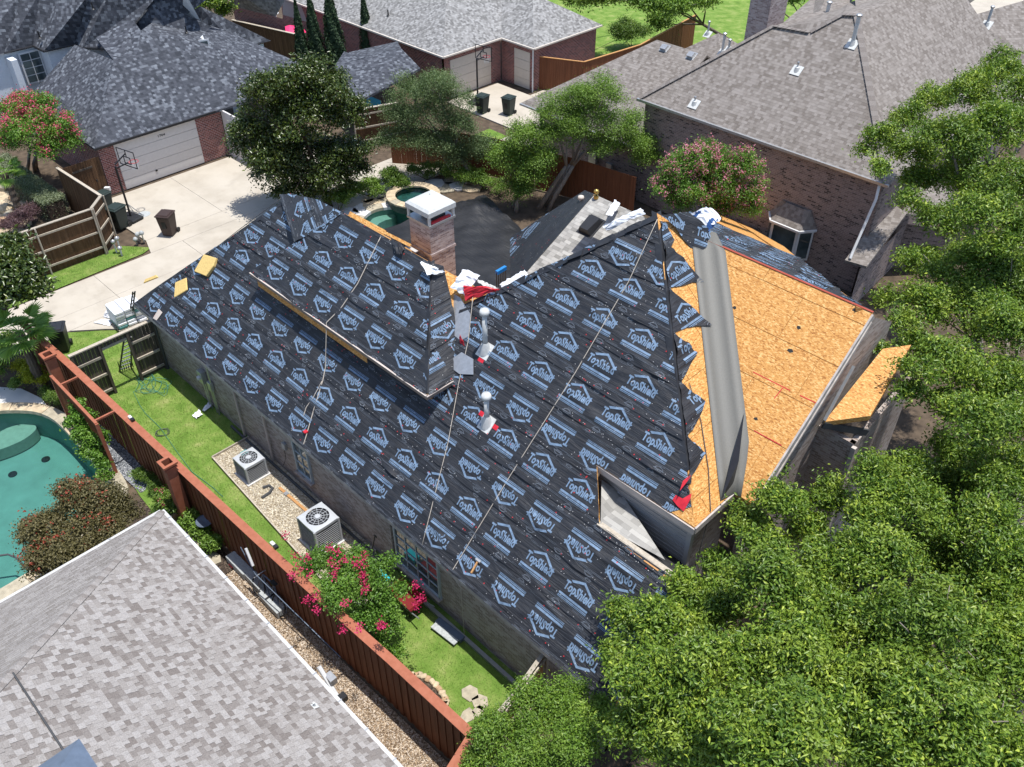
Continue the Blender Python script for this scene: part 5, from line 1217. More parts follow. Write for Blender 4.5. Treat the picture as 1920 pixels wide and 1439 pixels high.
# ---------------------------------------------------------------- pools
def loop_xy(pxs, z=0.): return [pp(x, y, z) for x, y in pxs]
def smooth_loop(P, n=3):
    for _ in range(n):
        Q = []
        for i in range(len(P)):
            a, b = P[i], P[(i+1) % len(P)]; Q += [a.lerp(b, .25), a.lerp(b, .75)]
        P = Q
    return P
def offset_loop(P, d):
    out = []; n = len(P)
    for i in range(n):
        t = (P[(i+1) % n]-P[i-1]); t.z = 0; t.normalize(); out.append(P[i]+Vector((t.y, -t.x, 0))*d)
    return out
poolA = smooth_loop(loop_xy([(-120, 830), (-40, 782), (30, 772), (92, 780), (132, 815), (170, 862), (210, 905), (226, 940), (130, 1030), (40, 1095), (-100, 1170), (-260, 1000)], -.12), 2)
poolB = smooth_loop(loop_xy([(672, 425), (690, 402), (722, 392), (770, 392), (800, 408), (800, 440), (760, 458), (715, 442)], -.1), 2)
for P in (poolA, poolB):
    if sum(P[i].x*P[(i+1) % len(P)].y-P[(i+1) % len(P)].x*P[i].y for i in range(len(P))) < 0: P.reverse()
# re-make the ground sheet with openings for the two basins
for o in [o for o in bpy.data.objects if o.name == 'ground']: bpy.data.objects.remove(o)
bm = bmesh.new()
def ring(pts):
    vs_ = [bm.verts.new(p) for p in pts]
    return [bm.edges.new((vs_[i], vs_[(i+1) % len(vs_)])) for i in range(len(vs_))]
ed = ring([(-400, -300, -.06), (400, -300, -.06), (400, 500, -.06), (-400, 500, -.06)])
for P in (poolA, poolB): ed += ring([(p.x, p.y, -.06) for p in offset_loop(P, .1)])
bmesh.ops.triangle_fill(bm, use_beauty=True, use_dissolve=False, edges=ed)
me = bpy.data.meshes.new('ground'); bm.to_mesh(me); bm.free(); me.materials.append(M['soil']); tag(link(bpy.data.objects.new('ground', me)), kind='structure')
def pool(name, label, P, depth, stone, coping_w, mats, seglen=.5):
    t = thing(name, label, 'pool', (P[0].x, P[0].y, 0)); n = len(P); mb = MB()
    fl = [Vector((p.x, p.y, -depth)) for p in offset_loop(P, -.05)]
    mb.face_auto(fl)
    for i in range(n): mb.poly([P[i]+Vector((0, 0, .16)), P[(i+1) % n]+Vector((0, 0, .16)), fl[(i+1) % n], fl[i]])
    mb.build('basin', M['plaster_pool'], t)
    w_ = MB(); w_.face_auto([Vector((p.x, p.y, -.14)) for p in P]); w_.build('water', M['water'], t)
    A = offset_loop(P, -.06); B = offset_loop(P, coping_w); i = 0
    while i < n:
        j = i; L = 0; m_ = seglen*random.uniform(.7, 1.3)
        while j < i+8 and L < m_ and j < n: L += (P[(j+1) % n]-P[j]).length; j += 1
        cs = MB(); top = .06+random.uniform(-.006, .012)
        ring_ = [A[k % n] for k in range(i, j+1)]+[B[k % n] for k in range(j, i-1, -1)]
        g = [Vector((p.x, p.y, top)) for p in ring_]; ce = sum(g, Vector())/len(g); g = [ce+(p-ce)*.985 for p in g]
        if area2([(p.x, p.y) for p in g]) < 0: g = g[::-1]
        cs.prism(g, .16); cs.build('coping_stone', M[random.choice(mats)], t); i = j
    return t
pa = pool('swimming_pool', 'teal swimming pool with pale stone coping at the left edge', poolA, 1.25, None, .42, ('stone_pale', 'stone_pale', 'stone'))
lg = smooth_loop([pp(x, y, -.45) for x, y in [(-40, 845), (-10, 800), (40, 784), (70, 790), (48, 812), (10, 830)]], 2); mb = MB()
if area2([(p.x, p.y) for p in lg]) < 0: lg = lg[::-1]
lg = [p-Vector((0, 0, .25)) for p in lg]; mb.prism(lg, .5); mb.build('shallow_ledge', M['plaster_shelf'], pa)
for (x, y) in [(86, 862), (24, 890)]: c = pp(x, y, -1.24); MB().lathe(c, [(.16, 0), (.16, .03), (.001, .04)], 14).build('drain', M['black'], pa)
hs = ropes('pool_hose', 'dark cleaner hose floating in the teal pool by the maple', [pp(-20, 1045, -.1), pp(15, 1040, -.1), pp(32, 1047, -.1), pp(45, 1062, -.1), pp(68, 1070, -.1)], .035, 'pipe_dark', 'hose', seg=4)
sheet('pool_patio', [tuple(pp(x, y).xy) for x, y in [(-80, 745), (0, 727), (40, 730), (78, 748), (88, 762), (40, 762), (-20, 770), (-80, 790)]], 'concrete_white', .03, .07)
pb = pool('back_pool', 'small green pool below the round spa beside the chimney', poolB, 1.0, None, .5, ('stone_pale', 'concrete_white'))
st_ = smooth_loop([pp(x, y, -.4) for x, y in [(690, 420), (705, 403), (735, 400), (745, 408), (715, 415), (700, 430)]], 1); mb = MB()
if area2([(p.x, p.y) for p in st_]) < 0: st_ = st_[::-1]
mb.prism(st_, .5); mb.build('step', M['plaster_shelf'], pb)
sp = thing('round_spa', 'raised round stone spa behind the chimney', 'spa', pp(775, 378)); c = pp(775, 366, .45); c = Vector((c.x, c.y, 0)); rS = 1.35
mb = MB(); mb.lathe(c, [(rS, 0), (rS, .42)], 32); mb.build('spa_wall', plain('dark_tile', (.06, .075, .06), .4, var=.4, scale=12), sp)
for k in range(18):
    a0, a1 = 2*math.pi*k/18, 2*math.pi*(k+.95)/18; mb = MB(); g = [c+Vector((r_*math.cos(a), r_*math.sin(a), .50)) for r_, a in ((rS*.72, a0), (rS*1.08, a0), (rS*1.08, a1), (rS*.72, a1))]; mb.prism(g, .09); mb.build('coping_stone', M[random.choice(('stone', 'stone_pale', 'stone'))], sp)
mb = MB(); mb.lathe(c, [(rS*.76, .42), (rS*.74, .1), (.001, .08)], 28); mb.build('spa_basin', plain('spa_plaster', (.03, .08, .075), .5, var=.5, scale=5), sp)
mb = MB(); mb.lathe(c, [(rS*.755, .36), (.001, .36)], 28); mb.build('spa_water', M['water'], sp)
# flagstone deck round the spa, boulders
def stones(label_fn, spots, mat, name='flagstone', cat='stone', group=None, zt=.05, flat=True):
    for k, (x, y, r_) in enumerate(spots):
        c = pp(x, y); n_ = random.randint(6, 8); a0 = random.random()*6; g = [c+Vector((r_*random.uniform(.75, 1.1)*math.cos(a0+2*math.pi*i/n_), r_*random.uniform(.75, 1.1)*math.sin(a0+2*math.pi*i/n_), 0)) for i in range(n_)]
        mb = MB()
        if flat: mb.prism([p+Vector((0, 0, zt)) for p in g], zt+.03)
        else:
            h_ = r_*random.uniform(.6, .9); t2 = [c+(p-c)*.6+Vector((random.uniform(-.05, .05), 0, h_)) for p in g]; t1 = [c+(p-c)*1.05+Vector((0, 0, h_*.5)) for p in g]
            for A, B in ((g, t1), (t1, t2)):
                for i in range(n_): mb.poly([A[i], A[(i+1) % n_], B[(i+1) % n_], B[i]])
            mb.poly(t2)
        o = mb.build(name, M[mat[k % len(mat)]], None, bevel=.01); tag(o, label_fn(k), cat, group)
deckB = thing('spa_deck', 'pale flagstone deck beside the small green pool', 'deck', pp(690, 395))
for k, (x, y, r_) in enumerate([(668, 405, .55), (680, 392, .6), (700, 383, .6), (722, 377, .5), (655, 398, .5), (690, 375, .4), (835, 352, .7), (860, 350, .6), (885, 352, .6), (845, 340, .5), (815, 345, .6), (735, 362, .5)]):
    c = pp(x, y); g = [c+Vector((r_*random.uniform(.8, 1.1)*math.cos(2*math.pi*i/7), r_*random.uniform(.8, 1.1)*math.sin(2*math.pi*i/7), .03+.004*(k % 3))) for i in range(7)]; MB().prism(g, .08).build('flagstone', M[('stone_pale', 'concrete_white', 'stone')[k % 3]], deckB)
# black tarp over the patio
tp = MB(); nx, ny = 46, 40; cor = [pp(742, 430), pp(950, 545), pp(1010, 470), pp(888, 372)]
cor = [Vector((-32.8, 22.6, 0)), Vector((-21.0, 18.6, 0)), Vector((-20.6, 26.3, 0)), Vector((-31.4, 29.3, 0))]
pk = pp(890, 368, 1.1); grid = []
for i in range(nx+1):
    row = []
    for j in range(ny+1):
        a, b = i/nx, j/ny; p = (cor[0]*(1-a)+cor[1]*a)*(1-b)+(cor[3]*(1-a)+cor[2]*a)*b
        d = math.hypot(p.x-pk.x, p.y-pk.y); ang = math.atan2(p.y-pk.y, p.x-pk.x)
        z = .10+.55*math.exp(-d/1.5)+.05*math.sin(ang*17)*math.exp(-d/3.5)+.03*math.sin(p.x*3+p.y*2.2)+.02*math.sin(p.x*6-p.y*4)
        row.append(Vector((p.x+.05*math.sin(b*30), p.y+.06*math.sin(a*25), z)))
    grid.append(row)
for i in range(nx):
    for j in range(ny): tp.poly([grid[i][j], grid[i+1][j], grid[i+1][j+1], grid[i][j+1]])
o = tp.build('patio_tarp', M['tarp'], None, smooth=True); weld(o.data); tag(o, 'large wrinkled black tarp spread over the patio behind the chimney', 'tarp')
# ---------------------------------------------------------------- roof things
def wrapper(name, label, cat, P, hump=.18, mat='wrap', stripes=0, n=10, m_=6, seed=1):
    """crumpled sheet draped between 4 corners"""
    rr = random.Random(seed); A, B, C_, D = [Vector(p) for p in P]; g = []
    for i in range(n+1):
        row = []
        for j in range(m_+1):
            a, b = i/n, j/m_; p = (A*(1-a)+B*a)*(1-b)+(D*(1-a)+C_*a)*b
            row.append(p+Vector((rr.uniform(-.03, .03), rr.uniform(-.03, .03), hump*math.sin(math.pi*a)*math.sin(math.pi*min(1, b*1.0))+rr.uniform(0, .05))))
        g.append(row)
    mb = MB()
    for i in range(n):
        for j in range(m_): mb.poly([g[i][j], g[i+1][j], g[i+1][j+1], g[i][j+1]], None, 1 if stripes and (j % stripes == stripes-1) else 0)
    o = mb.build(name, [M[mat], M['wrap_blue']], None); weld(o.data)
    s = o.modifiers.new('thick', 'SOLIDIFY'); s.thickness = .012
    return tag(o, label, cat)
Mz = lambda x, y, h=.05: PM.w(*PM.px(x, y), h)
wrapper('shingle_wrapper', 'curved white shingle wrapper lying by the chimney valley', 'wrapper', [pp(846, 540, 7.75), pp(868, 506, 8.15), pp(900, 518, 8.1), pp(872, 556, 7.6)], .2, seed=4)
wrapper('shingle_wrapper', 'white crumpled wrapper along the hip next to the blue broom', 'wrapper', [pp(938, 534, 7.7), pp(985, 508, 8.0), pp(990, 518, 8.0), pp(942, 546, 7.6)], .1, seed=6)
wrapper('shingle_wrapper', 'white wrapper strips at the peak beside the black roof vent', 'wrapper', [pp(1130, 426, 9.6), pp(1200, 393, 10.2), pp(1209, 402, 10.2), pp(1140, 434, 9.5)], .08, seed=8)
wrapper('shingle_wrapper', 'small torn white wrapper on the old grey shingles', 'wrapper', [pp(1136, 403, 6.0), pp(1152, 377, 6.2), pp(1163, 383, 6.2), pp(1148, 407, 6.0)], .1, seed=9)
wrapper('shingle_bundle', 'pair of white shingle wrappers with blue stripes on wing ridge', 'wrapper', [pp(1268, 425, 9.95), pp(1300, 402, 10.3), pp(1348, 414, 10.3), pp(1322, 444, 9.95)], .35, stripes=3, seed=12, n=12)
wrapper('shingle_bundle', 'white wrapper sheet draped over the top of wing ridge', 'wrapper', [pp(1292, 405, 10.1), pp(1325, 391, 10.35), pp(1352, 412, 10.3), pp(1335, 425, 10.2)], .25, seed=13)
wrapper('red_sheet', 'crumpled red plastic sheet at the foot of the hip', 'plastic sheet', [Mz(878, 568, .15), Mz(880, 545, .35), Mz(942, 547, .12), Mz(925, 552, .1)], .15, 'red', seed=15)
wrapper('red_flag', 'small red plastic scrap standing on the grey valley metal', 'plastic scrap', [Mz(864, 648, .05), Mz(868, 634, .2), Mz(870, 634, .2), Mz(873, 649, .05)], .05, 'red', n=3, m_=2, seed=17)
# valley metal by the upper roof
def sheetmetal(name, label, pts):
    mb = MB(); mb.poly([Vector(p) for p in pts]); o = mb.build(name, M['galv']); s = o.modifiers.new('thick', 'SOLIDIFY'); s.thickness = .008; return tag(o, label, 'flashing')
sheetmetal('valley_flashing', 'upper grey metal valley strip below the white wrapper', [Mz(842, 545, .06), Mz(838, 590, .06), Mz(846, 625, .06), Mz(866, 640, .06), Mz(880, 632, .06), Mz(884, 590, .06), Mz(865, 560, .06)])
sheetmetal('valley_flashing', 'lower grey metal valley piece at the dormer gutter end', [Mz(838, 684, .07), Mz(868, 662, .07), Mz(890, 675, .07), Mz(890, 704, .07), Mz(864, 703, .07)])
def roofpipe(x, y, htop, label, plane=PM, mat='pipe', r_=.075, tabs_=()):
    c = plane.w(*plane.px(x, y), .03); t = thing('vent_pipe', label, 'vent pipe', c)
    MB().box(c+plane.n*.02, (.46, .5, .02), (plane.S, plane.T, plane.n)).build('flashing', M['pipe'], t)
    MB().lathe(c-Vector((0, 0, .1)), [(.19, 0), (.15, .2), (.1, .36), (r_+.01, .40)], 16).build('boot', M['pipe'], t, smooth=True)
    MB().tube([c, c+Vector((0, 0, htop))], r_, 14).build('pipe', M[mat], t, smooth=True)
    MB().lathe(c+Vector((0, 0, htop-.05)), [(r_, 0), (r_*1.9, .05), (r_*2.05, .13), (r_*1.7, .2), (.001, .24)], 18).build('cap', M['pipe'], t, smooth=True)
    for (dx, dy) in tabs_:
        MB().box(c+plane.S*dx+plane.T*dy+plane.n*.01, (.22, .14, .01), (plane.S, plane.T, plane.n)).build('red_shim', M['red'], t)
roofpipe(911, 658, 1.30, 'upper of two white capped vent pipes on the black roof', tabs_=((.05, -.3),))
roofpipe(914, 795, .95, 'lower of two white capped vent pipes with red shims on roof', tabs_=((-.3, .15), (.3, .05)))
wvp = pp(1158, 935, 4.95); tvp = thing('vent_pipe', 'short white ball-topped vent pipe in the torn lower roof notch', 'vent pipe', wvp); MB().tube([wvp-Vector((0, 0, .25)), wvp+Vector((0, 0, .2))], .07, 12).build('pipe', M['pipe'], tvp); MB().lathe(wvp+Vector((0, 0, .16)), [(.05, 0), (.13, .04), (.13, .12), (.08, .17), (.001, .18)], 16).build('cap', M['white'], tvp, smooth=True)
bv = pp(1108, 425, 5.9); tv = thing('box_vent', 'black box roof vent on the old grey shingles', 'vent', bv); X, Y = Vector((1, 0, 0)), Vector((0, 1, .5)).normalized(); Zn = X.cross(Y)
mb = MB(); h8 = [(-.3, -.4, 0), (.3, -.4, 0), (.3, .4, 0), (-.3, .4, 0), (-.2, -.36, .28), (.2, -.36, .28), (.24, .3, .24), (-.24, .3, .24)]; Q = [bv+X*a+Y*b+Zn*c for a, b, c in h8]
for q in ((4, 5, 6, 7), (0, 1, 5, 4), (1, 2, 6, 5), (2, 3, 7, 6), (3, 0, 4, 7)): mb.poly([Q[i] for i in q])
mb.build('hood', M['bin_black'], tv); MB().box(bv, (.75, .95, .02), (X, Y, Zn)).build('flange', M['bin_black'], tv)
fn = pp(1118, 366, 6.1); tf = thing('gold_finial', 'yellow gold ball finial on the rear ridge end', 'finial', fn); MB().lathe(fn, [(.001, -.1), (.03, -.05), (.03, .02), (.09, .07), (.12, .15), (.08, .22), (.001, .25)], 16).build('ball', M['brass'], tf, smooth=True); MB().lathe(fn, [(.1, -.15), (.1, -.02), (.001, 0)], 10).build('base', M['brass'], tf)
wf = pp(1089, 378, 5.5); tf = thing('vent_pipe', 'pale round vent cap just left of the gold finial', 'vent pipe', wf); MB().tube([wf-Vector((0, 0, .4)), wf+Vector((0, 0, .1))], .06, 10).build('pipe', M['pipe'], tf); MB().lathe(wf+Vector((0, 0, .08)), [(.05, 0), (.14, .05), (.12, .15), (.001, .2)], 12).build('cap', M['cream'], tf, smooth=True)
def foam(label, px, th, lift=.12):
    P = [PM.w(*PM.px(x, y), lift) for x, y in px]; mb = MB(); Q = [p+PM.n*th for p in P]
    if area2([PM.px(*q) for q in px]) < 0: P, Q = P[::-1], Q[::-1]
    mb.poly(Q); mb.poly(P[::-1])
    for i in range(len(P)): mb.poly([P[i], P[(i+1) % len(P)], Q[(i+1) % len(P)], Q[i]])
    o = mb.build('foam_pad', M['foam'], None, bevel=.02); tag(o, label, 'foam pad', 'yellow foam pads on the roof')
foam('thick yellow foam pad, upper right of the three on the roof corner', [(370, 512), (388, 480), (411, 487), (406, 502), (392, 521)], .14, .03)
foam('flat yellow foam pad lying lowest on the black roof corner', [(329, 560), (331, 531), (352, 522), (354, 545)], .05, .03)
foam('yellow foam pad at the alley edge of the black roof', [(272, 533), (276, 525), (296, 517), (300, 522)], .06, .04)
sc = MB(); pts_ = [PM.px(x, y) for x, y in [(289, 598), (300, 580), (307, 587), (296, 602)]]; sc.poly([PM.w(a, b, .06) for a, b in pts_]); tag(sc.build('film_scrap', M['trim'], None), 'pale translucent scrap near the eave above the gate', 'scrap')
rl = thing
def Bz(x, y, h=.04): return PB.w(*PB.px(x, y), h)
ropes('safety_rope', 'doubled beige safety rope over the ridge and dormer gutter', [Bz(716, 444), Bz(672, 533), Bz(640, 580), Bz(616, 607, .1), Mz(612, 690, .05), Mz(607, 715, .05), Mz(590, 770, .05), Mz(575, 822, .05), Mz(570, 836, .04)], .016)
ropes('safety_rope', 'short rope tail hanging from the doubled rope below the dormer', [Mz(606, 716, .06), Mz(590, 745, .05), Mz(576, 765, .05), Mz(571, 781, .05)], .013)
ropes('safety_rope', 'dark rope running along the left hip to the eave', [Mz(530, 374, .08), Mz(448, 435, .08), Mz(365, 500, .08), Mz(277, 583, .06)], .012, 'pipe_dark')
ropes('safety_rope', 'thin rope from the red sheet down past the vent pipes', [Mz(893, 562, .2), Mz(880, 640, .06), Mz(862, 720, .06), Mz(842, 830, .05), Mz(793, 1024, .05)], .011)
ropes('safety_rope', 'long rope from the main peak down to the eave by the large window', [Mz(1236, 416, .15), Mz(1180, 530, .06), Mz(1080, 700, .05), Mz(960, 890, .05), Mz(847, 1075, .05), (-11.9, 9.86, 2.4), (-11.9, 9.9, .2)], .012)
ropes('trailing_rope', 'thin dark cord trailing down the bare hip decking to the wall', [PN.w(*PN.px(1290, 720), .06), PN.w(*PN.px(1312, 790), .05), PN.w(*PN.px(1326, 880), .05), PN.w(*PN.px(1330, 958), .05), (-6.96, 13.7, 4.5), (-6.9, 13.2, 2.9)], .011, 'pipe_dark', 'cord')
ml = thing('roofing_hammer', 'small wooden handled tool lying on the lower black roof', 'tool', Mz(893, 1063)); MB().bar(Mz(886, 1075, .06), Mz(899, 1052, .06), .05, .05).build('handle', M['lumber'], ml); MB().box(Mz(899, 1052, .07), (.18, .07, .06)).build('head', M['galv'], ml)
rtg = thing('red_tag', 'red rope grab on the doubled rope near the eave', 'clip', Mz(576, 810)); MB().box(Mz(576, 811, .08), (.14, .14, .08)).build('clip', M['red'], rtg, bevel=.02)
br_ = thing('push_broom', 'push broom with blue head standing in the roof valley behind the hip', 'broom', pp(935, 535, 6.9)); a, b = pp(931, 512, 7.9), pp(948, 502, 7.9); MB().bar(a, b, .1, .12).build('head', M['blue'], br_)
for k in range(6): c = a.lerp(b, k/5); MB().bar(c, c-Vector((0, 0, .55)), .02, .02).build('bristle', M['black'], br_)
# debris at chimney foot
wrapper('torn_flashing', 'torn white and red flashing scraps at the foot of the chimney', 'flashing', [pp(788, 492, 8.35), pp(812, 505, 8.3), pp(836, 512, 8.0), pp(800, 518, 8.2)], .12, 'wrap', seed=22)
wrapper('torn_film', 'flap of torn printed film hanging over the ridge by the chimney', 'plastic sheet', [pp(732, 446, 8.25), pp(762, 462, 8.25), pp(752, 478, 8.2), pp(745, 478, 8.2)], .1, 'under', seed=23)
wrapper('ridge_gutter_bend', 'bent pale gutter length crossing the roof saddle by the red sheet', 'gutter', [pp(895, 531, 7.7), pp(932, 548, 7.4), pp(936, 542, 7.4), pp(897, 526, 7.7)], .02, 'pipe', seed=25)
# ---------------------------------------------------------------- side yard things
def condenser(label, x, y, s, h):
    c = Vector((x, y, 0)); t = thing('air_conditioner', label, 'air conditioner', c, group='outdoor condenser units')
    MB().box(c+Vector((0, 0, .04)), (s+.15, s+.15, .08)).build('pad', M['concrete_white'], t)
    MB().box(c+Vector((0, 0, h/2+.06)), (s-.03, s-.03, h-.05)).build('coil', M['ac_dark'], t, bevel=.05)
    n = 11 if h > .85 else 8
    for k in range(n):
        z = .14+(h-.16)*k/n; mb = MB(); w2 = s/2; g = []
        for sx, sy in ((1, -1), (1, 1), (-1, 1), (-1, -1)): g.append(c+Vector((sx*w2, sy*w2, z)))
        for i in range(4): mb.bar(g[i], g[(i+1) % 4], .012, .010)
        mb.build('louvre', M['ac'], t)
    for sx in (-1, 1):
        for sy in (-1, 1): MB().box(c+Vector((sx*s*.48, sy*s*.48, h/2+.08)), (.07, .07, h)).build('corner_post', M['ac'], t)
    MB().box(c+Vector((s*.28, s*.5, h*.6)), (.34, .06, h*.7)).build('service_panel', M['ac'], t)
    lid = MB(); rr = s*.40; z = h+.10; N_ = 24; w2 = s/2+.03
    for k in range(N_):
        a0, a1 = 2*math.pi*k/N_, 2*math.pi*(k+1)/N_
        def sq(a): m_ = max(abs(math.cos(a)), abs(math.sin(a)))**.9; return Vector((w2*math.cos(a)/m_*.97, w2*math.sin(a)/m_*.97, 0))
        lid.poly([c+Vector((rr*math.cos(a0), rr*math.sin(a0), z+.03)), c+sq(a0)+Vector((0, 0, z)), c+sq(a1)+Vector((0, 0, z)), c+Vector((rr*math.cos(a1), rr*math.sin(a1), z+.03))])
        lid.poly([c+sq(a0)+Vector((0, 0, z)), c+sq(a0)+Vector((0, 0, z-.1)), c+sq(a1)+Vector((0, 0, z-.1)), c+sq(a1)+Vector((0, 0, z))])
    lid.build('lid', M['ac'], t)
    MB().lathe(c+Vector((0, 0, z-.14)), [(rr, 0), (rr*.2, .01), (.001, .01)], 20).build('fan_well', M['galv'], t)
    for k in range(4):
        a = k*math.pi/2+.4; d = Vector((math.cos(a), math.sin(a), 0)); e = Vector((-d.y, d.x, 0)); MB().poly([c+d*.06+Vector((0, 0, z-.09)), c+d*rr*.92-e*rr*.28+Vector((0, 0, z-.06)), c+d*rr*.95+e*rr*.3+Vector((0, 0, z-.12)), c+d*.06+e*.06+Vector((0, 0, z-.1))]).build('fan_blade', M['galv'], t)
    gr_ = MB()
    for k in range(6): gr_.tube([c+Vector((rr*math.cos(k*math.pi/6), rr*math.sin(k*math.pi/6), z+.03)), c-Vector((rr*math.cos(k*math.pi/6), rr*math.sin(k*math.pi/6), -z-.03))], .008, 5)
    for r2 in (.3, .55, .8):
        gr_.tube([c+Vector((rr*r2*math.cos(2*math.pi*k/20), rr*r2*math.sin(2*math.pi*k/20), z+.03)) for k in range(21)], .007, 5)
    gr_.build('fan_grille', M['ac'], t); MB().lathe(c+Vector((0, 0, z+.02)), [(.09, 0), (.09, .03), (.001, .035)], 12).build('hub', M['ac'], t)
    return t
condenser('smaller air conditioner condenser next to the narrow window', -22.25, 9.15, .78, .74)
condenser('larger air conditioner condenser behind the pink crape myrtle', -17.95, 9.1, .95, 1.08)
bed = thing('gravel_bed', 'cream gravel bed with wooden edging around the condensers', 'gravel bed', (-20, 9, 0))
gp_ = [(-24.0, 8.55), (-16.2, 8.1), (-14.9, 8.4), (-14.9, 9.2), (-16.4, 10.1), (-24.0, 10.1)]
bd = MB(); bd.prism([Vector((x, y, .035)) for x, y in gp_], .06); bd.build('gravel', M['gravel_pale'], bed)
for i in (0, 1, 2, 5): a, b = gp_[i], gp_[(i+1) % 6]; MB().bar((*a, .05), (*b, .05), .05, .14).build('edging', M['pale_wood'], bed)
def pebbles(name, poly, n, mats, size=.03, label=None, cat=None, z=.03):
    P = np.array(poly); x0, y0 = P.min(0); x1, y1 = P.max(0); pts = RNG.uniform((x0, y0), (x1, y1), (n*3, 2)); ins = np.zeros(len(pts), bool); j = len(P)-1
    for i in range(len(P)):
        a, b = P[i], P[j]; cnd = ((a[1] > pts[:, 1]) != (b[1] > pts[:, 1])) & (pts[:, 0] < (b[0]-a[0])*(pts[:, 1]-a[1])/(b[1]-a[1]+1e-12)+a[0]); ins ^= cnd; j = i
    pts = pts[ins][:n]; n = len(pts)
    base = np.array([(1, 0, 0), (-1, 0, 0), (0, 1, 0), (0, -1, 0), (0, 0, 1), (0, 0, -.5)])
    F = np.array([(0, 2, 4), (2, 1, 4), (1, 3, 4), (3, 0, 4), (2, 0, 5), (1, 2, 5), (3, 1, 5), (0, 3, 5)])
    ang = RNG.uniform(0, 6.28, n); sc = size*RNG.uniform(.5, 1.3, (n, 3))*np.array([1, .8, .55])
    V = base[None]*sc[:, None]; ca, sa = np.cos(ang)[:, None], np.sin(ang)[:, None]
    X = V[:, :, 0]*ca-V[:, :, 1]*sa+pts[:, :1]; Y = V[:, :, 0]*sa+V[:, :, 1]*ca+pts[:, 1:]; Zz = V[:, :, 2]+z
    VV = np.stack([X, Y, Zz], 2).reshape(-1, 3); FF = (F[None]+6*np.arange(n)[:, None, None]).reshape(-1, 3)
    o = fastmesh(name, VV, FF, mats, smooth=False); return tag(o, label, cat, kind='stuff')
def isl_mat(nm, stops):
    m, nt, b = newmat(nm); n = N(nt); nt.links.new(n.ramp(n.isl(), stops), b.inputs['Base Color']); b.inputs['Roughness'].default_value = .8; return m
mpA = isl_mat('pebble_cream', [(0, (.24, .18, .11)), (.5, (.45, .385, .285)), (1, (.64, .59, .50))]); mpB = isl_mat('pebble_tan', [(0, (.12, .075, .045)), (.45, (.34, .25, .165)), (1, (.62, .54, .45))]); mpC = isl_mat('pebble_slate', [(0, (.08, .085, .10)), (.6, (.24, .255, .275)), (1, (.5, .51, .52))])
pebbles('cream_pebbles', gp_, 9000, mpA, .032, 'loose cream pebbles around the air conditioners', 'gravel', .04)
ngr = [(-19.0, 4.9), (-19.0, 6.7), (-8.6, 7.0), (-7.6, 4.8)]
sheet('gravel_path', ngr, 'gravel', -.01); pebbles('tan_pebbles', ngr, 15000, mpB, .03, 'tan pebbles on the path between red fence and taupe roof', 'gravel', .0)
sgr = [tuple(pp(x, y).xy) for x, y in [(118, 768), (135, 760), (215, 815), (290, 905), (265, 925), (225, 890), (190, 838)]]
sheet('slate_gravel', sgr, 'gravel_blue', -.005); pebbles('slate_pebbles', sgr, 2600, mpC, .045, 'grey slate pebbles between pool and red fence', 'gravel', .0)
sheet('planting_bed', [(-24, 4.9), (-24, 6.5), (-19.05, 6.6), (-19.05, 4.9)], 'mulch', -.015)
sheet('bed_grass', [tuple(pp(x, y).xy) for x, y in [(235, 885), (262, 878), (300, 930), (318, 962), (290, 965), (262, 930)]], 'lawn', .0)
for (x, y, r_, lb) in [(350, 1000, .36, 'largest stepping stone under the taupe gutter corner'), (375, 1023, .33, 'stepping stone right of the fern by the gutter'), (398, 1050, .34, 'stepping stone nearest to the tan gravel')]: stones(lambda k, lb=lb: lb, [(x, y, r_)], ['stone_pale'], 'stepping_stone', 'stone', 'stepping stones beside the taupe roof')
for (x, y, w_, lb) in [(449, 1060, 1, 'grey long concrete block furthest left on tan gravel'), (485, 1094, 1, 'broken grey concrete block in the middle of the gravel row'), (511, 1131, 1, 'grey long concrete block furthest right on tan gravel')]:
    c = pp(x, y, .15); o = MB().box(c, (1.05, .34, .28)).build('concrete_block', M['block'], None, bevel=.015); tag(o, lb, 'block', 'concrete blocks in a row')
for (x, y, lb) in [(473, 1078, 'white brick between the first two grey blocks'), (533, 1136, 'white brick at the end of the block row')]: tag(MB().box(pp(x, y, .04), (.25, .2, .1)).build('white_brick', M['concrete_white'], None, bevel=.01), lb, 'brick')
tag(MB().box(pp(436, 1060, .03), (.22, .16, .06)).build('red_brick', M['rust_red'], None), 'single red paver lying on the tan gravel', 'brick')
bk = thing('bicycle', 'dark bicycle leaning against the red fence behind the gravel', 'bicycle', pp(490, 1095))
cA, cB = pp(497, 1082, .33), pp(540, 1128, .33)
cA = Vector((-17.6, 6.5, .33)); cB = Vector((-16.55, 6.53, .33)); lean = Vector((0, .12, .3))
for cw in (cA, cB):
    w_ = MB(); w_.tube([cw+Vector((.33*math.cos(2*math.pi*k/22), .13*math.sin(2*math.pi*k/22), .31*math.sin(2*math.pi*k/22))) for k in range(23)], .025, 6); wo = w_.build('wheel', M['rubber'], bk)
    sp_ = MB()
    for k in range(6): sp_.tube([cw+Vector((.3*math.cos(k*.524), .12*math.sin(k*.524), .29*math.sin(k*.524))), cw-Vector((.3*math.cos(k*.524), .12*math.sin(k*.524), .29*math.sin(k*.524)))], .005, 4)
    sp_.build('spoke_set', M['galv'], wo)
hdl = cA+Vector((.2, .15, .62)); sdl = cB+Vector((-.3, .16, .6)); bbk = cA.lerp(cB, .52)+Vector((0, .02, -.04)); f_ = MB()
for a, b in ((cA, hdl), (hdl, sdl), (hdl, bbk), (sdl, bbk), (bbk, cB), (sdl, cB)): f_.tube([a, b], .022, 7)
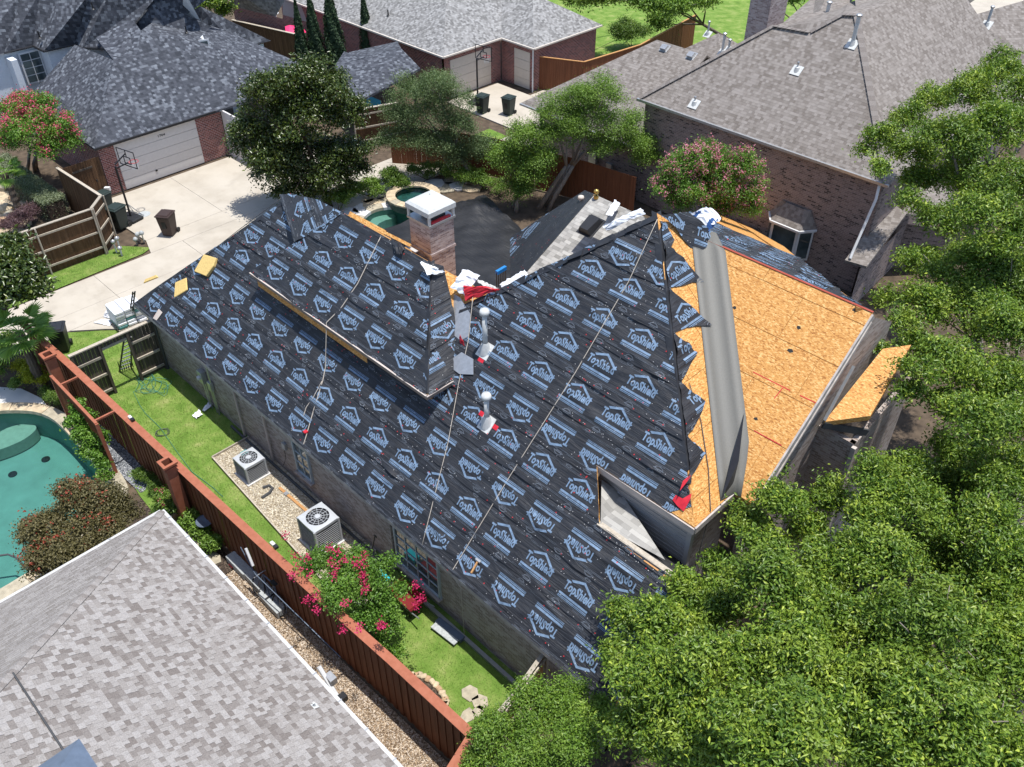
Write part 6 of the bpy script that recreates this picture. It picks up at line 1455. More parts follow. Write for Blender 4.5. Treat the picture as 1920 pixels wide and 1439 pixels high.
f_.build('frame', M['slate_metal'], bk); MB().tube([hdl+Vector((0, .3, .1)), hdl+Vector((0, 0, .12)), hdl+Vector((0, -.3, .1))], .018, 6).build('handlebar', M['galv'], bk); MB().box(sdl+Vector((0, 0, .08)), (.26, .14, .06)).build('saddle', M['rubber'], bk, bevel=.02); MB().box(bbk, (.06, .3, .05)).build('pedal', M['rubber'], bk)
cb = thing('fallen_pole', 'white and blue pole propped along the red fence by the bicycle', 'pole', (-16, 6.5, 0)); MB().tube([Vector((-18.0, 6.45, 1.9)), Vector((-17.4, 6.42, 1.2)), Vector((-15.2, 6.55, .95)), Vector((-13.6, 6.7, .6))], .016, 7).build('shaft', M['slate_metal'], cb); MB().tube([Vector((-17.75, 6.5, 2.0)), Vector((-17.45, 6.45, 1.5))], .045, 7).build('grip', M['white'], cb)
bt = thing('bird_bath', 'dark round bird bath standing by the red fence', 'bird bath', pp(392, 1005)); c = pp(392, 1003); MB().lathe(c, [(.16, 0), (.06, .1), (.05, .5), (.1, .58), (.27, .66), (.29, .7), (.25, .68), (.001, .64)], 18).build('bowl', M['slate_metal'], bt, smooth=True)
ph = thing('clay_pot', 'tan planter pot at the foot of the red pillar', 'pot', pp(327, 965)); c = pp(327, 968); MB().lathe(c, [(.22, 0), (.3, .35), (.33, .37), (.3, .4), (.26, .36), (.001, .33)], 18).build('pot', M['stone'], ph, smooth=True)
# things on the fence cap and lawn
for (x, y, lb) in [(245, 785, 'white and black camera sitting on the red fence cap'), (512, 1022, 'small white and black lamp on the red fence cap near flowers')]:
    c = pp(x, y, 2.45); t = thing('fence_lamp', lb, 'lamp', c); MB().box(c+Vector((0, 0, .05)), (.18, .1, .08)).build('body', M['white'], t, bevel=.01); MB().box(c+Vector((.16, .0, .05)), (.14, .12, .1)).build('head', M['black'], t, bevel=.01)
hp_ = []; 
rr = random.Random(5); c = pp(285, 722)
for k in range(90): a = k*.42; hp_.append(Vector((c.x+(.55+.25*math.sin(k*.9))*math.cos(a)+.3*math.sin(k*.13), c.y+(.35+.2*math.cos(k*.7))*math.sin(a)+.15*math.cos(k*.11), .03+.01*(k % 3))))
hp_ += [pp(250, 735, .02), pp(262, 760, .02), pp(272, 775, .02), pp(300, 802, .02), pp(330, 845, .02), pp(360, 885, .02), pp(400, 915, .02), pp(418, 932, .02)]
tag(MB().tube(hp_, .010, 5).build('garden_hose', M['hose'], None, smooth=True), 'tangled green hose lying on the lawn by the gate', 'hose')
lp = []; c = pp(305, 812)
for k in range(40): a = k*.5; lp.append(Vector((c.x+(.22+.05*math.sin(k))*math.cos(a), c.y+(.22+.05*math.cos(k*1.3))*math.sin(a), .03)))
tag(MB().tube(lp, .009, 5).build('thin_cable', M['pipe_dark'], None), 'thin dark coiled cable on the lawn below the hose', 'cable')
for (px, lb, sd_) in [([(362, 780), (372, 770), (380, 778), (368, 786)], 'left crumpled white paper on the lawn', 31), ([(379, 772), (392, 755), (400, 758), (386, 772)], 'right crumpled white paper by the wall shadow', 33)]:
    o = wrapper('paper_scrap', lb, 'paper', [pp(x, y, .03) for x, y in px], .06, 'wrap', n=4, m_=3, seed=sd_)
ld = thing('ladder', 'dark aluminium ladder leaning at the open gateway', 'ladder', (-30.6, 8.6, 0)); a0, a1 = Vector((-31.6, 8.45, .02)), Vector((-31.55, 8.95, .02)); b0_, b1__ = Vector((-30.35, 9.0, 2.2)), Vector((-30.3, 9.4, 2.2))
a0, a1 = pp(224, 697), pp(246, 690); t0_, t1_ = pd(232, 640, (-30.4, 8.6, 0)), pd(246, 632, (-30.4, 8.6, 0))
for a, b in ((a0, t0_), (a1, t1_)): MB().bar(a, b, .05, .05).build('stile', M['pipe_dark'], ld)
for k in range(8): MB().bar(a0.lerp(t0_, (k+.5)/8), a1.lerp(t1_, (k+.5)/8), .035, .035).build('rung', M['galv'], ld)
for k in range(7): c = pp(226+k*4, 697-k*1.3, .06); MB().bar(c, c+Vector((.02, .02, .5)), .03, .03).build('foot_bar', M['black'], ld)
el = thing('extension_ladder', 'black extension ladder standing against the roof corner by the alley', 'ladder', (-32.6, 10.9, 0)); e0_ = [pp(240, 612), pp(246, 610)]; e1_ = [pd(249, 548, pp(243, 612)), pd(253, 547, pp(243, 612))]
for a, b in zip(e0_, e1_): MB().bar(a, b, .07, .05).build('stile', M['black'], el)
for k in range(10): MB().bar(e0_[0].lerp(e1_[0], (k+.5)/10), e0_[1].lerp(e1_[1], (k+.5)/10), .03, .03).build('rung', M['black'], el)
# copper lumber, spout, teal mat
sk_ = thing('lumber_stake', 'orange wooden batten lying on the cream gravel', 'lumber', pp(560, 945)); MB().bar(pp(524, 915, .06), pp(590, 972, .06), .1, .05).build('batten', M['lumber'], sk_)
for f in (.2, .85): c = pp(524, 915, .08).lerp(pp(590, 972, .08), f); MB().box(c, (.16, .14, .06)).build('bracket', M['galv'], sk_)
us = thing('downspout_piece', 'grey bent downspout piece on the cream gravel', 'downspout', pp(500, 920)); MB().tube([pp(493, 915, .06), pp(505, 911, .06), pp(511, 916, .06), pp(505, 925, .06), pp(491, 934, .06)], .06, 6).build('spout', M['pipe_dark'], us)
tag(MB().box(pp(463, 853, .08), (.5, .3, .1)).build('teal_crate', M['teal_dark'], None, bevel=.02), 'faded teal box beside the smaller condenser', 'box')
tag(MB().box(pp(716, 1083, .2), (.5, .3, .18)).build('teal_crate', M['teal'], None, bevel=.02), 'bright teal box behind the crape myrtle near the large window', 'box')
tag(MB().box(pp(582, 982, .05), (.16, .16, .03)).build('dark_tile', M['rubber'], None), 'small dark tile lying on the cream gravel', 'tile')
mw_ = thing('wheelbarrow', 'red wheelbarrow tray parked against the wall under the large window', 'wheelbarrow', (-14.1, 9.35, 0)); c = Vector((-14.0, 9.45, .0))
mb = MB(); Bt = [c+Vector((a*.35, b*.22, .3)) for a, b in ((-1, -1), (1, -1), (1, 1), (-1, 1))]; Tp = [c+Vector((a*.6, b*.32, .55)) for a, b in ((-1, -1), (1, -1), (1, 1), (-1, 1))]
mb.poly(Bt); [mb.poly([Bt[i], Bt[(i+1) % 4], Tp[(i+1) % 4], Tp[i]]) for i in range(4)]; mb.build('tray', M['rust_red'], mw_); MB().lathe(c+Vector((-.75, 0, .18)), [(.05, -.06), (.18, -.04), (.18, .04), (.05, .06)], 16).build('wheel', M['rubber'], mw_)
for s_ in (-1, 1): MB().tube([c+Vector((-.75, s_*.1, .2)), c+Vector((.2, s_*.25, .3)), c+Vector((.95, s_*.3, .55))], .02, 6).build('handle', M['galv'], mw_); MB().tube([c+Vector((.3, s_*.22, .3)), c+Vector((.4, s_*.24, 0))], .018, 6).build('leg', M['black'], mw_)
for (a, b, w_, h_, mt_, lb) in [((820, 1163), (868, 1200), .2, .14, 'slate_metal', 'blue-grey gutter section on the grass by the wall'), ((812, 1172), (856, 1206), .22, .05, 'block', 'flat grey board next to the blue gutter section')]:
    o = MB().bar(pp(*a, .1), pp(*b, .1), w_, h_).build('gutter_section', M[mt_], None, bevel=.01); tag(o, lb, 'gutter')
sw = thing('shovel', 'black handled shovel leaning in the bed by the brick pier', 'shovel', (-16, 9.7, 0)); MB().tube([(-16.1, 9.6, .1), (-16.0, 9.9, 1.2)], .02, 7).build('handle', M['black'], sw); MB().tube([(-16.06, 9.9, 1.2), (-15.94, 9.9, 1.25), (-15.94, 9.9, 1.17)], .02, 6).build('grip', M['black'], sw); MB().box((-16.1, 9.58, .12), (.2, .03, .26)).build('blade', M['galv'], sw)
fb = thing('flower_bed', 'small dark mulch bed ringed by tan stones at the fence', 'flower bed', pp(800, 1285)); bedc = [pp(x, y) for x, y in [(772, 1268), (790, 1268), (815, 1283), (832, 1305), (838, 1322), (820, 1320), (795, 1298)]]
mb = MB(); g = [p+Vector((0, 0, .02)) for p in bedc]; g = g if area2([(p.x, p.y) for p in g]) > 0 else g[::-1]; mb.prism(g, .05); mb.build('mulch', M['mulch'], fb)
for i in range(6):
    for k in range(3):
        c = bedc[i].lerp(bedc[i+1], (k+.5)/3)
        if i < 5: MB().box(c+Vector((0, 0, .05)), (.2, .15, .12), (Vector((math.cos(i+k), math.sin(i+k), 0)), Vector((-math.sin(i+k), math.cos(i+k), 0)), Vector((0, 0, 1)))).build('edging_stone', M[('stone', 'stone_rust')[k % 2]], fb, bevel=.03)
for (x, y, r_, lb) in [(880, 1300, .3, 'upper pale stepping stone on the rear lawn'), (900, 1318, .28, 'middle pale stepping stone on the rear lawn'), (897, 1335, .2, 'tan stone at the foot of the cedar fence'), (878, 1342, .25, 'pale stone nearest to the red fence corner')]: stones(lambda k, lb=lb: lb, [(x, y, r_)], ['stone_pale'], 'stepping_stone', 'stone', 'stepping stones on the rear lawn', .03)
# roof drone-side vent of neighbour: white rain chain pieces by gutter
gm = thing('gas_meter', 'white and grey pipework at the end of the taupe gutter', 'meter', pp(625, 1300)); c = pp(628, 1300, .9); MB().tube([c+Vector((-.6, 0, .6)), c, c+Vector((.5, .05, -.5))], .07, 8).build('pipe', M['white'], gm); MB().box(c+Vector((-.25, .1, .3)), (.3, .2, .25)).build('box', M['galv'], gm); MB().box(c+Vector((.2, .1, -.1)), (.2, .2, .2)).build('valve', M['black'], gm)
# ---------------------------------------------------------------- alley and driveway things
def bin_(label, x, y, mat, rz=0., s=1., wheels=True, bag=False):
    c = pp(x, y); t = thing('trash_bin', label, 'trash bin', (c.x, c.y, .03)); t.rotation_euler = (0, 0, rz); t['group'] = 'wheeled trash bins'
    mb = MB(); B = [(-.24, -.27), (.24, -.27), (.24, .25), (-.24, .25)]; T = [(-.32, -.36), (.32, -.36), (.32, .34), (-.32, .34)]
    Pb = [Vector((a*s, b*s, .03)) for a, b in B]; Pt = [Vector((a*s, b*s, 1.02*s)) for a, b in T]
    mb.poly(Pb[::-1]); [mb.poly([Pb[i], Pb[(i+1) % 4], Pt[(i+1) % 4], Pt[i]]) for i in range(4)]; mb.poly(Pt)
    mb.build('body', M[mat], t, bevel=.03, local=True)
    l = MB(); l.box((0, -.02*s, 1.06*s), (.70*s, .76*s, .07)); l.box((0, -.02*s, 1.11*s), (.55*s, .6*s, .05)); l.build('lid', M[mat], t, bevel=.03, local=True)
    MB().tube([(-.26*s, .42*s, 1.03*s), (.26*s, .42*s, 1.03*s)], .025, 7).build('handle', M[mat], t, local=True)
    for sx in (-1, 1):
        w_ = MB(); w_.tube([(sx*.24*s, .3*s, .12), (sx*.31*s, .3*s, .12)], .12, 14); w_.build('wheel', M['rubber'], t, local=True)
    MB().box((0, -.335*s, .62*s), (.2*s, .03, .32*s)).build('grab_recess', M['black'], t, local=True)
    return t
bin_('brown wheeled trash bin standing alone on the concrete', 320, 440, 'bin_brown', R(35), 1.08)
bin_('dark green wheeled bin in front of the basketball stand', 228, 428, 'bin_green', R(20), 1.1)
bin_('dark bin half hidden behind the fence corner', 202, 398, 'bin_green', R(15), 1.0)
bin_('black bin on the grass behind the red fence end', 120, 655, 'bin_black', R(60), 1.05)
bin_('dark bin on the far driveway right of the grey tree', 954, 215, 'bin_green', R(10), 1.05)
bin_('dark bin on the far driveway partly behind grey tree branches', 905, 212, 'bin_green', R(10), 1.05)
def hoop(label, bx, by, rx, ry, dirv, h=3.0):
    c = pp(bx, by); c.z = .03; t = thing('basketball_hoop', label, 'basketball hoop', c); d = Vector((*dirv, 0)).normalized(); e = Vector((-d.y, d.x, 0))
    MB().box(c+Vector((0, 0, .1)), (.75, 1.1, .18), (d, e, Vector((0, 0, 1)))).build('base', M['bin_black'], t, bevel=.05)
    top = c+Vector((0, 0, h*.98)); MB().tube([c+Vector((0, 0, .1)), top], .055, 10).build('pole', M['black'], t)
    for s_ in (-1, 1): MB().tube([c+d*.5+e*s_*.35+Vector((0, 0, .06)), c+Vector((0, 0, .9))], .02, 6).build('strut', M['galv'], t)
    bc = top+d*.75+Vector((0, 0, .15))
    for z in (-.25, .25): MB().bar(top+Vector((0, 0, z*.4)), bc+Vector((0, 0, z)), .05, .05).build('arm', M['black'], t)
    bo = MB(); bo.box(bc, (.025, 1.25, .85), (d, e, Vector((0, 0, 1)))); m_ = plain('smoked_acrylic', (.25, .27, .3), .1); 
    fr_ = MB()
    for a, b in (((-.63, -.43), (.63, -.43)), ((.63, -.43), (.63, .43)), ((.63, .43), (-.63, .43)), ((-.63, .43), (-.63, -.43)), ((-.23, -.3), (.23, -.3)), ((.23, -.3), (.23, .05)), ((.23, .05), (-.23, .05)), ((-.23, .05), (-.23, -.3)), ((0, .05), (0, .43))): fr_.bar(bc+e*a[0]+Vector((0, 0, a[1])), bc+e*b[0]+Vector((0, 0, b[1])), .035, .035)
    fr_.build('backboard_frame', M['black'], t)
    rc = bc+d*.33+Vector((0, 0, -.32)); MB().tube([rc+d*.23*math.cos(2*math.pi*k/20)+e*.23*math.sin(2*math.pi*k/20) for k in range(21)], .014, 6).build('rim', M['red'], t)
    nt_ = MB()
    for k in range(12):
        a = 2*math.pi*k/12; a2_ = a+.5; nt_.tube([rc+d*.23*math.cos(a)+e*.23*math.sin(a), rc+d*.14*math.cos(a2_)+e*.14*math.sin(a2_)-Vector((0, 0, .4))], .008, 4); nt_.tube([rc+d*.23*math.cos(a)+e*.23*math.sin(a), rc+d*.14*math.cos(a-.5)+e*.14*math.sin(a-.5)-Vector((0, 0, .4))], .008, 4)
    nt_.build('net', M['white'], t)
hoop('basketball hoop with dark base in front of the white garage door', 247, 412, 0, 0, (-.25, 1))
hoop('basketball hoop on the far driveway by the cream garage doors', 896, 196, 0, 0, (-.2, 1))
# shingle bundles on a pallet
sbp = thing('shingle_pallet', 'stack of white wrapped shingle bundles by the house corner', 'pallet', pp(235, 608))
b0 = pp(243, 605); X = (pp(275, 588)-pp(215, 612)).normalized(); Y = Vector((-X.y, X.x, 0))
for k in range(6): MB().box(b0+Y*(.2*k-.5)+Vector((0, 0, .08)), (1.3, .1, .1), (X, Y, Vector((0, 0, 1)))).build('pallet_slat', M['pale_wood'], sbp)
for lv in range(6):
    for col in range(3):
        MB().box(b0+X*(col*.42-.42)+Y*random.uniform(-.05, .05)+Vector((0, 0, .22+.14*lv)), (.39, 1.05, .12), (X, Y, Vector((0, 0, 1)))).build('shingle_bundle', M['wrap'] if (lv*3+col) % 7 else M['teal_dark'], sbp, bevel=.02)
wrapper('loose_wrapper', 'loose flat white wrapper on the concrete near the bundles', 'wrapper', [pp(176, 606, .03), pp(195, 600, .05), pp(216, 604, .05), pp(205, 612, .03)], .04, seed=41)
wrapper('loose_wrapper', 'crumpled white bag beside the stacked bundles', 'wrapper', [pp(194, 595, .03), pp(202, 582, .25), pp(208, 586, .25), pp(205, 598, .03)], .15, seed=42)
mhc = thing('manhole_cover', 'round utility cover set in the driveway by the hoop', 'manhole', pp(270, 402)); c = pp(270, 402, .034); MB().lathe(c, [(.33, 0), (.33, .006), (.25, .008), (.24, .004), (.001, .006)], 24).build('plate', M['block'], mhc)
sg = thing('yard_sign', 'small white sign on a stake by the brown gate', 'sign', pp(207, 370)); c = pp(207, 372); MB().tube([c, c+Vector((0, 0, .45))], .012, 6).build('stake', M['galv'], sg); MB().box(c+Vector((0, 0, .55)), (.28, .2, .2), (Vector((.7, .7, 0)), Vector((-.7, .7, 0)), Vector((0, 0, 1)))).build('panel', M['white'], sg)
ut = thing('utility_riser', 'cluster of grey meters and pipes on the verge corner', 'utility riser', pp(262, 455))
for dx, dy, h_ in ((0, 0, .5), (.2, .15, .6), (-.2, .1, .4), (.1, -.2, .35)): c = pp(262, 455)+Vector((dx, dy, 0)); MB().tube([c, c+Vector((0, 0, h_))], .03, 7).build('pipe', M['galv'], ut); MB().lathe(c+Vector((0, 0, h_-.08)), [(.001, -.06), (.1, -.04), (.12, .06), (.06, .14), (.001, .16)], 12).build('meter', M['block'], ut, smooth=True)
ut = thing('gas_riser', 'white and grey gas riser by the angled fence panel', 'utility riser', pp(228, 475))
for dx, dy, h_ in ((0, 0, .9), (.25, -.1, .5), (-.2, -.15, .7)): c = pp(228, 475)+Vector((dx, dy, 0)); MB().tube([c, c+Vector((0, 0, h_))], .035, 7).build('pipe', M['white'], ut); MB().lathe(c+Vector((0, 0, h_-.1)), [(.001, -.05), (.12, -.03), (.12, .08), (.001, .14)], 12).build('meter', M['galv'], ut, smooth=True)
pt = thing('propane_tank', 'white propane tank and meters beside the brick garage wall', 'tank', pp(1093, 107)); c = pp(1093, 107); MB().lathe(c, [(.3, .05), (.38, .2), (.38, .75), (.3, .9), (.1, .95), (.001, .96)], 18).build('shell', M['white'], pt, smooth=True); MB().tube([c+Vector((-.9, .2, 0)), c+Vector((-.9, .2, 1.1))], .05, 7).build('riser', M['white'], pt); MB().box(c+Vector((-.9, .2, 1.0)), (.3, .2, .35)).build('meter', M['galv'], pt)
# rockery in the far-left garden
sheet('rock_garden', [tuple(pp(x, y).xy) for x, y in [(-30, 330), (40, 335), (60, 420), (20, 450), (-40, 450)]], 'stone', -.03)
for k, (x, y, r_, lb) in enumerate([(8, 352, .5, 'upper pale boulder by the far-left palm trunk'), (30, 372, .4, 'grey boulder right of the far-left palm trunk'), (10, 395, .45, 'rust boulder below the far-left palm'), (22, 405, .35, 'small rust boulder beside the purple grass'), (5, 420, .5, 'flat tan boulder at the left edge above the fence')]):
    stones(lambda k_, lb=lb: lb, [(x, y, r_)], [('stone_pale', 'stone_rust', 'stone')[k % 3]], 'boulder', 'boulder', 'garden boulders', .1, False)
# ---------------------------------------------------------------- vegetation
def leaves(centers, normals, L, Wd, curl=.25, rng=RNG):
    n = len(centers); nr = normals/np.linalg.norm(normals, axis=1, keepdims=True)
    rv = rng.normal(size=(n, 3)); d = rv-nr*(rv*nr).sum(1, keepdims=True); d /= np.linalg.norm(d, axis=1, keepdims=True)+1e-9; sd_ = np.cross(nr, d)
    l = (L*rng.uniform(.65, 1.25, n))[:, None]; w_ = (Wd*rng.uniform(.7, 1.2, n))[:, None]
    V = np.empty((n, 4, 3)); V[:, 0] = centers-d*l*.5; V[:, 2] = centers+d*l*.5-nr*l*curl*.4; V[:, 1] = centers+sd_*w_*.5+nr*w_*curl; V[:, 3] = centers-sd_*w_*.5+nr*w_*curl
    F = np.array([(0, 1, 2), (0, 2, 3)])[None]+4*np.arange(n)[:, None, None]
    return V.reshape(-1, 3), F.reshape(-1, 3)
def foliage(name, lobes, nleaf, L, Wd, mat, parent, clump=.32, per=26, shell=.62, updown=.75, squash=.95, rng=RNG, ragged=.25, sub=1.):
    """leaf-sized faces gathered in clumps over overlapping lobes; uneven outline, gaps between clumps"""
    ex = []
    for l in lobes:
        ex.append((l[0], l[1], l[2], l[3]*.68*sub))
        for _ in range(7):
            v = rng.normal(size=3); v[2] = abs(v[2])*.9-.15; v /= np.linalg.norm(v); k_ = rng.uniform(.55, .85)*l[3]*sub
            ex.append((l[0]+v[0]*k_, l[1]+v[1]*k_, l[2]+v[2]*k_*squash, l[3]*rng.uniform(.25, .45)*sub))
    A = np.array(ex); wgt = A[:, 3]**2; wgt = wgt/wgt.sum(); nc = max(8, nleaf//per)
    li = rng.choice(len(A), nc, p=wgt); u = rng.normal(size=(nc, 3)); u[:, 2] = np.where(u[:, 2] < -.3, -u[:, 2], u[:, 2]); u /= np.linalg.norm(u, axis=1, keepdims=True)
    rad = A[li, 3]*(shell+(1-shell)*rng.random(nc)**.6+ragged*np.abs(rng.normal(size=nc))*.5*(rng.random(nc) < .3)); cc = A[li, :3]+u*rad[:, None]*np.array([1, 1, squash])
    csz = clump*rng.uniform(.6, 1.35, nc)
    ci = np.repeat(np.arange(nc), per); n = len(ci); off = rng.normal(size=(n, 3))*csz[ci][:, None]*np.array([.55, .55, .38])
    P = cc[ci]+off; nr = u[ci]*.6+np.array([0, 0, updown*.8])+rng.normal(size=(n, 3))*.8
    off_ = np.array(origin(parent)); V, F = leaves(P, nr, L, Wd, rng=rng)
    o = fastmesh(name, V-off_, F, mat, parent); return o, cc, u
def flowers(parent, cc, u, n, mat, size=.16, L=.055, rng=RNG, pts=None, per=26):
    if pts is None:
        k = np.where(u[:, 2] > .1)[0]; k = rng.choice(k, min(n, len(k)), replace=False); P0 = cc[k]+u[k]*.18
    else: P0 = np.array(pts)
    P = np.repeat(P0, per, 0)+rng.normal(size=(len(P0)*per, 3))*size*np.array([.42, .42, .5]); V, F = leaves(P, rng.normal(size=P.shape)+np.array([0, 0, .6]), L, L*.9, rng=rng)
    return fastmesh('blossom', V-np.array(origin(parent)), F, mat, parent)
def tree(name, label, base, lobes, nleaf, L, Wd, mat, trunk_r=.16, bark='bark', cat='tree', group=None, stems=1, limbs=7, **kw):
    base = Vector(base); t = thing(name, label, cat, base, group=group); A = sorted(lobes, key=lambda l: -l[3])
    top = sum((Vector(l[:3])*l[3] for l in lobes), Vector())/sum(l[3] for l in lobes)
    mb = MB()
    for s_ in range(stems):
        b = base+(Vector((.3*math.cos(s_*2.1), .3*math.sin(s_*2.1), 0)) if stems > 1 else Vector())
        fork = b.lerp(Vector((top.x, top.y, top.z)), .55)+Vector((.12*math.sin(s_*3), .1*math.cos(s_*2), 0))
        mb.tube([b-Vector((0, 0, .1)), b.lerp(fork, .3)+Vector((random.uniform(-.08, .08), random.uniform(-.08, .08), 0)), b.lerp(fork, .7), fork], [trunk_r*1.25, trunk_r, trunk_r*.82, trunk_r*.66], 9)
        for k, l in enumerate(A[:limbs]):
            if stems > 1 and k % stems != s_: continue
            e = Vector(l[:3]); mid = fork.lerp(e, .5)+Vector((random.uniform(-.2, .2), random.uniform(-.2, .2), random.uniform(0, .25)))
            mb.tube([fork, mid, e], [trunk_r*.55, trunk_r*.33, trunk_r*.12], 7)
            for q in range(3):
                v = Vector((random.gauss(0, 1), random.gauss(0, 1), random.gauss(.3, .6))).normalized()*l[3]*.95; mb.tube([mid.lerp(e, .4+.2*q), e+v*1.12], [trunk_r*.14, trunk_r*.04], 5)
    mb.build('trunk', M[bark], t, smooth=True)
    o, cc, u = foliage('crown', lobes, nleaf, L, Wd, M[mat], t, **kw); return t, cc, u
def lob(spec, base=None, z=None, jit=.0):
    out = []
    for q in spec:
        x, y, r_ = q[:3]; zz = q[3]+(random.uniform(-jit, jit) if jit else 0) if len(q) > 3 else z
        p = pp(x, y, zz) if zz is not None else pd(x, y, base)
        dep = (p-CAM).dot(FW); rm = r_*dep/FPX
        out.append((p.x, p.y, max(p.z, rm*.6), rm))
    return out
# magnolia between driveway and roof
b = (-36.7, 22.9, 0)
tree('magnolia_tree', 'large dense magnolia with glossy dark leaves beside the driveway', b, lob([(580, 140, 42), (540, 165, 56), (620, 170, 52), (492, 195, 56), (570, 230, 82), (650, 225, 46), (470, 245, 46), (642, 290, 52), (500, 280, 66), (570, 310, 82), (622, 345, 52), (520, 335, 60), (560, 360, 48), (655, 325, 34)], b), 52000, .18, .085, 'lf_magnolia', .2, clump=.34, per=18, shell=.6)
b = (-33.3, 30.4, 0)
tree('live_oak', 'grey green small leaved oak behind the spa', b, lob([(820, 168, 42), (772, 185, 42), (860, 195, 36), (742, 225, 36), (800, 230, 56), (862, 245, 42), (762, 262, 46), (822, 282, 46), (900, 272, 28), (728, 268, 28), (885, 292, 28), (850, 300, 30)], b), 62000, .085, .04, 'lf_live', .14, 'bark_pale', stems=2, clump=.34, per=30, shell=.5, ragged=.4)
b = (-28.6, 31.0, 0)
tree('yard_tree', 'bright green airy tree with several trunks by the brick wall', b, lob([(1080, 195, 42), (1130, 188, 48), (1042, 222, 42), (1100, 238, 56), (1160, 238, 46), (1062, 262, 46), (1130, 278, 42), (1190, 272, 40), (1212, 300, 30), (1020, 260, 34)], b), 56000, .09, .042, 'lf_bright', .13, 'bark_pale', stems=3, clump=.34, per=30, shell=.5, ragged=.4)
b = (-29.6, 29.6, 0)
tree('yard_tree', 'lower leafy tree overhanging the black tarp', b, lob([(982, 262, 40), (958, 308, 40), (995, 335, 44), (972, 365, 34), (1012, 300, 42), (940, 300, 26)], b), 30000, .10, .046, 'lf_bright', .1, 'bark_pale', stems=2, clump=.34, per=28, shell=.5, ragged=.4)
b = (-19.2, 29.0, 0)
t, cc, u = tree('crape_myrtle', 'rounded crape myrtle with soft rose blossoms against the brick wall', b, lob([(1270, 322, 42), (1330, 312, 46), (1382, 322, 38), (1242, 352, 28), (1300, 362, 52), (1360, 360, 48), (1412, 360, 28), (1400, 388, 28), (1340, 395, 32), (1270, 385, 30)], b), 46000, .10, .045, 'lf_crape', .08, 'bark_pale', stems=3, clump=.28, per=26, shell=.6)
flowers(t, cc, u, 330, M['fl_rose'], .2, .065)
# oaks in front of the house (right side)
R5 = [(1870, 150, 55, 10), (1805, 185, 52, 10), (1742, 200, 42, 9.8), (1695, 228, 38, 9.5), (1648, 255, 30, 9.2), (1625, 285, 22, 9), (1705, 290, 46, 9.3), (1785, 272, 66, 9.5), (1870, 250, 70, 9.5), (1722, 338, 40, 8.8), (1805, 350, 66, 9), (1890, 350, 70, 9), (1700, 378, 28, 8.4), (1765, 420, 50, 8.4), (1860, 440, 80, 8.5), (1650, 320, 20, 8.8), (1930, 200, 60, 10)]
tree('oak_tree', 'tall green oak at the right edge spreading over the grey roof', (-5.2, 31.2, 0), lob(R5, jit=1.), 74000, .12, .052, 'lf_oak', .2, clump=.24, per=17, shell=.7, ragged=.5, sub=.97, bark='bark_pale')
R6 = [(1722, 505, 46, 8), (1790, 520, 66, 8), (1880, 520, 76, 8), (1722, 580, 54, 7.6), (1820, 600, 78, 7.8), (1910, 630, 80, 7.8), (1712, 655, 36, 7.2), (1772, 690, 56, 7.2), (1860, 715, 78, 7.4), (1690, 605, 26, 7.4), (1765, 765, 44, 6.8), (1700, 735, 26, 7.6), (1690, 690, 20, 8), (1655, 655, 14, 8.6), (1730, 700, 30, 7.6), (1840, 800, 64, 7), (1910, 800, 66, 7), (1880, 870, 60, 6.4), (1800, 860, 50, 6.2), (1660, 560, 22, 7.4), (1940, 560, 60, 8)]
tree('oak_tree', 'dense oak crown in the middle of the right edge beyond the bare decking', (-1.0, 24.8, 0), lob(R6, jit=1.), 78000, .12, .052, 'lf_oak', .24, clump=.24, per=17, shell=.7, ragged=.5, sub=.97, bark='bark_pale')
R7 = [(1450, 935, 40, 6.6), (1405, 985, 40, 6.4), (1480, 955, 36, 6.6), (1460, 880, 16, 6.8), (1560, 935, 40, 6.2), (1640, 900, 44, 6.2), (1700, 880, 40, 6.2), (1640, 970, 60, 6.2), (1720, 960, 60, 6.2), (1800, 930, 66, 6.2), (1890, 920, 70, 6.4), (1850, 1010, 80, 6), (1750, 1050, 80, 6), (1640, 1060, 70, 6), (1900, 1080, 70, 6), (1520, 1010, 44, 6.2)]
tree('oak_tree', 'oak branch canopy between the brick gable and the big foreground tree', (-1.5, 18.2, 0), lob(R7, jit=1.), 74000, .11, .048, 'lf_oak', .22, clump=.23, per=17, shell=.7, ragged=.5, sub=.97, bark='bark_pale')
R8 = [(1180, 1165, 42, 5.6), (1165, 1235, 44, 5.4), (1250, 1190, 64, 5.8), (1335, 1145, 72, 6), (1280, 1095, 30, 5.6), (1440, 1120, 84, 6.4), (1345, 1062, 30, 5.8), (1540, 1110, 84, 6.6), (1222, 1290, 74, 5.6), (1340, 1280, 96, 6.2), (1470, 1260, 106, 6.6), (1600, 1215, 106, 6.8), (1300, 1390, 96, 6), (1450, 1390, 116, 6.6), (1600, 1365, 116, 6.8), (1190, 1375, 56, 5.2), (1430, 1040, 46, 6.2)]
tree('oak_tree', 'big bright oak crown filling the bottom right foreground', (-2.6, 13.2, 0), lob(R8, jit=1.1), 118000, .12, .05, 'lf_oak', .24, clump=.21, per=17, shell=.7, ragged=.5, sub=.97, bark='bark_pale')
R9 = [(1720, 1180, 104, 6.6), (1850, 1150, 104, 6.6), (1750, 1330, 116, 6.6), (1880, 1280, 106, 6.6), (1860, 1420, 106, 6.4), (1720, 1440, 90, 6.4), (1940, 1200, 80, 6.6)]
tree('oak_tree', 'dark oak crown in the bottom right corner', (2.4, 15.0, 0), lob(R9, jit=1.1), 62000, .12, .05, 'lf_oak', .24, clump=.21, per=17, shell=.7, ragged=.5, sub=.97, bark='bark_pale')
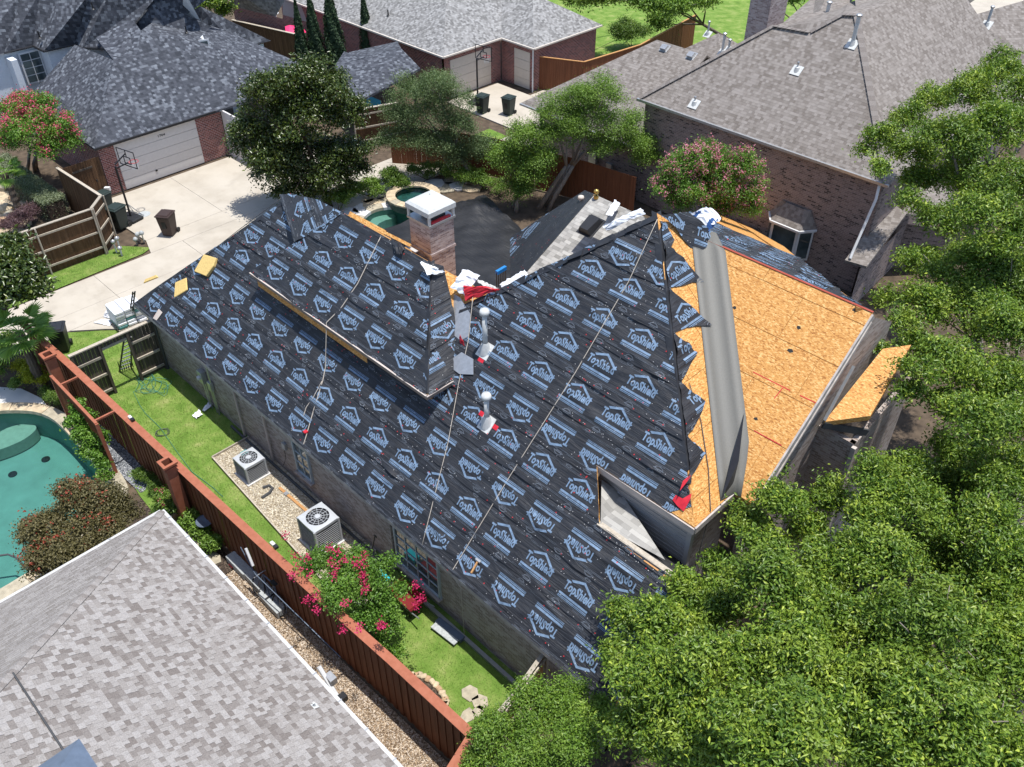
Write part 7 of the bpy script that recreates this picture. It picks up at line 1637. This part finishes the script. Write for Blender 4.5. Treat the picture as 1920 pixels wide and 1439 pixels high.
tree('yaupon_tree', 'light green fine leaved tree at the bottom edge by the cedar fence', (-6.6, 7.6, 0), lob([(935, 1372, 54, 3), (1000, 1342, 54, 3.2), (1060, 1312, 46, 3.2), (1085, 1390, 66, 3.4), (985, 1425, 66, 3), (905, 1420, 34, 2.6), (1130, 1340, 36, 3.4)]), 44000, .08, .034, 'lf_holly', .1, clump=.18, per=20, shell=.45, ragged=.4)
tree('magnolia_tree', 'magnolia at the left edge above the palm', (-35.6, 4.6, 0), lob([(18, 470, 30, 5.2), (42, 515, 40, 5), (15, 545, 40, 4.8), (66, 548, 22, 4.6), (-25, 515, 46, 5)]), 22000, .2, .095, 'lf_magnolia', .18, clump=.32, per=18, shell=.65)
t, cc, u = tree('crape_myrtle', 'coral flowering crape myrtle beside the charcoal roof', (-52.5, 13.6, 0), lob([(72, 212, 40, 4.2), (30, 228, 40, 4), (112, 245, 36, 3.8), (62, 258, 46, 3.8), (132, 272, 24, 3.2), (18, 265, 28, 3.4), (92, 285, 30, 3), (40, 200, 28, 4.2)]), 30000, .12, .055, 'lf_crape', .09, 'bark_pale', stems=3, clump=.3, per=24)
flowers(t, cc, u, 150, M['fl_red'], .3, .095)
t, cc, u = tree('japanese_maple', 'bronze leaved maple shrub leaning over the teal pool', (-24.0, 3.2, 0), lob([(150, 955, 52, 2.6), (95, 1000, 44, 2.5), (198, 950, 38, 2.5), (62, 1000, 26, 2.3), (120, 1040, 50, 2.4), (190, 1000, 46, 2.4), (232, 968, 26, 2.2), (88, 1052, 34, 2.1), (150, 920, 26, 2.6)]), 42000, .085, .05, 'lf_maple', .09, 'bark_pale', stems=3, clump=.24, per=22, shell=.6)
flowers(t, cc, u, 26, M['lf_maple_red'], .3, .08)
t, cc, u = tree('crape_myrtle', 'hot pink crape myrtle growing over the red fence', (-13.9, 7.75, 0), lob([(620, 1052, 38, 2.7), (660, 1085, 44, 2.8), (702, 1100, 40, 2.6), (585, 1060, 22, 2.4), (640, 1115, 44, 2.7), (722, 1135, 30, 2.2), (692, 1160, 30, 2.1), (752, 1110, 16, 2.3), (728, 1180, 22, 1.6), (705, 1212, 16, 1.2), (742, 1222, 14, .9), (670, 1040, 16, 2.6), (735, 1055, 12, 2.5)]), 26000, .085, .045, 'lf_crape', .05, 'bark_pale', stems=3, clump=.2, per=18, shell=.5, ragged=.6)
fp = [(620, 1030), (632, 1035), (553, 1043), (576, 1047), (622, 1053), (630, 1066), (645, 1050), (560, 1065), (548, 1080), (581, 1078), (627, 1079), (680, 1078), (667, 1056), (680, 1060), (682, 1043), (685, 1100), (683, 1107), (680, 1080), (575, 1125), (590, 1120), (644, 1180), (674, 1178), (712, 1171), (718, 1174), (780, 1097), (788, 1120), (790, 1122), (778, 1138), (535, 1005), (593, 1145), (648, 1132)]
flowers(t, None, None, 0, M['fl_pink'], .15, .055, pts=[tuple(pp(x, y, 3.45)) for x, y in fp], per=44)
# conifers
def cypress(label, tipx, tipy, bx, by, wpx, n):
    base = pp(bx, by); tip = pd(tipx, tipy, base); H_ = tip.z; t = thing('cypress_tree', label, 'tree', base, group='slim cypresses in a row'); dep = (base-CAM).dot(FW); r0 = wpx*dep/FPX/2
    MB().tube([base, base+Vector((0, 0, H_*.8))], [.12, .03], 7).build('trunk', M['bark'], t)
    z = RNG.random(n)**.8*H_; prof = r0*np.clip(1.15*(1-(z/H_))**.75, 0, 1)*np.clip(z/(.15*H_)+.4, 0, 1); a = RNG.uniform(0, 6.28, n); rr = prof*(.55+.5*RNG.random(n))*(1+.18*np.sin(a*5+z*3))
    P = np.stack([base.x+rr*np.cos(a), base.y+rr*np.sin(a), z+.2], 1); nr = np.stack([np.cos(a), np.sin(a), .35+0*a], 1)+RNG.normal(size=(n, 3))*.35; V, F = leaves(P, nr, .22, .08); fastmesh('crown', V-np.array(base), F, M['lf_dark'], t)
cypress('leftmost cypress of the row beside the pink umbrella', 560, 8, 577, 165, 30, 6000)
cypress('second cypress from the left in the row', 590, -8, 602, 160, 36, 7000)
cypress('third and broadest cypress of the row', 622, -22, 636, 155, 46, 9000)
cypress('slim cypress right of the group, in front of the grey roof', 684, -5, 694, 128, 30, 6000)
cypress('short thin cypress behind the pavilion ridge', 753, 54, 757, 118, 18, 2600)
cypress('tiny cypress next to the brown fence piece', 797, 96, 800, 132, 12, 1500)
# far trees and bushes
for (sp, base, n_, mt, lb) in [([(1110, 0, 40, 4), (1150, -8, 40, 4.5), (1080, 5, 22, 3)], (-44, 66, 0), 9000, 'lf_oak', 'dark tree at the top edge above the far lawn'), ([(1215, 5, 36, 4), (1250, 18, 40, 4), (1290, 8, 40, 4), (1240, 50, 22, 2), (1320, 0, 24, 4)], (-36, 60, 0), 16000, 'lf_bright', 'leafy tree at the top edge behind the cedar fence'), ([(385, 8, 26, 4.5), (420, 22, 16, 3.5), (405, -5, 30, 4.5)], (-73, 38, 0), 8000, 'lf_oak', 'tree top at the upper edge beyond the charcoal roof'), ([(1480, -5, 30, 5), (1445, 5, 12, 4)], (-28, 60, 0), 6000, 'lf_crape', 'flowering tree top behind the brick chimney'), ([(1660, -12, 40, 5), (1600, -14, 30, 5)], (-20, 62, 0), 6000, 'lf_bright', 'tree top at the upper edge near the red chimney')]:
    tree('background_tree', lb, base, lob(sp), n_, .2, .1, mt, .14, clump=.45, per=20)
def shrub(label, sp, n, L, Wd, mat, name='shrub', cat='shrub', group=None, clump=.16, z=None, fl=None, base=None):
    lb = lob([(x, y, r_, zz) for x, y, r_, zz in sp]); b = Vector((lb[0][0], lb[0][1], 0)); t = thing(name, label, cat, b, group=group)
    mb = MB()
    for l in lb[:5]: mb.tube([b, Vector(l[:3])], [.03, .012], 5)
    mb.build('stem', M['bark'], t); o, cc, u = foliage('foliage', lb, n, L, Wd, M[mat], t, clump=clump, per=16, shell=.55)
    if fl: flowers(t, cc, u, fl[0], M[fl[1]], .1, .05, per=14)
    return t
shrub('round clipped bush on the far lawn', [(1185, 65, 36, 1.0), (1170, 70, 20, .8)], 9000, .12, .06, 'lf_shrub', clump=.3)
shrub('low bright shrub left of the spa under the magnolia', [(690, 352, 22, .5), (668, 362, 20, .5), (705, 362, 16, .4)], 7000, .09, .05, 'lf_bright')
shrub('rounded shrub behind the small pool', [(735, 338, 26, .7), (752, 345, 18, .5)], 7000, .09, .05, 'lf_shrub')
shrub('low yellow green ground shrub right of the spa', [(870, 332, 24, .5), (900, 342, 22, .4), (845, 325, 18, .5), (930, 352, 20, .4)], 9000, .08, .045, 'lf_bright')
shrub('low plants at the cedar fence foot behind the spa', [(800, 322, 22, .5), (775, 325, 18, .5), (830, 318, 16, .4)], 6000, .08, .045, 'lf_shrub')
shrub('shaded shrub below the magnolia by the ridge', [(632, 372, 26, .8), (655, 358, 20, .6)], 7000, .1, .055, 'lf_shrub')
shrub('climbing vine covering the red trellis', [(150, 790, 22, 1.6), (160, 820, 24, 1.3), (175, 850, 20, .9), (190, 870, 16, .7), (145, 765, 14, 1.7), (180, 825, 18, 1.3), (195, 895, 10, .4)], 9000, .11, .065, 'lf_crape', 'climbing_vine', 'vine')
shrub('yellow shrub at the palm foot', [(55, 705, 16, .6), (40, 690, 14, .6), (82, 712, 12, .5), (68, 700, 12, .6)], 4500, .09, .045, 'lf_yellow')
shrub('grey green low plant beside the pool patio', [(100, 745, 12, .3), (85, 735, 10, .3), (112, 752, 9, .25)], 3000, .06, .03, 'lf_shrub')
shrub('dark shrubs at the left edge under the magnolia', [(10, 660, 26, .8), (-5, 690, 26, .8), (20, 640, 20, .9), (35, 720, 14, .5)], 6000, .1, .05, 'lf_shrub')
shrub('potted shrub with red blooms by the red pillar', [(312, 940, 20, .7), (302, 955, 14, .6), (322, 955, 14, .6), (300, 930, 10, .7)], 5000, .09, .05, 'lf_shrub', fl=(7, 'fl_red'))
for (x, y, r_, lb) in [(358, 978, 20, 'bright fern-like plant nearest the red pillar'), (378, 993, 12, 'small bright plant beside the bird bath'), (398, 1018, 15, 'bright plant in front of the red fence near the gravel')]: shrub(lb, [(x, y, r_, .35), (x-8, y+6, r_*.7, .25)], 2600, .13, .045, 'lf_bright', 'garden_plant', 'plant', 'leafy garden plants by the red fence', .14)
for (x, y, lb) in [(262, 890, 'grass tuft at the slate gravel edge'), (278, 898, 'middle spiky grass tuft by the lamp stone'), (290, 915, 'spiky tuft closest to the potted shrub')]: shrub(lb, [(x, y, 11, .25)], 1500, .16, .02, 'lf_shrub', 'grass_tuft', 'plant', 'spiky grass tufts', .1)
shrub('purple fountain grass above the brown fence', [(40, 412, 22, .5), (22, 425, 18, .4), (62, 400, 16, .5)], 5000, .22, .02, 'lf_purple', 'fountain_grass', 'plant', None, .2)
shrub('coral shrub behind the brown fence at the lower left corner', [(10, 452, 14, 1.6), (-5, 460, 16, 1.5)], 2500, .1, .05, 'lf_shrub')
# clipped silver hedge
hg = thing('clipped_hedge', 'silvery variegated clipped hedge along the dark fence', 'hedge', (-48, 10.5, 0)); h0, h1 = pp(8, 318, .7), pp(105, 388, .7)
n = 26000; a = RNG.random(n); d = (h1-h0); nrm = Vector((-d.y, d.x, 0)).normalized(); wv = RNG.uniform(-.6, .6, n); hz = RNG.uniform(.05, 1.1, n); top = RNG.random(n) < .6; hz[top] = 1.05+RNG.normal(size=top.sum())*.05
P = np.stack([h0.x+d.x*a+nrm.x*wv, h0.y+d.y*a+nrm.y*wv, hz], 1)+RNG.normal(size=(n, 3))*.04; V, F = leaves(P, RNG.normal(size=(n, 3))*.6+np.array([0, 0, 1]), .08, .045); fastmesh('foliage', V-np.array(hg.location), F, M['lf_silver'], hg)
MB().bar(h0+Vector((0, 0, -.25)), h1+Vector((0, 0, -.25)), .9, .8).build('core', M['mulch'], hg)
hg2 = shrub('second silvery hedge piece at the far left edge', [(8, 310, 22, .8), (20, 322, 16, .8)], 5000, .08, .045, 'lf_silver', 'clipped_hedge', 'hedge')
# palms
def palm(label, crown, foot, r_, nf=20, trunk=.14):
    base = pp(*foot); top = pd(*crown, base); t = thing('palm_tree', label, 'palm', base, group='fan palms')
    k = 14; pts = [base.lerp(top, i/k)+Vector((0, 0, .0)) for i in range(k+1)]; mb = MB(); mb.tube(pts, [trunk*(1.15 if i % 2 else .95)*(1.2-.35*i/k) for i in range(k+1)], 10); mb.build('trunk', M['bark'], t)
    for f in range(nf):
        a = 2*math.pi*f/nf*1.618*3.1; el = random.uniform(-.5, .9); d = Vector((math.cos(a)*math.cos(el), math.sin(a)*math.cos(el), math.sin(el))); e = top+d*r_*.55; mb = MB(); mb.tube([top, e], .012, 4)
        sd_ = d.cross(Vector((0, 0, 1))).normalized(); un = sd_.cross(d)
        for q in range(17):
            b_ = (q-8)/8*1.35; dd = (d*math.cos(b_)+sd_*math.sin(b_)).normalized(); L_ = r_*.62*random.uniform(.85, 1.05)*(1-.2*abs(q-8)/8); w_ = sd_*math.cos(b_)-d*math.sin(b_); w_ = w_*.028*r_/.9
            m1 = e+dd*L_*.55+un*.02; tip = e+dd*L_-Vector((0, 0, .10*L_))
            mb.poly([e, m1-w_, tip]); mb.poly([e, tip, m1+w_])
        mb.build('frond', M['lf_palm'], t)
palm('fan palm leaning beside the red pillar', (36, 622), (82, 728), 1.25, 22, .17)
palm('fan palm at the far left edge above the brown fence', (8, 322), (38, 402), .95, 16, .15)
